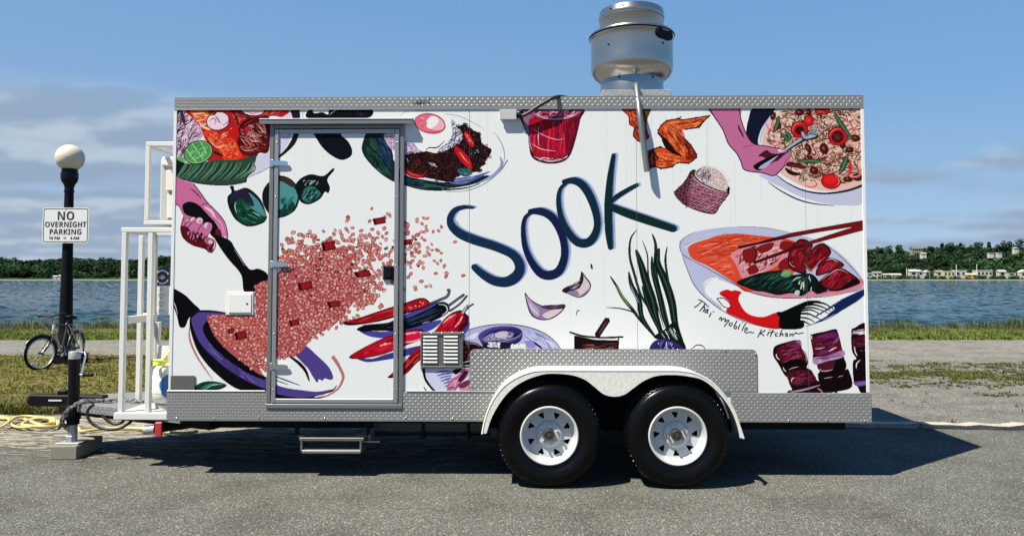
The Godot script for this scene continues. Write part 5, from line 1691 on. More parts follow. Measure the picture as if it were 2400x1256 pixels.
func build_water_and_far_shore() -> void:
	# wind ripples: a sheet whose cells grow with distance
	var wave := FastNoiseLite.new()
	wave.seed = 21
	wave.frequency = 0.42
	wave.fractal_octaves = 3
	wave.fractal_gain = 0.55
	var swell := FastNoiseLite.new()
	swell.seed = 22
	swell.frequency = 0.06
	var hgt := func(px: float, pz: float) -> float: return 0.26 * wave.get_noise_2d(px * 0.62, pz) * (0.75 + 0.5 * swell.get_noise_2d(px * 0.5, pz))
	var zs := []
	var zz := 21.5
	while zz < 900.0:
		zs.append(zz)
		zz += maxf(0.22, zz * zz * 0.00022)
	var cols := 420
	var wv := PackedVector3Array()
	var wn := PackedVector3Array()
	var wi := PackedInt32Array()
	for j in zs.size():
		var half: float = zs[j] * 0.85 + 22.0
		for i in cols + 1:
			var x := lerpf(-half, half, float(i) / cols)
			var y: float = hgt.call(x, zs[j])
			wv.append(Vector3(x, -1.5 + y, -zs[j]))
			wn.append(Vector3(-(hgt.call(x + 0.1, zs[j]) - y) / 0.1, 1.0, (hgt.call(x, zs[j] + 0.1) - y) / 0.1).normalized())
	for j in zs.size() - 1:
		for i in cols:
			var k := j * (cols + 1) + i
			wi.append_array([k, k + cols + 1, k + 1, k + 1, k + cols + 1, k + cols + 2])
	var arr := []
	arr.resize(Mesh.ARRAY_MAX)
	arr[Mesh.ARRAY_VERTEX] = wv
	arr[Mesh.ARRAY_NORMAL] = wn
	arr[Mesh.ARRAY_INDEX] = wi
	var wm := ArrayMesh.new()
	wm.add_surface_from_arrays(Mesh.PRIMITIVE_TRIANGLES, arr)
	var wo := MeshInstance3D.new()
	wo.name = "water"
	wo.mesh = wm
	wo.material_override = M.water
	wo.set_meta("kind", "structure")
	add_child(wo)
	var g := Geo.new()
	g = Geo.new()
	var ds := [-6.0, 0.0, 5.0, 14.0, 26.0, 50.0, 80.0, 115.0, 156.0, 240.0]
	var xs := span(-1000, 1000, 20)
	for i in xs.size() - 1:
		for j in range(2, ds.size() - 1):
			var a := Vector3(xs[i], hill(xs[i], ds[j]), -SHORE - ds[j])
			var b := Vector3(xs[i + 1], hill(xs[i + 1], ds[j]), -SHORE - ds[j])
			var c := Vector3(xs[i + 1], hill(xs[i + 1], ds[j + 1]), -SHORE - ds[j + 1])
			var d := Vector3(xs[i], hill(xs[i], ds[j + 1]), -SHORE - ds[j + 1])
			g.quad(a, b, c, d, Vector3.UP)
	structure("far_hills", g, M.far_ground)
	g = Geo.new()
	for i in xs.size() - 1:
		var e := [Vector3(xs[i], -2.0, -SHORE + 6), Vector3(xs[i + 1], -2.0, -SHORE + 6), Vector3(xs[i + 1], hill(xs[i + 1], 5) + 0.05, -SHORE - 5.5), Vector3(xs[i], hill(xs[i], 5) + 0.05, -SHORE - 5.5)]
		g.quad(e[0], e[1], e[2], e[3], Vector3.UP)
	structure("far_beach", g, M.shingle)
	# woods: too many crowns to count
	var rr := RandomNumberGenerator.new()
	rr.seed = 77
	var tones := [Color(0.036, 0.076, 0.026), Color(0.05, 0.102, 0.034), Color(0.027, 0.06, 0.024)]
	for kind in 3:
		var mesh := crown(150, [Vector3(5.2, 5.0, 5.2), Vector3(4.2, 6.0, 4.2), Vector3(6.2, 4.6, 6.2)][kind], 1.15, tones, 100 + kind, [8, 7, 10][kind], [0.0, 0.35, 0.0][kind])
		var places := []
		var tints := []
		for i in 1500:
			var x := rr.randf_range(-760, -150) if i % 5 < 2 else (rr.randf_range(270, 780) if i % 5 < 4 else rr.randf_range(-150, 270))
			var d := 18.0 + 165.0 * pow(rr.randf(), 0.8)
			if x > 300.0 and d < 40.0 and rr.randf() < 0.75:
				continue
			var s := rr.randf_range(0.7, 1.35) * (0.62 if d < 32.0 else 1.0)
			var b := Basis(Vector3.UP, rr.randf() * TAU).scaled(Vector3(s, s * rr.randf_range(0.8, 1.2), s))
			places.append(Transform3D(b, Vector3(x, hill(x, d) + 4.0 * s, -SHORE - d)))
			var k := rr.randf_range(0.6, 1.3) * (1.0 + 0.55 * sin(x * 0.035 + d * 0.02) * sin(d * 0.06 + x * 0.011)) * 0.85
			var warm := rr.randf_range(0.85, 1.25)
			tints.append(Color(k * warm * 0.92, k, k * rr.randf_range(1.0, 1.5)))
		for i in 150:
			var x := rr.randf_range(330, 640)
			var d := rr.randf_range(9.0, 30.0)
			var s := rr.randf_range(0.22, 0.5)
			places.append(Transform3D(Basis(Vector3.UP, rr.randf() * TAU).scaled(Vector3(s * 1.3, s, s)), Vector3(x, hill(x, d) + 3.0 * s, -SHORE - d)))
			tints.append(Color(1.0, 1.0, 0.9) * rr.randf_range(0.8, 1.4))
		multi("far_woods", mesh, M.leaves, places, tints, ["dense green woods covering the hills across the bay, rounded crowns", "dense green woods covering the hills across the bay, taller crowns", "dense green woods covering the hills across the bay, broad crowns"][kind], "woods")
	# single trees that stand out against the sky on the right
	var dark := [Color(0.016, 0.036, 0.016), Color(0.025, 0.05, 0.02)]
	for t in [
		[2036, 588, 12.0, 0, "round dark treetop on the far hill beside the trailer's rear edge"],
		[2063, 581, 12.0, 0, "broad tree on the far hilltop, first hump from the trailer"],
		[2084, 577, 13.0, 0, "pale-topped broad tree on the far hilltop before the grey-roofed house"],
		[2110, 577, 13.0, 0, "wide tree on the far hilltop touching the grey-roofed house"],
		[2186, 580, 12.0, 0, "low dark tree on the far hilltop just past the grey-roofed house"],
		[2209, 569, 18.0, 1, "tall narrow dark tree above the far hill, tallest beside the bare gap of sky"],
		[2230, 572, 16.0, 0, "rounded tall tree next to the narrow dark one on the far hilltop"],
		[2252, 568, 18.0, 1, "pointed spire-like tree over the long white waterfront buildings"],
		[2274, 578, 13.0, 0, "low rounded tree over the orange waterfront building"],
		[2296, 571, 16.0, 0, "broad dome-shaped tree over the second white waterfront building"],
		[2319, 567, 18.0, 1, "thin pointed tree above the small white hillside house"],
		[2350, 566, 16.0, 0, "large spreading tree on the far hilltop above the flat white roofs"],
		[2372, 568, 15.0, 0, "bushy tree on the far hilltop in front of the white house"],
		[2391, 563, 16.0, 0, "highest leafy tree on the far hilltop at the picture's edge"]]:
		var top := wp(t[0], t[1], 990.0)
		var h: float = t[2]
		var o := thing("far_tree", t[4], "tree", Vector3(top.x, top.y - h, top.z), 0.0, "single trees along the far hilltop")
		var m := MeshInstance3D.new()
		m.name = "crown"
		m.mesh = crown(260, Vector3(h * 0.5, h * 0.46, h * 0.5) if t[3] == 0 else Vector3(h * 0.3, h * 0.5, h * 0.3), 1.3, dark, int(t[0]), 11, 0.0 if t[3] == 0 else 0.7)
		m.material_override = M.leaves
		m.position.y = h * (0.56 if t[3] == 0 else 0.52)
		o.add_child(m)
		var tr := Geo.new()
		tr.tube([Vector3(0, -6, 0), Vector3(0.1, h * 0.3, 0), Vector3(0, h * 0.7, 0.1)], 0.4, 7, false, [0.5, 0.38, 0.15])
		put("trunk", tr, M.bark, o)
	far_houses()


func far_house(called: String, label: String, px0: float, px1: float, py_top: float, py_base: float, depth: float, wallc: Color, roofc: Color, roof_kind: int, windows: int, group: String, floors := 1) -> void:
	var a := wp(px0, py_base, depth)
	var b := wp(px1, py_top, depth)
	var w := b.x - a.x
	var h := b.y - a.y
	var o := thing(called, label, "building", Vector3((a.x + b.x) / 2, a.y, a.z), 0.0, group)
	var deep := clampf(w * 0.5, 5.0, 16.0)
	var wall_h := h if roof_kind == 0 else h * 0.66
	var g := Geo.new()
	g.box(Vector3(-w / 2, -4.0, -deep), Vector3(w / 2, wall_h, 0))
	put("wall", g, mat(wallc, 0.7), o)
	g = Geo.new()
	if roof_kind == 0: # flat with a parapet slab
		g.box(Vector3(-w / 2 - 0.3, wall_h + 0.01, -deep - 0.3), Vector3(w / 2 + 0.3, wall_h + 0.5, 0.3))
	elif roof_kind == 1: # ridge along x
		g.prism(PackedVector2Array([Vector2(0.6, wall_h), Vector2(-deep / 2, h), Vector2(-deep - 0.6, wall_h)]), -w / 2 - 0.5, w / 2 + 0.5, Transform3D(Basis(Vector3(0, 0, 1), Vector3.UP, Vector3(-1, 0, 0)), Vector3.ZERO))
	else: # gable to the bay
		g.prism(PackedVector2Array([Vector2(-w / 2 - 0.5, wall_h), Vector2(w / 2 + 0.5, wall_h), Vector2(0, h)]), -deep - 0.5, 0.5)
	put("roof", g, mat(roofc, 0.8), o)
	for f in floors:
		for i in windows:
			var x := -w / 2 + w * (i + 0.5) / windows
			var y0 := wall_h * (f + 0.3) / floors
			var y1 := wall_h * (f + 0.72) / floors
			var q := Geo.new()
			q.box(Vector3(x - w / windows * 0.24, y0, -0.1), Vector3(x + w / windows * 0.24, y1, 0.06))
			put("window", q, M.black_gloss, o)


func far_houses() -> void:
	var white := ln(0.38, 0.375, 0.345)
	var cream := ln(0.42, 0.38, 0.26)
	var grey := ln(0.3, 0.3, 0.3)
	var slate := ln(0.16, 0.16, 0.16)
	var brown := ln(0.2, 0.15, 0.11)
	var wf := "buildings on the far waterfront"
	var hh := "houses among the trees on the far hill"
	var D := 876.0
	far_house("warehouse", "long low cream building with pale flat roof on the far waterfront", 2214, 2240, 636, 648.5, D, cream, ln(0.6, 0.57, 0.48), 0, 3, wf)
	far_house("warehouse", "long white building next to the cream one on the far waterfront", 2241, 2267, 634.5, 648.5, D, white, ln(0.66, 0.66, 0.64), 0, 2, wf)
	far_house("warehouse", "orange and yellow low building between two white ones across the bay", 2268.5, 2291, 640.5, 650, D - 4, ln(0.55, 0.25, 0.06), ln(0.6, 0.52, 0.42), 1, 2, wf)
	far_house("warehouse", "second long white building past the orange one on the far waterfront", 2292, 2328, 634, 647.5, D, white, ln(0.6, 0.6, 0.58), 0, 4, wf)
	far_house("shed", "brown-roofed shed beside the cream waterfront building", 2196, 2212, 633, 647, D + 6, ln(0.42, 0.36, 0.28), brown, 1, 1, wf)
	far_house("wharf_house", "white open-fronted wharf house with three dark bays by the water", 2134, 2152, 631, 646.5, D, white, ln(0.34, 0.34, 0.33), 1, 1, wf)
	far_house("wharf_house", "white open-fronted wharf house with gable behind the dark moored barges", 2153, 2166, 632, 646.5, D + 3, white, ln(0.45, 0.44, 0.42), 2, 1, wf)
	far_house("wharf_house", "narrow white wharf house standing alone right of the twin ones", 2170, 2181, 633, 647, D, white, ln(0.4, 0.4, 0.4), 2, 1, wf)
	far_house("boat_shed", "grey flat shed on the far shore nearest the trailer", 2033, 2048, 640, 649, D, ln(0.42, 0.41, 0.38), ln(0.5, 0.49, 0.46), 0, 1, wf)
	far_house("boat_shed", "low dark-roofed boat shed with a white dormer on the far shore", 2049, 2068, 636, 648, D, ln(0.55, 0.54, 0.5), slate, 1, 2, wf)
	far_house("boat_shed", "low white tent-like boat shed below the pale tree trunks", 2073, 2088, 641, 649, D, white, white, 1, 1, wf)
	far_house("boat_shed", "longer low white boat shed second from the pale tree trunks", 2091, 2114, 641, 649, D, white, ln(0.68, 0.68, 0.66), 1, 2, wf)
	far_house("shed", "grey-roofed house beside the bushy shrubs on the far waterfront", 2343, 2360, 632, 647, D + 8, ln(0.4, 0.4, 0.38), grey, 1, 1, wf)
	far_house("shed", "small white flat building past the grey roof across the bay", 2364, 2383, 640, 647, D, white, white, 0, 1, wf)
	far_house("boat_shed", "white gabled boat shed with a red door strip at the picture's edge", 2393, 2412, 632, 649, D - 4, white, ln(0.5, 0.49, 0.47), 2, 1, wf)
	far_house("mansion", "large grey-roofed mansion with white dormers crowning the far hilltop", 2140, 2164, 576, 597, 985.0, ln(0.2, 0.2, 0.17), ln(0.11, 0.115, 0.1), 1, 5, hh, 2)
	far_house("house", "white porch house just below the grey-roofed mansion", 2162, 2173, 592, 600, 960.0, ln(0.42, 0.42, 0.39), ln(0.3, 0.3, 0.28), 1, 3, hh)
	far_house("house", "flat white roof half hidden in trees on the far hill, longer one", 2321, 2332, 593.5, 597.5, 950.0, ln(0.4, 0.4, 0.37), ln(0.42, 0.42, 0.4), 0, 3, hh)
	far_house("house", "flat white roof half hidden in trees on the far hill, shorter one", 2341, 2350, 593, 597, 950.0, ln(0.4, 0.4, 0.37), ln(0.42, 0.42, 0.4), 0, 2, hh)
	far_house("house", "white house glimpsed between tall trees high on the far hill", 2380, 2390, 579, 588, 975.0, ln(0.42, 0.42, 0.39), ln(0.3, 0.3, 0.28), 2, 2, hh)
	far_house("house", "small white shore house with flat roof beyond the lamp post", 122, 131, 646, 651.5, 868.0, white, ln(0.6, 0.6, 0.58), 1, 2, "small houses on the wooded far shore")
	far_house("house", "small white shore house closest to the lamp post's edge", 133, 140, 644.5, 651.5, 868.0, white, ln(0.6, 0.6, 0.58), 2, 2, "small houses on the wooded far shore")
	for p in [[2243, 620, "thin pale mast behind the white waterfront building"], [2291, 619, "thin pale mast behind the orange waterfront building"], [2126, 628, "thin grey mast left of the wharf houses across the bay"]]:
		var top := wp(p[0], p[1], 872.0)
		var pole := Geo.new()
		pole.tube([Vector3(0, 0, 0), Vector3(0, top.y, 0)], 0.3, 6)
		var o := put(numbered("mast"), pole, M.white, self)
		o.position = Vector3(top.x, 0, top.z)
		tag(o, p[2], "mast", "masts on the far waterfront")


# ---------------------------------------------------------------- the trailer
func bx(g: Geo, x0: float, y0: float, x1: float, y1: float, z0: float, z1: float, bevel := 0.0) -> void:
	var a := sp(x0, (y0 + y1) / 2, z1)
	var b := sp(x1, (y0 + y1) / 2, z1)
	var c := sp((x0 + x1) / 2, y0, z1)
	var d := sp((x0 + x1) / 2, y1, z1)
	g.box(Vector3(minf(a.x, b.x), minf(c.y, d.y), z0), Vector3(maxf(a.x, b.x), maxf(c.y, d.y), z1), bevel)


func lugs(lo: Vector2, hi: Vector2, pitch: float, inside: Callable, xf := Transform3D()) -> Geo: # the raised pattern of tread plate
	var g := Geo.new()
	var nx := int((hi.x - lo.x) / pitch)
	var ny := int((hi.y - lo.y) / pitch)
	for i in nx:
		for j in ny:
			var c := Vector2(lo.x + (i + 0.5) * (hi.x - lo.x) / nx, lo.y + (j + 0.5) * (hi.y - lo.y) / ny)
			if not inside.call(c):
				continue
			var a := deg_to_rad(45.0 if (i + j) % 2 == 0 else -45.0)
			var u := Vector2(cos(a), sin(a)) * pitch * 0.6
			var v := Vector2(-sin(a), cos(a)) * pitch * 0.19
			var hgt := 0.0024
			var A := xf * Vector3(c.x - u.x, c.y - u.y, 0)
			var B := xf * Vector3(c.x + u.x, c.y + u.y, 0)
			var C := xf * Vector3(c.x + v.x, c.y + v.y, 0)
			var D := xf * Vector3(c.x - v.x, c.y - v.y, 0)
			var T := xf * Vector3(c.x, c.y, hgt)
			var o := xf.basis * Vector3(0, 0, 1)
			g.flat(A, C, T, o)
			g.flat(C, B, T, o)
			g.flat(B, D, T, o)
			g.flat(D, A, T, o)
	return g


func plate_pattern(parent: Node3D, g: Geo) -> void:
	var o := put("tread_pattern", g, M.plate_edge, parent)
	o.set_meta("kind", "stuff")


func mural_box(lo: Vector3, hi: Vector3) -> Geo: # a sheet of wall whose print is laid out in metres
	var g := Geo.new()
	g.box(lo, hi, 0.0)
	for i in g.v.size():
		g.t[i] = Vector2((g.v[i].x + 2.45) * TEX / TEX_W, (2.61 - g.v[i].y) * TEX / TEX_H)
	return g


func any(_p: Vector2) -> bool:
	return true


func build_trailer() -> void:
	tp = thing("food_trailer", "white food trailer printed with a mural of Thai dishes, on two wheels", "food trailer", TRAILER_AT, TRAILER_TURN)
	var L := -2.4395
	var R := 2.4395
	var B := 0.6005
	var T := 2.62
	var DEEP := -1.80
	var g := Geo.new()
	g.box(Vector3(L, 0.42, DEEP), Vector3(R, T + 0.04, -0.0075), 0.004)
	var body := put("body", g, M.white, tp)
	# five printed sheets with narrow joints
	var joints := [L, sp(706, 500).x, sp(1100, 500).x, sp(1493, 500).x, sp(1890, 500).x, R]
	for i in 5:
		var sheet_ := mural_box(Vector3(joints[i] + (0.0 if i == 0 else 0.0018), B, -0.0065), Vector3(joints[i + 1] - (0.0 if i == 4 else 0.0018), T, 0.0))
		put("wall_panel", sheet_, M.mural, tp)
	for i in range(1, 5):
		g = Geo.new()
		g.box(Vector3(joints[i] - 0.003, B, -0.0072), Vector3(joints[i] + 0.003, T, -0.0034))
		put("panel_seam", g, M.seam, tp)
	for x in [L, R]:
		g = Geo.new()
		g.box(Vector3(x - 0.012, B + 0.004, -0.04), Vector3(x + 0.012, T - 0.022, 0.004), 0.002)
		put("corner_trim", g, M.white, tp)
	# rivets along the sheets
	# roof and its tread plate edging
	g = Geo.new()
	g.box(Vector3(L, T + 0.041, DEEP), Vector3(R, T + 0.055, -0.01))
	put("roof", g, M.roof, tp)
	var t0 := sp(411, 229, 0.015)
	var t1 := sp(2023, 252, 0.015)
	var trim := Node3D.new()
	trim.name = "roof_trim"
	tp.add_child(trim)
	g = Geo.new()
	g.box(Vector3(L - 0.008, 2.604, 0.001), Vector3(R + 0.008, 2.683, 0.0045), 0.0015)
	g.box(Vector3(L - 0.008, 2.604, DEEP), Vector3(L - 0.0005, 2.683, 0.0005), 0.002)
	g.box(Vector3(R + 0.0005, 2.604, DEEP), Vector3(R + 0.008, 2.683, 0.0005), 0.002)
	g.box(Vector3(L - 0.008, 2.6835, -0.12), Vector3(R + 0.008, 2.687, 0.0045), 0.001)
	put("edge_plate", g, M.plate, trim)
	plate_pattern(trim, lugs(Vector2(L, 2.612), Vector2(R, 2.68), 0.0195, any, Transform3D(Basis(), Vector3(0, 0, 0.0045))))
	g = Geo.new()
	g.box(Vector3(L - 0.008, 2.594, 0.001), Vector3(R + 0.008, 2.603, 0.0065), 0.001)
	put("drip_lip", g, M.frame_light, trim)
	g = Geo.new()
	for i in 22: # dark scuffs on the edging above the door
		var c := sp(rng.randf_range(962, 1012), 240 + rng.randfn() * 2.5, 0.0075)
		g.bar(c, c + Vector3(rng.randf_range(-0.012, 0.012), rng.randf_range(0.004, 0.014), 0), 0.004, 0.001)
	put("scuff_mark", g, M.black, trim)
	# skirt
	var skirt := Node3D.new()
	skirt.name = "skirt"
	tp.add_child(skirt)
	var s_top := 0.602
	var s_bot := sp(1200, 989, 0.012).y
	var wl := sp(1165, 960, 0.012).x
	var wr := sp(1715, 960, 0.012).x
	for e in [[L - 0.02, wl], [wr, R + 0.02]]:
		g = Geo.new()
		g.box(Vector3(e[0], s_bot, -0.05), Vector3(e[1], s_top, 0.010), 0.003)
		put("tread_plate", g, M.plate, skirt)
		plate_pattern(skirt, lugs(Vector2(e[0] + 0.004, s_bot + 0.006), Vector2(e[1] - 0.004, s_top - 0.012), 0.0205, any, Transform3D(Basis(), Vector3(0, 0, 0.010))))
	var dl := sp(622, 930, 0.012).x
	var dr := sp(948, 930, 0.012).x
	for e in [[L - 0.02, dl - 0.004], [dr + 0.01, wl + 0.04]]:
		g = Geo.new()
		g.box(Vector3(e[0], s_top + 0.0005, -0.03), Vector3(e[1], s_top + 0.01, 0.014), 0.003)
		put("top_lip", g, M.plate_edge, skirt)
	g = Geo.new()
	g.box(Vector3(L - 0.022, s_bot, DEEP), Vector3(L - 0.0005, s_top, -0.051), 0.003)
	put("tread_plate", g, M.plate, skirt)
	# tread plate round the wheels
	var w0 := sp(1101, 818, 0.006)
	var w1 := sp(1776, 921, 0.006)
	var pl := PackedVector2Array()
	var rad := 0.035
	for c in [[w0.x + rad, w0.y - rad, 90.0], [w1.x - rad, w0.y - rad, 0.0]]:
		var arc := PackedVector2Array()
		for k in 7:
			var a := deg_to_rad(c[2] + 90.0 - 15.0 * k)
			arc.append(Vector2(c[0] + cos(a) * rad, c[1] + sin(a) * rad))
		pl.append_array(arc)
	pl.append(Vector2(w1.x, s_top + 0.003))
	pl.append(Vector2(w0.x, s_top + 0.003))
	g = Geo.new()
	g.prism(pl, 0.0008, 0.007)
	var wheel_plate := put("wheel_plate", g, M.plate, tp)
	plate_pattern(wheel_plate, lugs(Vector2(w0.x + 0.005, s_top + 0.008), Vector2(w1.x - 0.005, w0.y - 0.006), 0.0205, func(p): return p.x > w0.x + 0.02 and p.x < w1.x - 0.02 or p.y < w0.y - 0.03, Transform3D(Basis(), Vector3(0, 0, 0.007))))
	build_wheels(w0, s_bot)
	build_door()
	build_fittings()
	build_fan()
	# the frame underneath
	g = Geo.new()
	for z in [-0.25, -1.5]:
		g.box(Vector3(L + 0.05, 0.3, z - 0.06), Vector3(R - 0.05, 0.415, z), 0.004)
	put("frame_rail", g, M.black, tp)
	for x in [-2.0, -1.3, -0.4, 1.9]:
		g = Geo.new()
		g.box(Vector3(x - 0.03, 0.33, -1.49), Vector3(x + 0.03, 0.41, -0.32), 0.003)
		put("cross_member", g, M.black, tp)
	g = Geo.new()
	g.box(Vector3(L + 0.02, 0.412, DEEP + 0.02), Vector3(R - 0.02, 0.4195, -0.06))
	put("underfloor", g, M.black_matt, tp)
	var ta := sp(880, 1003, -0.32)
	var tb := sp(1150, 1003, -0.32)
	g = Geo.new()
	g.tube([ta + Vector3(0, 0.03, 0), ta + Vector3(0.03, 0.03, 0), tb + Vector3(0, 0.03, 0)], 0.085, 20)
	put("waste_tank", g, M.tank, tp)
	for x in [995, 1100]:
		g = Geo.new()
		var c := sp(x, 1003, -0.32)
		g.box(Vector3(c.x - 0.012, c.y - 0.065, -0.42), Vector3(c.x + 0.012, 0.41, -0.228), 0.003)
		put("tank_strap", g, M.black, tp)
	# fold-down step under the door
	var step := Node3D.new()
	step.name = "step"
	tp.add_child(step)
	var z1 := -0.03
	g = Geo.new()
	bx(g, 700, 1026, 852, 1034, z1 - 0.03, z1, 0.003)
	bx(g, 703, 1033, 708, 1058, z1 - 0.012, z1 - 0.002, 0.001)
	bx(g, 842, 1030, 847, 1054, z1 - 0.012, z1 - 0.002, 0.001)
	bx(g, 692, 1019, 713, 1024, z1 - 0.06, z1 - 0.04, 0.001)
	bx(g, 832, 1019, 868, 1024, z1 - 0.06, z1 - 0.04, 0.001)
	bx(g, 863, 1018, 868, 1036, z1 - 0.05, z1 - 0.03, 0.001)
	bx(g, 845, 1033, 890, 1037, z1 - 0.03, z1 - 0.02, 0.001)
	put("step_frame", g, M.steel, step)
	g = Geo.new()
	var sa := sp(706, 1063, z1 + 0.02)
	var sb := sp(845, 1051, z1 + 0.02)
	g.box(Vector3(sa.x, sa.y, z1 - 0.16), Vector3(sb.x, sa.y + 0.022, z1 + 0.02), 0.003)
	put("step_tread", g, M.frame, step)
	g = Geo.new()
	bx(g, 690, 985, 700, 1022, z1 - 0.05, z1 - 0.04)
	bx(g, 858, 985, 866, 1022, z1 - 0.05, z1 - 0.04)
	put("step_hanger", g, M.black, step)
	# red caps by the coupling cables
	g = Geo.new()
	bx(g, 361, 990, 377, 1023, -0.21, -0.19, 0.004)
	put("valve_flap", g, M.red, tp)
	g = Geo.new()
	var va := sp(338, 1008, -0.24)
	var vb := sp(363, 1006, -0.24)
	g.tube([va, va.lerp(vb, 0.5), vb], 0.032, 14, false, [0.036, 0.032, 0.036])
	put("drain_valve", g, M.galv, tp)
	g = Geo.new()
	g.tube([vb + Vector3(0.02, 0, -0.02), vb + Vector3(0.25, 0.02, -0.12), vb + Vector3(0.4, 0.1, -0.2)], 0.03, 12)
	put("drain_pipe", g, M.black, tp)


func smooth_outline(a: Array, ox: float, oy: float, k: float, z: float) -> PackedVector2Array:
	var o := PackedVector2Array()
	for p in curve(pairs(a), 6):
		var q := sp(ox + p.x / k, oy + p.y / k, z)
		o.append(Vector2(q.x, q.y))
	return o


func build_wheels(w0: Vector3, s_bot: float) -> void:
	var K := 3.3056
	var out := 0.25
	var outer := smooth_outline([165, 780, 182, 694, 212, 598, 260, 504, 332, 414, 430, 345, 540, 302, 640, 290, 900, 289, 1200, 290, 1500, 290, 1700, 292, 1830, 316, 1950, 382, 2050, 488, 2122, 602, 2166, 724, 2196, 815], 1080, 780, K, out)
	var inner := smooth_outline([2166, 815, 2140, 705, 2085, 580, 1995, 460, 1885, 370, 1770, 338, 1640, 326, 1520, 334, 1420, 372, 1335, 432, 1270, 478, 1190, 494, 1110, 476, 1040, 422, 960, 362, 850, 326, 690, 316, 580, 338, 470, 384, 370, 460, 288, 566, 232, 674, 198, 780], 1080, 780, K, out)
	var fender := Node3D.new()
	fender.name = "fender"
	tp.add_child(fender)
	var face := PackedVector2Array(outer)
	face.append_array(inner)
	var g := Geo.new()
	g.prism(face, out - 0.006, out)
	put("side_plate", g, M.fender, fender)
	g = Geo.new()
	for i in outer.size() - 1: # the curved top from the wall to the rim
		var a := outer[i]
		var b := outer[i + 1]
		var n := (b - a).orthogonal() * -1.0
		if n.y < 0 and i > 5 and i < outer.size() - 6:
			n = -n
		var n3 := Vector3(n.x, n.y, 0)
		g.quad(Vector3(a.x, a.y, 0.004), Vector3(b.x, b.y, 0.004), Vector3(b.x, b.y, out - 0.002), Vector3(a.x, a.y, out - 0.002), n3)
	put("top", g, M.fender, fender)
	g = Geo.new()
	var rim_line := []
	for p in outer:
		rim_line.append(Vector3(p.x, p.y - 0.004, out - 0.004))
	g.tube(rim_line, 0.007, 10)
	put("rolled_edge", g, M.fender, fender)
	# the dark wheel well behind
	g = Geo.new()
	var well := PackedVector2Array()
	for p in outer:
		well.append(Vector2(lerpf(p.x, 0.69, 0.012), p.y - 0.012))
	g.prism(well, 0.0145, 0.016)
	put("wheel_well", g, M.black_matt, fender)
	var turn := Basis(Vector3.RIGHT, PI / 2)
	var proto: Node3D
	var spots := [sp(1286.6, 1016, 0.14), sp(1583.0, 1016, 0.14)]
	var phase := [0.0, 0.42]
	for i in 4:
		var wheel: Node3D
		if i == 0:
			wheel = make_wheel()
			proto = wheel
			tp.add_child(wheel)
		else:
			wheel = proto.duplicate()
			tp.add_child(wheel, true)
		var s: Vector3 = spots[i % 2]
		var far := i >= 2
		wheel.position = Vector3(s.x, 0.349, 0.125 if not far else -1.93)
		wheel.basis = Basis(Vector3.UP, PI if far else 0.0) * Basis(Vector3(0, 0, 1), phase[i % 2])
	for i in 2:
		g = Geo.new()
		g.tube([Vector3(spots[i].x, 0.34, 0.03), Vector3(spots[i].x, 0.34, -1.83)], 0.04, 10)
		put("axle", g, M.black, tp)
		g = Geo.new()
		g.tube([Vector3(spots[i].x, 0.34, 0.03), Vector3(spots[i].x, 0.34, 0.05), Vector3(spots[i].x, 0.34, 0.09)], 0.13, 20)
		put("brake_drum", g, M.black, tp)


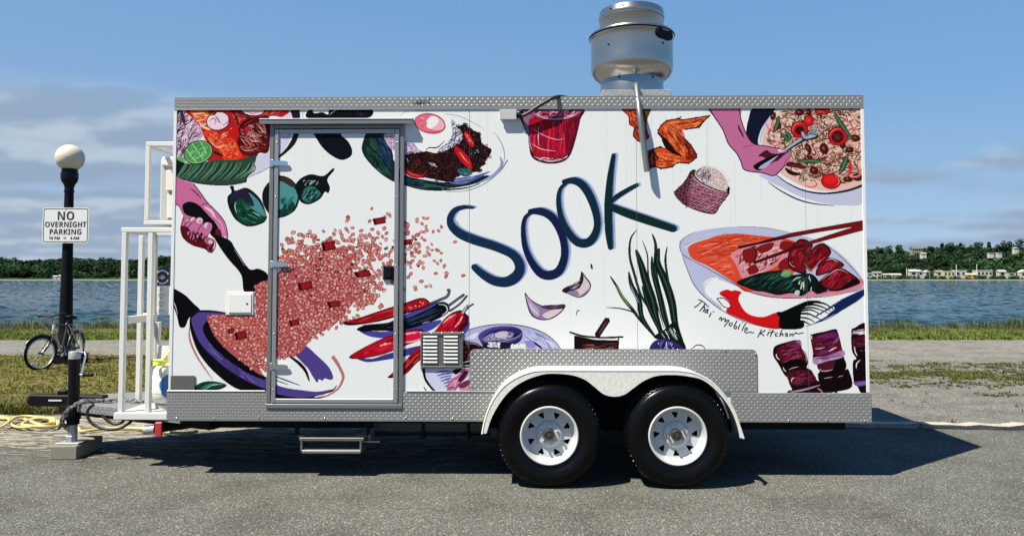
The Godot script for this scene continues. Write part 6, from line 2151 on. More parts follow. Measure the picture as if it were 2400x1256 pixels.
func make_wheel() -> Node3D:
	var w := Node3D.new()
	w.name = "wheel"
	var turn := Transform3D(Basis(Vector3.RIGHT, PI / 2), Vector3.ZERO)
	var g := Geo.new()
	var prof := [Vector2(0.18, -0.098), Vector2(0.215, -0.108), Vector2(0.26, -0.12), Vector2(0.3, -0.116), Vector2(0.325, -0.104), Vector2(0.338, -0.09), Vector2(0.345, -0.078)]
	for h in [-0.05, -0.018, 0.018, 0.05]: # grooved tread
		prof.append_array([Vector2(0.349, h - 0.006), Vector2(0.339, h - 0.004), Vector2(0.339, h + 0.004), Vector2(0.349, h + 0.006)])
	prof.append_array([Vector2(0.345, 0.078), Vector2(0.339, 0.089), Vector2(0.333, 0.097), Vector2(0.329, 0.098), Vector2(0.327, 0.102), Vector2(0.318, 0.109), Vector2(0.305, 0.1165), Vector2(0.29, 0.122), Vector2(0.275, 0.1245), Vector2(0.26, 0.1235), Vector2(0.245, 0.119), Vector2(0.232, 0.112), Vector2(0.222, 0.1055), Vector2(0.214, 0.1035), Vector2(0.206, 0.1045), Vector2(0.199, 0.102), Vector2(0.194, 0.098), Vector2(0.18, 0.09)])
	g.lathe(prof, turn, 72, 0.75)
	var lug_n := 60
	for i in lug_n: # shoulder blocks
		var a := TAU * i / lug_n
		var c := Vector3(cos(a), sin(a), 0)
		var t := Vector3(-sin(a), cos(a), 0)
		for s in [-1.0, 1.0]:
			g.box(Vector3(-0.009, -0.004, -0.013), Vector3(0.009, 0.006, 0.013), 0.002, Transform3D(Basis(t, c, t.cross(c)), c * 0.337 + Vector3(0, 0, 0.084 * s)))
	put("tyre", g, M.rubber, w)
	# spoked steel rim: eight rounded three-cornered holes
	var flange := Geo.new()
	flange.lathe([Vector2(0.2095, 0.09), Vector2(0.2095, 0.1045), Vector2(0.2065, 0.1085), Vector2(0.2, 0.1095), Vector2(0.1955, 0.107), Vector2(0.191, 0.098), Vector2(0.1855, 0.07), Vector2(0.178, 0.04), Vector2(0.1735, 0.031), Vector2(0.168, 0.029)], turn, 72, 0.7)
	g = Geo.new()
	g.lathe([Vector2(0.163, 0.0296), Vector2(0.158, 0.0292)], turn, 64)
	put("rim_groove", g, M.steel, w)
	var shrink := Vector3(0.935, 0.935, 1.0)
	put("rim", flange, M.rim, w).scale = shrink
	var disc := Geo.new()
	var inr := 0.099
	var outr := 0.1685
	var NS := 8
	var zf := 0.0288
	for s in NS:
		var a0 := TAU * s / NS
		var mid := a0 + PI / NS
		var hc := Vector2(cos(mid), sin(mid)) * 0.1375
		var er := Vector2(cos(mid), sin(mid))
		var et := Vector2(-er.y, er.x)
		var N := 36
		var hole := []
		var rimp := []
		var tri_ := [Vector2(0.0195, 0.024), Vector2(0.0195, -0.022), Vector2(-0.025, -0.007)] # radial, tangential
		var edge := []
		for k in 3: # rounded triangle
			var p: Vector2 = tri_[k]
			var q: Vector2 = tri_[(k + 1) % 3]
			var pp: Vector2 = tri_[(k + 2) % 3]
			var c := p * 0.72
			for m in 4:
				var da := (p - pp).normalized().rotated(0)
				var d0 := ((p - pp).normalized().orthogonal())
				var d1 := ((q - p).normalized().orthogonal())
				if d0.dot(p) < 0:
					d0 = -d0
				if d1.dot(p) < 0:
					d1 = -d1
				edge.append(c + d0.slerp(d1, m / 3.0) * 0.0058)
		for i in N: # the sector's boundary and the hole's, seen from the hole's centre
			var th := TAU * i / N
			var dir := er * cos(th) + et * sin(th)
			# hole radius along dir
			var local := Vector2(cos(th), sin(th))
			var best := 0.012
			for m in edge.size():
				var e0: Vector2 = edge[m]
				var e1: Vector2 = edge[(m + 1) % edge.size()]
				var hit = Geometry2D.segment_intersects_segment(Vector2.ZERO, local * 0.1, e0, e1)
				if hit != null:
					best = (hit as Vector2).length()
			hole.append(hc + dir * best)
			var t := 0.0
			var lo := 0.0
			var hi := 0.2
			for it in 22:
				t = (lo + hi) / 2
				var p := hc + dir * t
				var ang := absf(wrapf(p.angle() - mid, -PI, PI))
				if p.length() > inr and p.length() < outr and ang < PI / NS:
					lo = t
				else:
					hi = t
			rimp.append(hc + dir * t)
		for i in N:
			var j := (i + 1) % N
			var A := Vector3(hole[i].x, hole[i].y, zf)
			var Bq := Vector3(hole[j].x, hole[j].y, zf)
			var C := Vector3(rimp[j].x, rimp[j].y, zf)
			var D := Vector3(rimp[i].x, rimp[i].y, zf)
			disc.quad(A, Bq, C, D, Vector3(0, 0, 1))
			var mid3 := (A + Bq) * 0.5 - Vector3(hc.x, hc.y, zf)
			disc.quad(A, Bq, Bq - Vector3(0, 0, 0.012), A - Vector3(0, 0, 0.012), -mid3)
	disc.lathe([Vector2(0.172, 0.0278), Vector2(0.1605, 0.0278)], turn, 64)
	disc.lathe([Vector2(0.112, 0.0278), Vector2(0.098, 0.0278)], turn, 48)
	disc.lathe([Vector2(0.1, 0.0285), Vector2(0.094, 0.033), Vector2(0.088, 0.045), Vector2(0.08, 0.049), Vector2(0.03, 0.049)], turn, 48, 0.7)
	put("wheel_disc", disc, M.rim, w).scale = shrink
	g = Geo.new()
	g.lathe([Vector2(0.17, -0.01), Vector2(0.0, -0.01)], turn, 32)
	put("drum_face", g, M.black_matt, w)
	for i in 5:
		var a := TAU * i / 5 + 0.3
		g = Geo.new()
		var at := Transform3D(turn.basis, Vector3(cos(a) * 0.06, sin(a) * 0.06, 0.049))
		g.lathe([Vector2(0.0095, 0.0), Vector2(0.0095, 0.024), Vector2(0.006, 0.03), Vector2(0.0, 0.031)], at, 6, 0.95)
		put("lug_nut", g, M.chrome, w)
	g = Geo.new()
	g.lathe([Vector2(0.038, 0.034), Vector2(0.038, 0.075), Vector2(0.034, 0.08), Vector2(0.027, 0.08), Vector2(0.025, 0.072), Vector2(0.017, 0.072), Vector2(0.015, 0.082), Vector2(0.0, 0.083)], turn, 32, 0.7)
	put("hub_cap", g, M.bronze, w)
	g = Geo.new()
	g.tube([Vector3(0.122, 0.128, 0.03), Vector3(0.13, 0.136, 0.085)], 0.0045, 8)
	put("valve_stem", g, M.black, w)
	return w


func build_door() -> void:
	var door := Node3D.new()
	door.name = "door"
	tp.add_child(door)
	var f0 := 0.016
	# surround
	var xl := sp(627, 620, f0).x
	var xr := sp(945.5, 620, f0).x
	var yt := sp(780, 291, f0).y
	var yb := sp(780, 947, f0).y
	var wd := 0.031
	var g := Geo.new()
	g.box(Vector3(xl, yb, 0.0006), Vector3(xl + wd, yt, f0), 0.004)
	g.box(Vector3(xr - wd, yb, 0.0006), Vector3(xr, yt, f0), 0.004)
	g.box(Vector3(xl + wd + 0.0003, yt - wd, 0.0006), Vector3(xr - wd - 0.0003, yt, f0), 0.004)
	g.box(Vector3(xl - 0.002, sp(780, 957, f0).y, 0.0115), Vector3(xr - 0.004, yb - 0.0006, f0 + 0.004), 0.002)
	put("door_surround", g, M.frame, tp)
	# leaf with its own print
	var z := 0.0125
	var lx := xl + wd + 0.006
	var rx := xr - wd - 0.006
	var ty := yt - wd - 0.005
	var by := yb + 0.006
	var leaf := mural_box(Vector3(lx, by, 0.0105), Vector3(rx, ty, z))
	put("leaf", leaf, M.mural, door)
	g = Geo.new()
	var fw := 0.03
	g.box(Vector3(lx, by, z + 0.0003), Vector3(lx + fw, ty, z + 0.010), 0.003)
	g.box(Vector3(rx - fw, by, z + 0.0003), Vector3(rx, ty, z + 0.010), 0.003)
	g.box(Vector3(lx + fw + 0.0004, ty - fw, z + 0.0003), Vector3(rx - fw - 0.0004, ty, z + 0.0095), 0.003)
	g.box(Vector3(lx + fw + 0.0004, by, z + 0.0003), Vector3(rx - fw - 0.0004, by + 0.03, z + 0.0095), 0.003)
	put("leaf_frame", g, M.frame_light, door)
	for p in [[0.25, 0], [0.5, 0], [0.75, 0], [0.05, 0], [0.95, 0], [0.25, 1], [0.5, 1], [0.75, 1], [0.05, 1], [0.95, 1]]:
		g = Geo.new()
		g.ball(Vector3(lx + fw / 2 if p[1] == 0 else rx - fw / 2, lerpf(by, ty, p[0]), z + 0.0105), Vector3(0.006, 0.006, 0.003), 8)
		put("screw", g, M.chrome, door)
	# hinges
	for y in [382, 620, 860]:
		var h := Node3D.new()
		h.name = "hinge"
		door.add_child(h, true)
		var a := sp(634, y, 0.03)
		var b := sp(672, y, 0.03)
		g = Geo.new()
		g.box(Vector3(a.x - 0.012, a.y - 0.026, 0.0165), Vector3(a.x + 0.014, a.y + 0.026, 0.0225), 0.003)
		put("hinge_bracket", g, M.chrome, h)
		g = Geo.new()
		var arm := PackedVector2Array()
		for k in 24:
			var th := TAU * k / 24
			arm.append(Vector2((a.x + b.x) / 2 + (b.x - a.x) * 0.56 * signf(cos(th)) * pow(absf(cos(th)), 0.6), a.y + 0.0165 * signf(sin(th)) * pow(absf(sin(th)), 0.8)))
		g.prism(arm, 0.0228, 0.030, Transform3D(), true)
		put("hinge_arm", g, M.chrome, h)
	# paddle latch
	var latch := Node3D.new()
	latch.name = "latch"
	door.add_child(latch)
	g = Geo.new()
	bx(g, 896, 623, 922, 656, 0.0128, 0.028, 0.005)
	put("latch_plate", g, M.black, latch)
	g = Geo.new()
	bx(g, 904, 626, 917, 650, 0.0285, 0.035, 0.003)
	put("paddle", g, M.black_gloss, latch)
	g = Geo.new()
	bx(g, 895, 626, 898, 652, 0.0282, 0.031, 0.001)
	put("latch_edge", g, M.chrome, latch)
	# drip rail over the door
	g = Geo.new()
	var r0 := sp(607, 279, 0.05)
	var r1 := sp(966, 279, 0.05)
	g.prism(PackedVector2Array([Vector2(0.0006, r0.y + 0.014), Vector2(0.05, r0.y), Vector2(0.05, r0.y - 0.034), Vector2(0.046, r0.y - 0.034), Vector2(0.046, r0.y - 0.008), Vector2(0.0006, r0.y + 0.004)]), r0.x, r1.x, Transform3D(Basis(Vector3(0, 0, 1), Vector3.UP, Vector3(1, 0, 0)), Vector3.ZERO))
	put("drip_rail", g, M.frame, tp)
	g = Geo.new()
	g.box(Vector3(r0.x, r0.y - 0.002, 0.0465), Vector3(r1.x, r0.y + 0.004, 0.054), 0.001)
	put("rail_edge", g, M.white, tp)


func build_fittings() -> void:
	# shore power hatch
	var hatch := Node3D.new()
	hatch.name = "power_hatch"
	tp.add_child(hatch)
	var g := Geo.new()
	bx(g, 528, 684, 593, 738, 0.0006, 0.007, 0.003)
	put("hatch_frame", g, M.plastic, hatch)
	g = Geo.new()
	bx(g, 534, 689, 588, 733, 0.0075, 0.013, 0.004)
	put("hatch_lid", g, M.plastic, hatch)
	g = Geo.new()
	g.ball(sp(578, 712, 0.0135), Vector3(0.007, 0.007, 0.003), 12)
	put("keyhole", g, M.black, hatch)
	# louvred vent
	var vent := Node3D.new()
	vent.name = "vent"
	tp.add_child(vent)
	g = Geo.new()
	bx(g, 985, 778, 1085, 864, 0.0006, 0.008, 0.002)
	put("vent_plate", g, M.steel, vent)
	g = Geo.new()
	bx(g, 988, 780, 1082, 785.5, 0.0085, 0.016, 0.002)
	bx(g, 986, 858, 1084, 863, 0.0085, 0.014, 0.002)
	bx(g, 985.5, 786, 989, 857, 0.0085, 0.013, 0.001)
	bx(g, 1081, 786, 1084.5, 857, 0.0085, 0.013, 0.001)
	put("vent_rim", g, M.steel, vent)
	for col in [[992.5, 1025], [1040.5, 1073]]:
		for i in 8:
			var a := sp(col[0], 788.7 + i * 8.5, 0.0)
			var b := sp(col[1], 788.7 + i * 8.5, 0.0)
			g = Geo.new()
			var y := a.y
			g.prism(PackedVector2Array([Vector2(0.0082, y + 0.0065), Vector2(0.016, y + 0.002), Vector2(0.0185, y - 0.0035), Vector2(0.0165, y - 0.0035), Vector2(0.0082, y + 0.0025)]), a.x, b.x, Transform3D(Basis(Vector3(0, 0, 1), Vector3.UP, Vector3(1, 0, 0)), Vector3.ZERO))
			put("louvre", g, M.plastic, vent)
	g = Geo.new()
	for i in 5:
		for e in [[985 + 100 * i / 4.0, 780], [985 + 100 * i / 4.0, 862], [986.5, 780 + 82 * i / 4.0], [1083.5, 780 + 82 * i / 4.0]]:
			g.ball(sp(e[0], e[1], 0.0085), Vector3(0.0055, 0.0055, 0.004), 6)
	put("vent_rivet", g, M.chrome, vent)
	# bare steel plate at the front corner
	g = Geo.new()
	bx(g, 398, 880, 455, 916, 0.0045, 0.009, 0.001)
	put("steel_plate", g, M.steel, tp)
	# junction box and its cable
	g = Geo.new()
	bx(g, 1171, 257, 1211, 280, 0.018, 0.037, 0.003)
	bx(g, 1172, 258, 1210, 277, 0.0006, 0.0175, 0.002)
	put("junction_box", g, M.plastic_grey, tp)
	g = Geo.new()
	var p := [sp(1211, 269, 0.03), sp(1222, 271, 0.035), sp(1236, 266, 0.04), sp(1258, 251, 0.045), sp(1280, 238, 0.05), sp(1298, 229, 0.04), sp(1315, 226, -0.02), sp(1335, 230, -0.08), sp(1345, 231, -0.12)]
	g.tube(curve(p, 5), 0.0125, 10)
	put("roof_cable", g, M.cable, tp)
	g = Geo.new()
	g.tube([sp(1211, 269, 0.03), sp(1221, 270.5, 0.034)], 0.019, 10)
	put("cable_gland", g, M.black, tp)
	# screws along skirt and wheel plate
	g = Geo.new()
	for e in [[412, 980], [500, 980], [605, 978], [760, 980], [950, 979], [1060, 981], [1105, 826], [1180, 820], [1260, 819], [1390, 819], [1500, 819], [1590, 819], [1700, 820], [1771, 830], [1104, 905], [1850, 985], [1940, 985], [2028, 986], [1868, 926], [1945, 926]]:
		g.ball(sp(e[0], e[1], 0.012), Vector3(0.0055, 0.0055, 0.004), 6)
	put("plate_screw", g, M.chrome, tp)


func build_fan() -> void:
	var fan := Node3D.new()
	fan.name = "exhaust_fan"
	tp.add_child(fan)
	var zc := -0.5
	var c := sp(1481, 150, zc)
	var px := sp(1482, 150, zc).x - c.x
	var yy := func(v: float) -> float: return sp(1481, v, zc).y
	fan.position = Vector3(c.x, 0, zc)
	var hw := 79.0 * px
	var base: float = sp(1481, 226, zc + hw).y
	var g := Geo.new()
	g.box(Vector3(-hw, 2.676, -hw), Vector3(hw, base + 0.004, hw), 0.004)
	g.box(Vector3(-hw + 0.004, base + 0.0045, -hw + 0.004), Vector3(hw - 0.004, base + 0.052, hw - 0.004), 0.003)
	put("curb", g, M.galv, fan)
	g = Geo.new()
	g.lathe([Vector2(73 * px, base + 0.05), Vector2(73 * px, yy.call(195.0)), Vector2(72 * px, yy.call(192.0))], Transform3D(), 64)
	put("fan_base", g, M.alu, fan)
	g = Geo.new()
	g.lathe([Vector2(70 * px, yy.call(195.0)), Vector2(78 * px, yy.call(189.0)), Vector2(88 * px, yy.call(181.0)), Vector2(94 * px, yy.call(171.0)), Vector2(95.5 * px, yy.call(160.0)), Vector2(95 * px, yy.call(145.0)), Vector2(95 * px, yy.call(102.0)), Vector2(97 * px, yy.call(96.0)), Vector2(99 * px, yy.call(93.0)), Vector2(100 * px, yy.call(88.0)), Vector2(98 * px, yy.call(85.0)), Vector2(94 * px, yy.call(86.0)), Vector2(92 * px, yy.call(99.0))], Transform3D(), 72, 0.6)
	put("bowl", g, M.alu, fan)
	g = Geo.new()
	g.lathe([Vector2(75 * px, yy.call(104.0)), Vector2(75 * px, yy.call(48.5)), Vector2(76.5 * px, yy.call(46.5)), Vector2(76.5 * px, yy.call(41.5)), Vector2(75.5 * px, yy.call(39.5)), Vector2(75.2 * px, yy.call(33.0)), Vector2(73.8 * px, yy.call(29.5)), Vector2(70 * px, yy.call(27.5)), Vector2(40 * px, yy.call(25.5)), Vector2(0, yy.call(24.5))], Transform3D(), 72, 0.6)
	put("cap", g, M.alu, fan)
	g = Geo.new()
	g.lathe([Vector2(96.5 * px, yy.call(95.5)), Vector2(99.4 * px, yy.call(92.6)), Vector2(100.3 * px, yy.call(90.0))], Transform3D(), 72, 0.3)
	put("rim_seal", g, M.black, fan)
	g = Geo.new()
	g.lathe([Vector2(75.7 * px, yy.call(51.0)), Vector2(75.9 * px, yy.call(48.7))], Transform3D(), 72)
	put("cap_seam", g, M.frame, fan)
	# oval conduit opening
	g = Geo.new()
	var oval_ := PackedVector2Array()
	for i in 28:
		var a := TAU * i / 28
		oval_.append(Vector2(0.092 * signf(cos(a)) * pow(absf(cos(a)), 0.6), sin(a) * 0.042))
	var ang := 0.74
	var dirn := Vector3(sin(ang), 0, cos(ang))
	var xf := Transform3D(Basis(Vector3(cos(ang), 0, -sin(ang)), Vector3.UP, dirn), dirn * (95.0 * px - 0.017) + Vector3(0, yy.call(103.0), 0))
	g.prism(oval_, 0.0, 0.026, xf, true)
	put("conduit_opening", g, M.black, fan)
	g = Geo.new()
	for e in [[-0.72, 126.0], [0.68, 124.0], [-0.55, 197.0], [0.55, 197.0], [-0.8, 39.0], [-0.4, 37.0]]:
		var d := Vector3(sin(e[0]), 0, cos(e[0]))
		var rr: float = (95.2 if e[1] > 60 and e[1] < 180 else (73.2 if e[1] > 180 else 76.5)) * px
		g.ball(d * rr + Vector3(0, yy.call(e[1]), 0), Vector3(0.008, 0.008, 0.008), 8)
	put("bolt", g, M.black, fan)
	# grease drain running down over the wall
	g = Geo.new()
	var s := fan.position
	var pth := [sp(1488, 205, -0.27) - s, sp(1491, 199, -0.2) - s, sp(1492, 200, -0.13) - s, sp(1493, 210, -0.07) - s, sp(1499, 262, 0.04) - s, sp(1509, 340, 0.05) - s, sp(1517, 402, 0.052) - s]
	g.tube(curve(pth, 4), 0.0205, 16)
	put("drain_tube", g, M.alu_pipe, fan)
	g = Geo.new()
	g.ball(sp(1491, 203, -0.14) - s, Vector3(0.027, 0.03, 0.03), 16)
	put("drain_elbow", g, M.alu_pipe, fan)


func tl(x: float, y: float, z: float) -> Vector3: # from the trailer's axes to the world
	return TRAILER_AT + Basis(Vector3.UP, TRAILER_TURN) * Vector3(x, y, z)


func tpart(g: Geo, called: String, m: Material) -> MeshInstance3D:
	return put(called, g, m, tp)


func build_tongue() -> void:
	# A-frame, deck and coupler, all in the trailer's axes
	var deck := 0.41
	var g := Geo.new()
	g.bar(Vector3(-3.72, 0.33, -0.86), Vector3(-2.2, 0.33, -0.2), 0.1, 0.06, 0.003, Vector3.UP)
	put("tongue_beam", g, M.black, tp)
	g = Geo.new()
	g.bar(Vector3(-3.72, 0.33, -0.94), Vector3(-2.2, 0.33, -1.6), 0.1, 0.06, 0.003, Vector3.UP)
	put("tongue_beam", g, M.black, tp)
	var dk := PackedVector2Array([Vector2(-3.56, 0.7), Vector2(-3.5, 0.62), Vector2(-2.44, 0.16), Vector2(-2.44, 1.64), Vector2(-3.56, 1.1)])
	g = Geo.new()
	g.prism(dk, deck - 0.062, deck, Transform3D(Basis(Vector3(1, 0, 0), Vector3(0, 0, -1), Vector3.UP), Vector3.ZERO))
	var deck_node := put("tongue_deck", g, M.plate, tp)
	var da := Vector3(-3.5, deck - 0.06, -0.62)
	var db := Vector3(-2.44, deck - 0.06, -0.16)
	var e := (db - da).normalized()
	plate_pattern(deck_node, lugs(Vector2(0.01, 0.004), Vector2(da.distance_to(db) - 0.01, 0.058), 0.024, any, Transform3D(Basis(e, Vector3.UP, e.cross(Vector3.UP)), da)))
	plate_pattern(deck_node, lugs(Vector2(-3.5, 0.2), Vector2(-2.46, 1.5), 0.03, func(p): return Geometry2D.is_point_in_polygon(p, dk), Transform3D(Basis(Vector3(1, 0, 0), Vector3(0, 0, -1), Vector3.UP), Vector3(0, deck, 0))))
	g = Geo.new()
	g.bar(Vector3(-4.02, 0.395, -0.9), Vector3(-3.4, 0.385, -0.9), 0.085, 0.095, 0.01, Vector3.UP)
	g.ball(Vector3(-4.01, 0.39, -0.9), Vector3(0.045, 0.047, 0.043), 14)
	put("coupler", g, M.black, tp)
	g = Geo.new()
	g.box(Vector3(-3.8, 0.435, -0.93), Vector3(-3.72, 0.475, -0.88), 0.008)
	g.bar(Vector3(-3.76, 0.44, -0.9), Vector3(-3.62, 0.452, -0.9), 0.02, 0.03, 0.004, Vector3.UP)
	put("coupler_latch", g, M.black, tp)
	g = Geo.new()
	g.box(Vector3(-3.85, 0.39, -0.8545), Vector3(-3.74, 0.402, -0.852))
	put("coupler_label", g, M.white, tp)
	# jack
	var jack := Node3D.new()
	jack.name = "jack"
	tp.add_child(jack)
	jack.position = Vector3(-3.5, 0, -0.62)
	g = Geo.new()
	g.tube([Vector3(0, 0.3, 0), Vector3(0, 0.76, 0)], 0.042, 18)
	put("jack_sleeve", g, M.black_gloss, jack)
	g = Geo.new()
	g.tube([Vector3(0, 0.12, 0), Vector3(0, 0.31, 0)], 0.034, 18)
	put("jack_leg", g, M.galv, jack)
	g = Geo.new()
	g.tube([Vector3(0, 0.25, 0), Vector3(0, 0.3, 0)], 0.046, 18)
	g.tube([Vector3(0, 0.29, 0), Vector3(0, 0.31, 0)], 0.056, 18)
	put("jack_collar", g, M.black, jack)
	g = Geo.new()
	g.lathe([Vector2(0.0435, 0.762), Vector2(0.0435, 0.815), Vector2(0.04, 0.821), Vector2(0.0, 0.823)], Transform3D(), 20)
	put("jack_cap", g, M.galv, jack)
	g = Geo.new()
	g.box(Vector3(-0.09, 0.109, -0.075), Vector3(0.09, 0.118, 0.075), 0.003)
	g.bar(Vector3(-0.012, 0.117, 0.03), Vector3(-0.01, 0.165, 0.03), 0.05, 0.012, 0.003)
	put("jack_foot", g, M.galv, jack)
	g = Geo.new()
	var cr := [Vector3(0.04, 0.81, 0), Vector3(0.085, 0.81, 0.005), Vector3(0.098, 0.79, 0.02), Vector3(0.088, 0.66, 0.05), Vector3(0.078, 0.645, 0.055), Vector3(0.1, 0.642, 0.06), Vector3(0.17, 0.644, 0.07)]
	g.tube(cr, 0.0085, 8)
	put("jack_crank", g, M.chrome, jack)
	g = Geo.new()
	g.tube([Vector3(0.11, 0.642, 0.06), Vector3(0.19, 0.644, 0.072)], 0.014, 10)
	put("crank_grip", g, M.black, jack)
	# safety chain
	var chain := Node3D.new()
	chain.name = "safety_chain"
	tp.add_child(chain)
	var run := curve([Vector3(-2.75, 0.425, -0.75), Vector3(-2.95, 0.43, -0.62), Vector3(-3.15, 0.428, -0.7), Vector3(-3.33, 0.425, -0.66), Vector3(-3.41, 0.43, -0.6), Vector3(-3.5, 0.37, -0.55), Vector3(-3.55, 0.28, -0.56), Vector3(-3.53, 0.22, -0.6)], 4)
	for i in run.size() - 1:
		var l := Geo.new()
		var m: Vector3 = (run[i] + run[i + 1]) / 2
		var d: Vector3 = (run[i + 1] - run[i]).normalized()
		var sd := d.cross(Vector3.UP if i % 2 == 0 else Vector3(0.3, 0.2, 1)).normalized()
		var pth := []
		for k in 12:
			var a := TAU * k / 12
			pth.append(m + d * cos(a) * 0.03 + sd * sin(a) * 0.014)
		l.tube(pth, 0.005, 6, true)
		put("link", l, M.steel, chain)
	for c in [[[218, 948], [204, 962], [206, 982], [222, 998], [250, 1006], [282, 1003], [306, 988]], [[238, 973], [252, 987], [268, 994], [284, 990], [296, 976]]]:
		var pts := []
		for q in c:
			pts.append(sp(q[0], q[1], -0.45))
		g = Geo.new()
		g.tube(curve(pts, 5), 0.011, 8)
		put("tow_cable", g, M.cable, tp)
	# white cage on the deck
	var cage := Node3D.new()
	cage.name = "gas_cage"
	tp.add_child(cage)
	var z0 := -0.22
	var z1 := -0.66
	var xa := sp(279, 750, z0).x
	var xm := sp(341, 750, z0).x
	var xb := -2.45
	var y0 := 0.415
	var y1 := sp(300, 544, z0).y
	var t := 0.037
	g = Geo.new()
	g.box(Vector3(xa - 0.02, 0.365, z0 - 0.05), Vector3(xb, y0, z0 + 0.02), 0.004)
	put("cage_sill", g, M.white_frame, cage)
	g = Geo.new()
	g.box(Vector3(xa, 0.4, z1), Vector3(xb, 0.414, z0 - 0.051))
	put("cage_floor", g, M.plastic_grey, cage)
	for p in [[xa, z0], [xm, z0 - 0.002], [xa, z1], [sp(319, 750, z1).x, z1]]:
		g = Geo.new()
		g.box(Vector3(p[0], y0 + 0.0005, p[1] - t), Vector3(p[0] + t, y1 - 0.0005, p[1]), 0.004)
		put("cage_post", g, M.white_frame, cage)
	for z in [z0, z1]:
		g = Geo.new()
		g.box(Vector3(xa - 0.005, y1, z - t), Vector3(xb, y1 + 0.034, z), 0.003)
		put("cage_rail", g, M.white_frame, cage)
	var ym := sp(315, 743, z1).y
	g = Geo.new()
	g.box(Vector3(xa, y1 - 0.004, z1 + 0.001), Vector3(xa + 0.035, y1 + 0.03, z0 - t - 0.001), 0.003)
	put("cage_rail", g, M.white_frame, cage)
	# the door of the cage stands ajar at its left side
	g = Geo.new()
	g.box(Vector3(xa + t + 0.001, ym - 0.03, z1 - 0.05), Vector3(sp(318, 750, z1).x, ym + 0.03, z1 - 0.005), 0.004)
	put("cage_rail", g, M.white_frame, cage)
	g = Geo.new()
	g.box(Vector3(xa + 0.004, ym - 0.03, z1 + 0.001), Vector3(xa + 0.045, ym + 0.025, z0 - t - 0.001), 0.004)
	put("cage_rail", g, M.white_frame, cage)
	g = Geo.new()
	g.box(Vector3(xa + 0.07, y0 + 0.02, z1 + 0.02), Vector3(xa + 0.1, ym - 0.035, z1 + 0.06), 0.004)
	g.box(Vector3(xm - 0.13, y0 + 0.02, z1 + 0.02), Vector3(xm - 0.09, ym - 0.035, z1 + 0.06), 0.004)
	g.box(Vector3(xa + 0.1005, y0 + 0.02, z1 + 0.02), Vector3(xm - 0.1305, y0 + 0.06, z1 + 0.06), 0.004)
	put("inner_frame", g, M.white_frame, cage)
	g = Geo.new()
	var lw := sp(383, 742, z1)
	g.box(Vector3(xm - 0.02, lw.y - 0.02, z1 - 0.06), Vector3(xb, lw.y + 0.025, z1 - 0.005), 0.004)
	g.box(Vector3(xm + 0.085, y0 + 0.01, z1 - 0.06), Vector3(xm + 0.125, lw.y - 0.0205, z1 - 0.005), 0.004)
	g.box(Vector3(xb - 0.05, y0 + 0.01, z1 - 0.06), Vector3(xb, lw.y - 0.0205, z1 - 0.005), 0.004)
	g.box(Vector3(xb - 0.03, lw.y + 0.03, z1 - 0.06), Vector3(xb, y1 - 0.03, z1 - 0.005), 0.004)
	put("back_frame", g, M.white_frame, cage)
	g = Geo.new()
	for i in 4:
		g.box(Vector3(xm - 0.0, lw.y - 0.13 - i * 0.022, z1 - 0.05), Vector3(xm + 0.05, lw.y - 0.118 - i * 0.022, z1 - 0.02))
	put("regulator_vent", g, M.black, cage)
	# upper frame for the cooling unit
	var rack := Node3D.new()
	rack.name = "upper_rack"
	tp.add_child(rack)
	var u0 := sp(340, 332, -0.24)
	var u1 := sp(340, 526, -0.24)
	var ux := u0.x
	for z in [-0.24, -0.95]:
		g = Geo.new()
		g.box(Vector3(ux, u1.y + 0.0305, z - 0.033), Vector3(ux + 0.033, u0.y - 0.0335, z), 0.003)
		put("rack_post", g, M.white_frame, rack)
		g = Geo.new()
		g.box(Vector3(ux, u0.y - 0.033, z - 0.033), Vector3(-2.4405, u0.y, z), 0.003)
		put("rack_rail", g, M.white_frame, rack)
		g = Geo.new()
		g.box(Vector3(ux - 0.003, u1.y, z - 0.033), Vector3(-2.4405, u1.y + 0.03, z), 0.003)
		put("rack_rail", g, M.white_frame, rack)
	g = Geo.new()
	g.box(Vector3(ux + 0.002, u0.y - 0.032, -0.949), Vector3(ux + 0.031, u0.y - 0.004, -0.274), 0.003)
	put("rack_rail", g, M.white_frame, rack)
	g = Geo.new()
	g.box(Vector3(ux + 0.002, u1.y + 0.002, -0.949), Vector3(ux + 0.031, u1.y + 0.029, -0.274), 0.003)
	put("rack_rail", g, M.white_frame, rack)
	g = Geo.new()
	g.box(Vector3(-2.56, u1.y - 0.035, -0.4), Vector3(-2.52, u1.y - 0.001, -0.26), 0.004)
	put("rack_foot", g, M.steel, rack)
	build_on_tongue(u0.y, u1.y, ux)


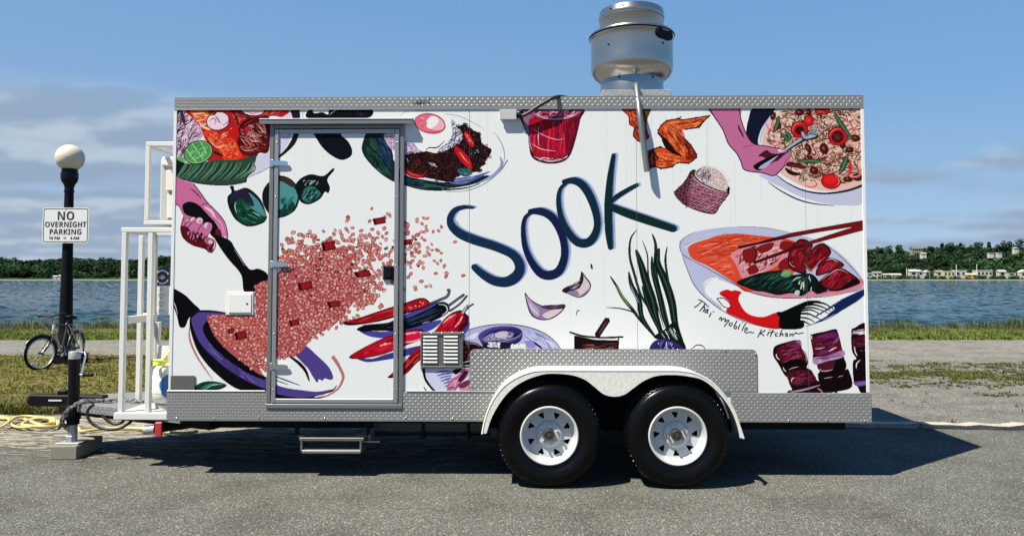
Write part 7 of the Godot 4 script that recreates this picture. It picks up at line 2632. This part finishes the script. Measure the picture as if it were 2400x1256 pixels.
func build_on_tongue(u0: float, u1: float, ux: float) -> void:
	# cooling unit in the upper rack
	var a := sp(376, 366, -0.5)
	var b := sp(376, 515, -0.5)
	var ac := thing("cooling_unit", "cream and grey air cooling unit in the raised white rack", "air conditioner", tl(-2.6, u1 + 0.036, -0.62), TRAILER_TURN)
	var ht := a.y - u1 - 0.04
	var g := Geo.new()
	g.box(Vector3(a.x + 2.6 - 0.01, 0, -0.22), Vector3(0.155, ht, 0.12), 0.02)
	put("casing", g, M.plastic_grey, ac)
	g = Geo.new()
	g.box(Vector3(a.x + 2.6 + 0.012, ht - 0.075, 0.1205), Vector3(0.155, ht - 0.004, 0.14), 0.012)
	put("top_lid", g, M.plastic, ac)
	g = Geo.new()
	g.box(Vector3(a.x + 2.6 + 0.055, ht - 0.27, 0.1205), Vector3(0.155, ht - 0.11, 0.15), 0.006)
	put("terminal_cover", g, M.cream, ac)
	g = Geo.new()
	g.box(Vector3(a.x + 2.6 + 0.06, 0.03, 0.1205), Vector3(0.155, ht - 0.29, 0.135), 0.006)
	put("front_panel", g, M.cream, ac)
	for k in 2:
		g = Geo.new()
		g.tube(curve([Vector3(0.06 + k * 0.015, ht - 0.28, 0.16), Vector3(0.05 + k * 0.02, ht - 0.36, 0.18), Vector3(0.075 + k * 0.02, ht - 0.44, 0.17), Vector3(0.15, ht - 0.47, 0.15)], 5), 0.009, 8)
		put("cable", g, M.cable, ac)
	g = Geo.new()
	for i in 10:
		g.box(Vector3(a.x + 2.6 - 0.014, 0.08 + i * 0.035, -0.18), Vector3(a.x + 2.6 - 0.0105, 0.098 + i * 0.035, 0.08))
	put("side_grille", g, M.steel, ac)
	# gas bottle
	var cyl := thing("gas_cylinder", "white gas cylinder with a blue label standing in the white cage", "gas cylinder", tl(-2.655, 0.4145, -0.47), TRAILER_TURN)
	g = Geo.new()
	g.lathe([Vector2(0.11, 0.0), Vector2(0.115, 0.03), Vector2(0.1, 0.035)], Transform3D(), 32)
	put("foot_ring", g, M.plastic_grey, cyl)
	g = Geo.new()
	g.lathe([Vector2(0.06, 0.02), Vector2(0.12, 0.045), Vector2(0.15, 0.085), Vector2(0.156, 0.12), Vector2(0.156, 0.26), Vector2(0.148, 0.3), Vector2(0.12, 0.335), Vector2(0.07, 0.352), Vector2(0.0, 0.356)], Transform3D(), 40, 0.5)
	put("tank_shell", g, M.plastic, cyl)
	g = Geo.new()
	g.lathe([Vector2(0.1, 0.345), Vector2(0.105, 0.36), Vector2(0.1, 0.47), Vector2(0.094, 0.472), Vector2(0.092, 0.36)], Transform3D(), 32, 0.5)
	put("collar", g, M.plastic, cyl)
	g = Geo.new()
	for i in 8: # blue label wrapped on the shell
		var a0 := -0.1 + i * 0.16
		var a1 := a0 + 0.16
		var hh0 := 0.115 * sqrt(maxf(0.02, 1.0 - pow((i - 4.0) / 4.0, 2)))
		var hh1 := 0.115 * sqrt(maxf(0.02, 1.0 - pow((i + 1 - 4.0) / 4.0, 2)))
		var n0 := Vector3(sin(a0), 0, cos(a0))
		var n1 := Vector3(sin(a1), 0, cos(a1))
		g.squad(n0 * 0.1575 + Vector3(0, 0.19 - hh0, 0), n1 * 0.1575 + Vector3(0, 0.19 - hh1, 0), n1 * 0.1575 + Vector3(0, 0.19 + hh1 * 0.7, 0), n0 * 0.1575 + Vector3(0, 0.19 + hh0 * 0.7, 0), n0, n1, n1, n0)
	put("label", g, M.blue, cyl)
	g = Geo.new()
	g.tube([Vector3(0, 0.35, 0), Vector3(0, 0.41, 0)], 0.022, 10)
	g.ball(Vector3(0, 0.42, 0), Vector3(0.035, 0.02, 0.035), 10)
	put("valve", g, M.bronze, cyl)
	g = Geo.new()
	for y in [0.12, 0.262]:
		g.lathe([Vector2(0.1575, y), Vector2(0.158, y + 0.003)], Transform3D(), 32)
	put("weld_seam", g, M.plastic_grey, cyl)
	# rope
	var rope := thing("rope", "yellow-green rope tying the gas cylinder to the white cage", "rope", tl(-2.66, 0.78, -0.26), TRAILER_TURN)
	var coil := Geo.new()
	var pts := []
	for i in 40:
		var th := TAU * i / 10.0
		pts.append(Vector3(cos(th) * 0.048, -0.03 + i * 0.0011 + sin(th * 1.3) * 0.006, -0.02 + sin(th) * 0.048))
	coil.tube(pts, 0.0075, 7)
	put("knot", coil, M.rope, rope)
	g = Geo.new()
	g.tube(curve([Vector3(0.05, -0.01, -0.03), Vector3(0.03, 0.05, -0.09), Vector3(0.045, 0.085, -0.13), Vector3(0.12, 0.045, -0.08), Vector3(0.2, 0.04, -0.1)], 6), 0.0065, 7)
	put("strand", g, M.rope, rope)
	g = Geo.new()
	pts = []
	for i in 30:
		var th := TAU * i / 10.0
		pts.append(Vector3(0.21 + cos(th) * 0.02, 0.17 + i * 0.0016, -0.02 + sin(th) * 0.03))
	g.tube(pts, 0.007, 7)
	put("upper_coil", g, M.rope, rope)
	# notice
	var n0 := sp(358, 627, -0.725)
	var n1 := sp(400, 738, -0.725)
	var notice := thing("notice_board", "white notice with a navy header hung at the back of the cage", "notice", tl((n0.x + n1.x) / 2, n1.y, -0.725), TRAILER_TURN)
	var w := n1.x - n0.x
	var h := n0.y - n1.y
	g = Geo.new()
	g.box(Vector3(-w / 2, 0, -0.008), Vector3(w / 2, h, 0), 0.001)
	put("sheet", g, M.sign_white, notice)
	g = Geo.new()
	g.box(Vector3(-w / 2, h * 0.62, 0.0006), Vector3(w / 2, h, 0.003), 0.0005)
	put("header", g, M.navy, notice)
	# round emblem: two arcs of print and a shell-like fan
	g = Geo.new()
	var cy := h * 0.8
	for s in [[25, 155], [205, 335]]:
		var arc := []
		for k in 13:
			var an := deg_to_rad(lerpf(s[0], s[1], k / 12.0))
			arc.append(Vector3(cos(an) * 0.052, cy + sin(an) * 0.052, 0.0035))
		g.tube(arc, 0.0065, 5)
	for k in 5:
		var an := deg_to_rad(30 + k * 30)
		g.tube([Vector3(0, cy - 0.018, 0.0035), Vector3(cos(an) * 0.03, cy - 0.018 + sin(an) * 0.036, 0.0035)], 0.003, 5)
	put("emblem", g, M.white, notice)
	g = Geo.new()
	for k in 3:
		var y := h * (0.5 - k * 0.17)
		g.box(Vector3(-0.018, y + 0.002, 0.0005), Vector3(0.006, y + 0.022, 0.0015))
		g.box(Vector3(-0.032, y - 0.03, 0.0005), Vector3(0.03, y - 0.02, 0.0015))
		g.box(Vector3(-0.05, y - 0.042, 0.0005), Vector3(0.05, y - 0.0395, 0.0015))
	put("print", g, M.plastic_grey, notice)


# ---------------------------------------------------------------- lamp post, sign, bicycle
const LAMP_Z := 11.1


func letters(txt: String, size: float, at: Vector3, parent: Node3D, called: String) -> void:
	var t := TextMesh.new()
	var f := SystemFont.new()
	f.font_names = PackedStringArray(["Droid Sans"])
	f.font_weight = 700
	t.font = f
	t.text = txt
	t.font_size = 64
	t.pixel_size = size / 64.0
	t.depth = 0.002
	var o := MeshInstance3D.new()
	o.name = called
	o.mesh = t
	o.material_override = M.ink
	o.position = at
	parent.add_child(o, true)


func build_lamp_and_sign() -> void:
	var foot := gp(150, 850)
	var lamp := thing("lamp_post", "black lamp post with a round milky globe on the lawn", "lamp post", foot)
	var gy := wp(161, 370, -foot.z).y
	var top: float = wp(158, 446, -foot.z).y
	var g := Geo.new()
	g.lathe([Vector2(0.2, 0.0), Vector2(0.2, 0.06), Vector2(0.17, 0.1), Vector2(0.15, 0.28), Vector2(0.155, 0.34), Vector2(0.115, 0.42), Vector2(0.1, 0.6)], Transform3D(), 24, 0.7)
	put("base", g, M.black, lamp)
	g = Geo.new()
	g.lathe([Vector2(0.103, 0.5), Vector2(0.098, 0.9), Vector2(0.08, 1.8), Vector2(0.068, top)], Transform3D(), 24, 0.5)
	put("shaft", g, M.black, lamp)
	g = Geo.new()
	g.lathe([Vector2(0.078, top - 0.03), Vector2(0.078, top), Vector2(0.068, top + 0.02), Vector2(0.082, top + 0.09), Vector2(0.12, top + 0.15), Vector2(0.126, top + 0.18), Vector2(0.137, top + 0.22), Vector2(0.13, top + 0.24), Vector2(0.137, top + 0.27), Vector2(0.123, top + 0.31), Vector2(0.12, top + 0.37)], Transform3D(), 28, 0.6)
	put("fitter", g, M.black_gloss, lamp)
	g = Geo.new()
	var r := 0.222
	var prof := []
	for i in 25:
		var th := lerpf(2.62, 0.0, i / 24.0)
		prof.append(Vector2(sin(th) * r, gy + cos(th) * r))
	g.lathe(prof, Transform3D(), 40, 0.3)
	put("globe", g, M.globe, lamp)
	g = Geo.new()
	g.lathe([Vector2(r + 0.001, gy - 0.004), Vector2(r + 0.002, gy), Vector2(r + 0.001, gy + 0.004)], Transform3D(), 40, 0.3)
	put("globe_seam", g, M.cream, lamp)
	g = Geo.new()
	for k in 9:
		var a := rng.randf() * TAU
		var e := rng.randf_range(0.1, 0.6)
		g.ball(Vector3(sin(a) * sin(e), cos(e), cos(a) * sin(e)) * r + Vector3(0, gy, 0), Vector3.ONE * rng.randf_range(0.004, 0.009), 6)
	put("grime_spot", g, M.bark, lamp)
	# sign
	var z := -foot.z - 0.12
	var c := wp(152, 528, z)
	var sign_ := thing("parking_sign", "white NO OVERNIGHT PARKING sign with black border on the lamp post", "sign", Vector3(c.x, c.y, c.z))
	var w := 0.764
	var h := 0.585
	var plate := rounded(w, h, 0.035)
	g = Geo.new()
	g.prism(plate, -0.003, 0.0)
	put("sign_plate", g, M.sign_white, sign_)
	var outer := rounded(w - 0.03, h - 0.03, 0.03)
	var inner := rounded(w - 0.052, h - 0.052, 0.024)
	g = Geo.new()
	for i in outer.size():
		var j := (i + 1) % outer.size()
		g.quad(Vector3(outer[i].x, outer[i].y, 0.0015), Vector3(outer[j].x, outer[j].y, 0.0015), Vector3(inner[j].x, inner[j].y, 0.0015), Vector3(inner[i].x, inner[i].y, 0.0015), Vector3(0, 0, 1))
	put("border", g, M.ink, sign_)
	letters("NO", 0.195, Vector3(0, 0.154, 0.002), sign_, "lettering")
	letters("OVERNIGHT", 0.121, Vector3(0, 0.013, 0.002), sign_, "lettering")
	letters("PARKING", 0.123, Vector3(0, -0.108, 0.002), sign_, "lettering")
	letters("10 PM", 0.064, Vector3(-0.18, -0.211, 0.002), sign_, "lettering")
	letters("TO", 0.037, Vector3(-0.008, -0.211, 0.002), sign_, "lettering")
	letters("4 AM", 0.064, Vector3(0.158, -0.211, 0.002), sign_, "lettering")
	for y in [0.266, -0.27]:
		g = Geo.new()
		g.ball(Vector3(0, y, 0.003), Vector3(0.009, 0.009, 0.005), 8)
		put("bolt", g, M.steel, sign_)
	g = Geo.new()
	for y in [0.2, -0.2]:
		g.box(Vector3(-0.075, y - 0.012, -0.18), Vector3(0.075, y + 0.012, -0.0035), 0.002)
	put("bracket", g, M.black, sign_)


func rounded(w: float, h: float, r: float) -> PackedVector2Array:
	var o := PackedVector2Array()
	for c in [[w / 2 - r, h / 2 - r, 0.0], [-w / 2 + r, h / 2 - r, 90.0], [-w / 2 + r, -h / 2 + r, 180.0], [w / 2 - r, -h / 2 + r, 270.0]]:
		for k in 6:
			var a := deg_to_rad(c[2] + 18.0 * k)
			o.append(Vector2(c[0] + cos(a) * r, c[1] + sin(a) * r))
	return o


func bike_wheel(called: String, r: float, bike: Node3D, at: Vector3, basis_: Basis) -> void:
	var wheel := Node3D.new()
	wheel.name = called
	bike.add_child(wheel, true)
	wheel.position = at
	wheel.basis = basis_
	var circ := func(rad: float, cnt: int) -> Array:
		var o := []
		for k in cnt:
			o.append(Vector3(cos(TAU * k / cnt) * rad, sin(TAU * k / cnt) * rad, 0))
		return o
	var g := Geo.new()
	g.tube(circ.call(r - 0.017, 48), 0.019, 8, true)
	put("tyre", g, M.rubber, wheel)
	g = Geo.new()
	g.tube(circ.call(r - 0.043, 48), 0.0125, 8, true)
	put("rim", g, M.alu_bike, wheel)
	g = Geo.new()
	for k in 24:
		var a := TAU * k / 24
		var s := 1.0 if k % 2 == 0 else -1.0
		g.tube([Vector3(cos(a + 0.3 * s) * 0.02, sin(a + 0.3 * s) * 0.02, 0.025 * s), Vector3(cos(a) * (r - 0.045), sin(a) * (r - 0.045), 0)], 0.0016, 4)
	put("spoke", g, M.alu_bike, wheel)
	g = Geo.new()
	g.tube([Vector3(0, 0, -0.045), Vector3(0, 0, 0.045)], 0.017, 10)
	put("hub", g, M.black, wheel)


func build_bicycle() -> void:
	M.alu_bike = mat(ln(0.5, 0.5, 0.5), 0.35, 0.6)
	M.bike_dark = mat(ln(0.03, 0.03, 0.033), 0.3)
	M.bike_light = mat(ln(0.55, 0.55, 0.52), 0.3, 0.2)
	# the bicycle leans on the post: its frame runs back from the steering head, its front wheel is turned to the left
	var foot := gp(120, 866)
	var yaw := deg_to_rad(96.0)
	var bike := thing("bicycle", "dark grey bicycle leaning against the lamp post, front wheel turned", "bicycle", foot, yaw)
	var r := 0.262
	var bb := 0.76
	var head_t := Vector3(0.03, 0.7, 0)
	var head_b := Vector3(0.0, 0.55, 0)
	var steer := Basis(Vector3.UP, deg_to_rad(-26.0))
	var hub := steer * Vector3(-0.19, r, 0)
	bike_wheel("front_wheel", r, bike, hub, steer)
	bike_wheel("rear_wheel", r, bike, Vector3(bb, r, 0), Basis())
	var crank := Vector3(0.28, 0.25, 0)
	var seat_j := Vector3(0.44, 0.65, 0)
	var rear := Vector3(bb, r, 0)
	var g := Geo.new()
	g.tube([head_t, head_b], 0.021, 10)
	put("head_tube", g, M.bike_light, bike)
	g = Geo.new()
	g.tube([head_t + Vector3(0.01, -0.02, 0), seat_j], 0.016, 8)
	put("top_tube", g, M.bike_dark, bike)
	g = Geo.new()
	g.tube([head_b + Vector3(0.01, 0.02, 0), crank], 0.02, 8)
	put("down_tube", g, M.bike_light, bike)
	g = Geo.new()
	g.tube([crank, seat_j, seat_j + Vector3(0.02, 0.1, 0)], 0.016, 8)
	put("seat_tube", g, M.bike_dark, bike)
	for s in [-1.0, 1.0]:
		g = Geo.new()
		g.tube([crank + Vector3(0, 0, 0.02 * s), rear + Vector3(0, 0, 0.05 * s)], 0.01, 7)
		put("chain_stay", g, M.bike_dark, bike)
		g = Geo.new()
		g.tube([seat_j + Vector3(0, 0, 0.02 * s), rear + Vector3(0, 0, 0.05 * s)], 0.009, 7)
		put("seat_stay", g, M.bike_light, bike)
		g = Geo.new()
		g.tube(curve([head_b + steer * Vector3(0, -0.01, 0.035 * s), steer * Vector3(-0.07, 0.42, 0.045 * s), hub + steer * Vector3(0, 0, 0.045 * s)], 5), 0.012, 7)
		put("fork_blade", g, M.bike_dark, bike)
	g = Geo.new()
	g.tube([head_t, head_t + Vector3(0.02, 0.07, 0), head_t + steer * Vector3(-0.07, 0.1, 0)], 0.014, 8)
	put("stem", g, M.alu_bike, bike)
	g = Geo.new()
	var hb := head_t + steer * Vector3(-0.07, 0.1, 0)
	g.tube(curve([hb + steer * Vector3(0.03, 0.055, 0.3), hb + steer * Vector3(0.01, 0.04, 0.15), hb, hb + steer * Vector3(0.01, 0.02, -0.15), hb + steer * Vector3(0.03, 0.0, -0.28)], 5), 0.012, 8)
	put("handlebar", g, M.bike_dark, bike)
	g = Geo.new()
	g.tube([hb + steer * Vector3(0.03, 0.056, 0.31), hb + steer * Vector3(0.016, 0.045, 0.19)], 0.018, 8)
	g.tube([hb + steer * Vector3(0.03, 0.0, -0.29), hb + steer * Vector3(0.02, 0.012, -0.19)], 0.018, 8)
	put("grip", g, M.rubber, bike)
	g = Geo.new()
	for k in 3:
		g.tube(curve([hb + steer * Vector3(0, 0.03, 0.1 - k * 0.08), hb + steer * Vector3(-0.1, -0.02 - k * 0.02, 0.07 - k * 0.06), hb + steer * Vector3(-0.04, -0.14, 0.0), head_b + Vector3(-0.02, 0.02, 0.03)], 5), 0.004, 5)
	put("brake_cable", g, M.cable, bike)
	g = Geo.new()
	var sd := seat_j + Vector3(0.03, 0.12, 0)
	var sh_ := PackedVector2Array([Vector2(-0.15, 0.0), Vector2(-0.1, 0.022), Vector2(0.02, 0.03), Vector2(0.09, 0.075), Vector2(0.13, 0.07), Vector2(0.14, 0.0), Vector2(0.13, -0.07), Vector2(0.09, -0.075), Vector2(0.02, -0.03), Vector2(-0.1, -0.022)])
	g.prism(sh_, -0.03, 0.012, Transform3D(Basis(Vector3(1, 0, 0), Vector3(0, 0, -1), Vector3(0, 1, 0)), sd), true)
	g.ball(sd + Vector3(0.06, 0.006, 0), Vector3(0.085, 0.03, 0.07), 12)
	put("saddle", g, M.black, bike)
	g = Geo.new()
	g.tube(curve([seat_j + Vector3(0.02, 0.02, 0.03), Vector3(bb - 0.1, 0.58, 0.04), Vector3(bb + 0.16, 0.55, 0.04)], 5), 0.006, 6)
	g.tube(curve([seat_j + Vector3(0.02, 0.02, -0.03), Vector3(bb - 0.1, 0.58, -0.04), Vector3(bb + 0.16, 0.55, -0.04)], 5), 0.006, 6)
	g.tube([Vector3(bb + 0.02, 0.57, 0.04), rear + Vector3(0, 0, 0.055)], 0.005, 6)
	g.tube([Vector3(bb + 0.16, 0.55, 0.04), Vector3(bb + 0.16, 0.55, -0.04)], 0.006, 6)
	put("carrier", g, M.alu_bike, bike)
	g = Geo.new()
	var ringp := []
	for k in 24:
		ringp.append(crank + Vector3(cos(TAU * k / 24) * 0.085, sin(TAU * k / 24) * 0.085, 0.035))
	g.tube(ringp, 0.006, 6, true)
	for k in 5:
		g.tube([crank + Vector3(0, 0, 0.035), crank + Vector3(cos(TAU * k / 5) * 0.085, sin(TAU * k / 5) * 0.085, 0.035)], 0.005, 5)
	put("chainring", g, M.steel, bike)
	g = Geo.new()
	g.tube([crank + Vector3(0, 0, 0.05), crank + Vector3(-0.13, -0.07, 0.06)], 0.009, 7)
	g.tube([crank + Vector3(0, 0, -0.05), crank + Vector3(0.13, 0.07, -0.06)], 0.009, 7)
	put("crank_arm", g, M.alu_bike, bike)
	for s in [-1.0, 1.0]:
		g = Geo.new()
		var p := crank + Vector3(-0.13 * s, -0.07 * s, 0.11 * s)
		g.box(p - Vector3(0.04, 0.01, 0.035), p + Vector3(0.04, 0.012, 0.035), 0.004)
		put("pedal", g, M.black, bike)
	for f in [[0.0, 20.0, 150.0], [bb, 10.0, 170.0]]:
		g = Geo.new()
		var arc := []
		for k in 14:
			var a := deg_to_rad(lerpf(f[1], f[2], k / 13.0))
			var m := Vector3(cos(a) * (r + 0.018), r + sin(a) * (r + 0.018), 0)
			arc.append(Vector3(f[0], 0, 0) + m if f[0] > 0.1 else steer * (m + Vector3(-0.19, 0, 0)))
		g.tube(arc, 0.016, 7)
		put("mudguard", g, M.bike_dark, bike)
	g = Geo.new()
	g.box(Vector3(-0.34, 0.09, 0.012), Vector3(-0.28, 0.125, 0.022), 0.003, Transform3D(steer, Vector3.ZERO))
	put("reflector", g, M.sign_white, bike)
	# dark crate behind it at the foot of the post
	var cr := gp(132, 862)
	var box_ := thing("battery_box", "low dark box on the grass at the foot of the lamp post", "box", cr)
	g = Geo.new()
	g.box(Vector3(-0.2, 0, -0.5), Vector3(0.2, 0.16, -0.22), 0.01)
	put("case", g, M.black, box_)
	g = Geo.new()
	g.box(Vector3(-0.21, 0.1605, -0.51), Vector3(0.21, 0.185, -0.21), 0.008)
	put("lid", g, M.black_gloss, box_)


# ---------------------------------------------------------------- loose things
func build_loose_things() -> void:
	# concrete block under the jack
	var fl := gp(115, 1078)
	var fr := gp(171, 1078)
	var blk := thing("concrete_block", "weathered concrete block under the trailer jack", "concrete block", Vector3((fl.x + fr.x) / 2 + 0.0, 0, fl.z))
	blk.rotation.y = deg_to_rad(2.0)
	var g := Geo.new()
	var w := fr.x - fl.x
	g.box(Vector3(-w / 2, 0.0, -0.39), Vector3(w / 2 + 0.02, 0.105, 0), 0.006)
	put("block", g, M.block, blk)
	# yellow hose
	var hose := thing("hose", "yellow hose looping over the broken kerb and under the trailer tongue", "hose", Vector3.ZERO)
	var px := [[-60, 960], [0, 980], [40, 978], [70, 986], [110, 984], [150, 992], [180, 1002], [190, 1011], [230, 1006], [282, 1003], [335, 1005], [380, 1012], [430, 1015], [462, 1011]]
	var pts := []
	for p in px:
		pts.append(gp(p[0], p[1], 0.028))
	g = Geo.new()
	g.tube(curve(pts, 6), 0.0135, 8)
	put("hose_run", g, M.yellow, hose)
	for l in [[72, 992, 50, 12], [92, 995, 42, 10], [98, 991, 28, 8], [-6, 990, 26, 13]]:
		var lp := []
		for k in 28:
			var a := TAU * k / 28
			var q := gp(l[0] + cos(a) * l[2], l[1] + sin(a) * l[3], 0.03)
			lp.append(q + Vector3(0, 0.012 * sin(a * 2.0 + l[2]) + 0.012, 0))
		g = Geo.new()
		g.tube(lp, 0.0135, 8, true)
		put("hose_loop", g, M.yellow, hose)


# ---------------------------------------------------------------- grass
func tuft(blades: int, h: float, spread: float, width: float, sd: int, tones: Array) -> ArrayMesh:
	var rr := RandomNumberGenerator.new()
	rr.seed = sd
	var g := Geo.new()
	for i in blades:
		var a := rr.randf() * TAU
		var p := Vector3(cos(a), 0, sin(a)) * rr.randf() * spread
		var lean := Vector3(rr.randfn(), 0, rr.randfn()) * h * 0.38
		var hh := h * rr.randf_range(0.55, 1.15)
		var side := Vector3(cos(a + 1.3), 0, sin(a + 1.3)) * width * rr.randf_range(0.6, 1.2)
		var mid := p + lean * 0.35 + Vector3(0, hh * 0.55, 0)
		var tip := p + lean + Vector3(0, hh * rr.randf_range(0.75, 1.0), 0)
		g.ink = (tones[rr.randi() % tones.size()] as Color) * rr.randf_range(0.8, 1.2)
		var n := (side.cross(Vector3.UP).normalized() + Vector3.UP * 1.2).normalized()
		g.tri(p - side, p + side, mid + side * 0.7, n, n, n)
		g.tri(p - side, mid + side * 0.7, mid - side * 0.7, n, n, n)
		g.tri(mid - side * 0.7, mid + side * 0.7, tip, n, n, n)
	return g.mesh()


func build_grass() -> void:
	var rr := RandomNumberGenerator.new()
	rr.seed = 55
	var pat := FastNoiseLite.new()
	pat.seed = 8
	pat.frequency = 0.5
	pat.fractal_octaves = 3
	var fresh := [Color(0.1, 0.125, 0.02), Color(0.075, 0.1, 0.018), Color(0.15, 0.14, 0.035), Color(0.2, 0.17, 0.06)]
	var dry := [Color(0.19, 0.16, 0.05), Color(0.13, 0.125, 0.03), Color(0.26, 0.22, 0.1), Color(0.1, 0.105, 0.02)]
	# lawn on the left
	for kind in 2:
		var places := []
		var tints := []
		for i in 17000:
			var x := rr.randf_range(-14.0, -0.3)
			var z := rr.randf_range(kz(x) + 0.12, 13.25)
			var n := pat.get_noise_2d(x * 1.2, z * 1.6)
			if (n > 0.0) != (kind == 0) and rr.randf() < 0.75:
				continue
			if z < kz(x) + 0.6 and rr.randf() < 0.6:
				continue
			var s := rr.randf_range(0.6, 1.25)
			places.append(Transform3D(Basis(Vector3.UP, rr.randf() * TAU).scaled(Vector3(s, s * rr.randf_range(0.7, 1.2), s)), Vector3(x, 0.02, -z)))
			var k := rr.randf_range(0.75, 1.25) * (1.0 + n * 0.6)
			tints.append(Color(k * rr.randf_range(0.9, 1.15), k, k))
		multi("lawn_grass", tuft(9, 0.036, 0.05, 0.004, 60 + kind, fresh if kind == 0 else dry), M.leaf_grass, places, tints, "short green lawn grass between the kerb and the path" if kind == 0 else "dry yellowish lawn grass between the kerb and the path", "grass")
	# verge in front of the bay: short and bright, then tall along the bank
	var places := []
	var tints := []
	for i in 13000:
		var x := rr.randf_range(-19.0, 19.0)
		var z := rr.randf_range(16.45, 18.4)
		var s := rr.randf_range(0.7, 1.3)
		places.append(Transform3D(Basis(Vector3.UP, rr.randf() * TAU).scaled(Vector3(s, s, s)), Vector3(x, 0.02, -z)))
		var k := rr.randf_range(0.8, 1.25)
		tints.append(Color(k * rr.randf_range(0.9, 1.1), k, k * 0.9))
	multi("verge_grass", tuft(9, 0.09, 0.07, 0.007, 70, [Color(0.09, 0.14, 0.03), Color(0.07, 0.115, 0.026), Color(0.125, 0.15, 0.045)]), M.leaf_grass, places, tints, "bright short grass strip along the bay", "grass")
	places = []
	tints = []
	for i in 20000:
		var x := rr.randf_range(-20.0, 20.0)
		var z := rr.randf_range(18.1, 22.2)
		var n := pat.get_noise_2d(x * 0.9, 40.0)
		var s := rr.randf_range(0.35, 1.15) * (0.75 + 0.6 * n + 0.1)
		if z < 20.0:
			s *= 0.42
		if s < 0.13:
			continue
		var y := 0.02 if z < 20.3 else 0.02 - (z - 20.3) * 0.5
		places.append(Transform3D(Basis(Vector3.UP, rr.randf() * TAU).scaled(Vector3(s, s * rr.randf_range(0.7, 1.25), s)), Vector3(x, y, -z)))
		var k := rr.randf_range(0.7, 1.25)
		tints.append(Color(k * rr.randf_range(0.85, 1.15), k, k))
	multi("bank_grass", tuft(8, 0.46, 0.12, 0.0065, 71, [Color(0.06, 0.088, 0.028), Color(0.045, 0.07, 0.028), Color(0.09, 0.105, 0.04)]), M.leaf_grass, places, tints, "tall thin grass along the top of the shore bank", "grass")
	# patches in the gravel on the right
	places = []
	tints = []
	for i in 1500: # small clumps, thickest in a band half way to the path
		var cx := rr.randf_range(-0.5, 13.0)
		var cz := 10.75 + rr.randfn() * 0.75
		if cz < 8.7 or cz > 12.9 or pat.get_noise_2d(cx * 1.4, cz * 2.2) + rr.randf_range(-0.3, 0.5) < 0.0:
			continue
		var rad := rr.randf_range(0.02, 0.13)
		var kk := rr.randf_range(0.7, 1.3)
		for j in int(5.0 + rad * 260.0):
			var x := cx + rr.randfn() * rad * 1.1
			var z := cz + rr.randfn() * rad * 0.8
			var s := rr.randf_range(0.4, 1.0)
			places.append(Transform3D(Basis(Vector3.UP, rr.randf() * TAU).scaled(Vector3(s, s * 0.8, s)), Vector3(x, 0.01, -z)))
			var k := kk * rr.randf_range(0.8, 1.2)
			tints.append(Color(k * rr.randf_range(0.9, 1.15), k, k))
	multi("patchy_grass", tuft(8, 0.045, 0.045, 0.005, 72, [Color(0.065, 0.085, 0.02), Color(0.09, 0.1, 0.028), Color(0.13, 0.12, 0.05)]), M.leaf_grass, places, tints, "thin patchy grass growing through the gravel", "grass")
	# weeds along the broken kerb
	places = []
	tints = []
	for i in 2600:
		var x := rr.randf_range(-10.0, -1.2)
		var d := absf(rr.randfn()) * 0.22
		if pat.get_noise_1d(x * 3.0) < -0.05 and rr.randf() < 0.85:
			continue
		var s := rr.randf_range(0.5, 1.3)
		places.append(Transform3D(Basis(Vector3.UP, rr.randf() * TAU).scaled(Vector3(s, s, s)), Vector3(x, 0.01, -kz(x) + 0.12 - d)))
		var k := rr.randf_range(0.7, 1.2)
		tints.append(Color(k, k, k))
	multi("kerb_weeds", tuft(9, 0.13, 0.07, 0.006, 73, [Color(0.07, 0.1, 0.025), Color(0.11, 0.125, 0.035), Color(0.17, 0.15, 0.06)]), M.leaf_grass, places, tints, "weeds growing along the broken kerb by the road", "weeds")
	places = []
	tints = []
	for i in 26:
		var x := rr.randf_range(3.0, 7.5)
		var z := rr.randf_range(7.1, 9.4)
		places.append(Transform3D(Basis(Vector3.UP, rr.randf() * TAU).scaled(Vector3.ONE * rr.randf_range(0.5, 1.1)), Vector3(x, 0.01, -z)))
		tints.append(Color.WHITE)
	multi("stray_weeds", tuft(8, 0.045, 0.05, 0.006, 74, [Color(0.07, 0.07, 0.025), Color(0.1, 0.09, 0.04)]), M.leaf_grass, places, tints, "stray tufts of weed on the bare gravel", "weeds")
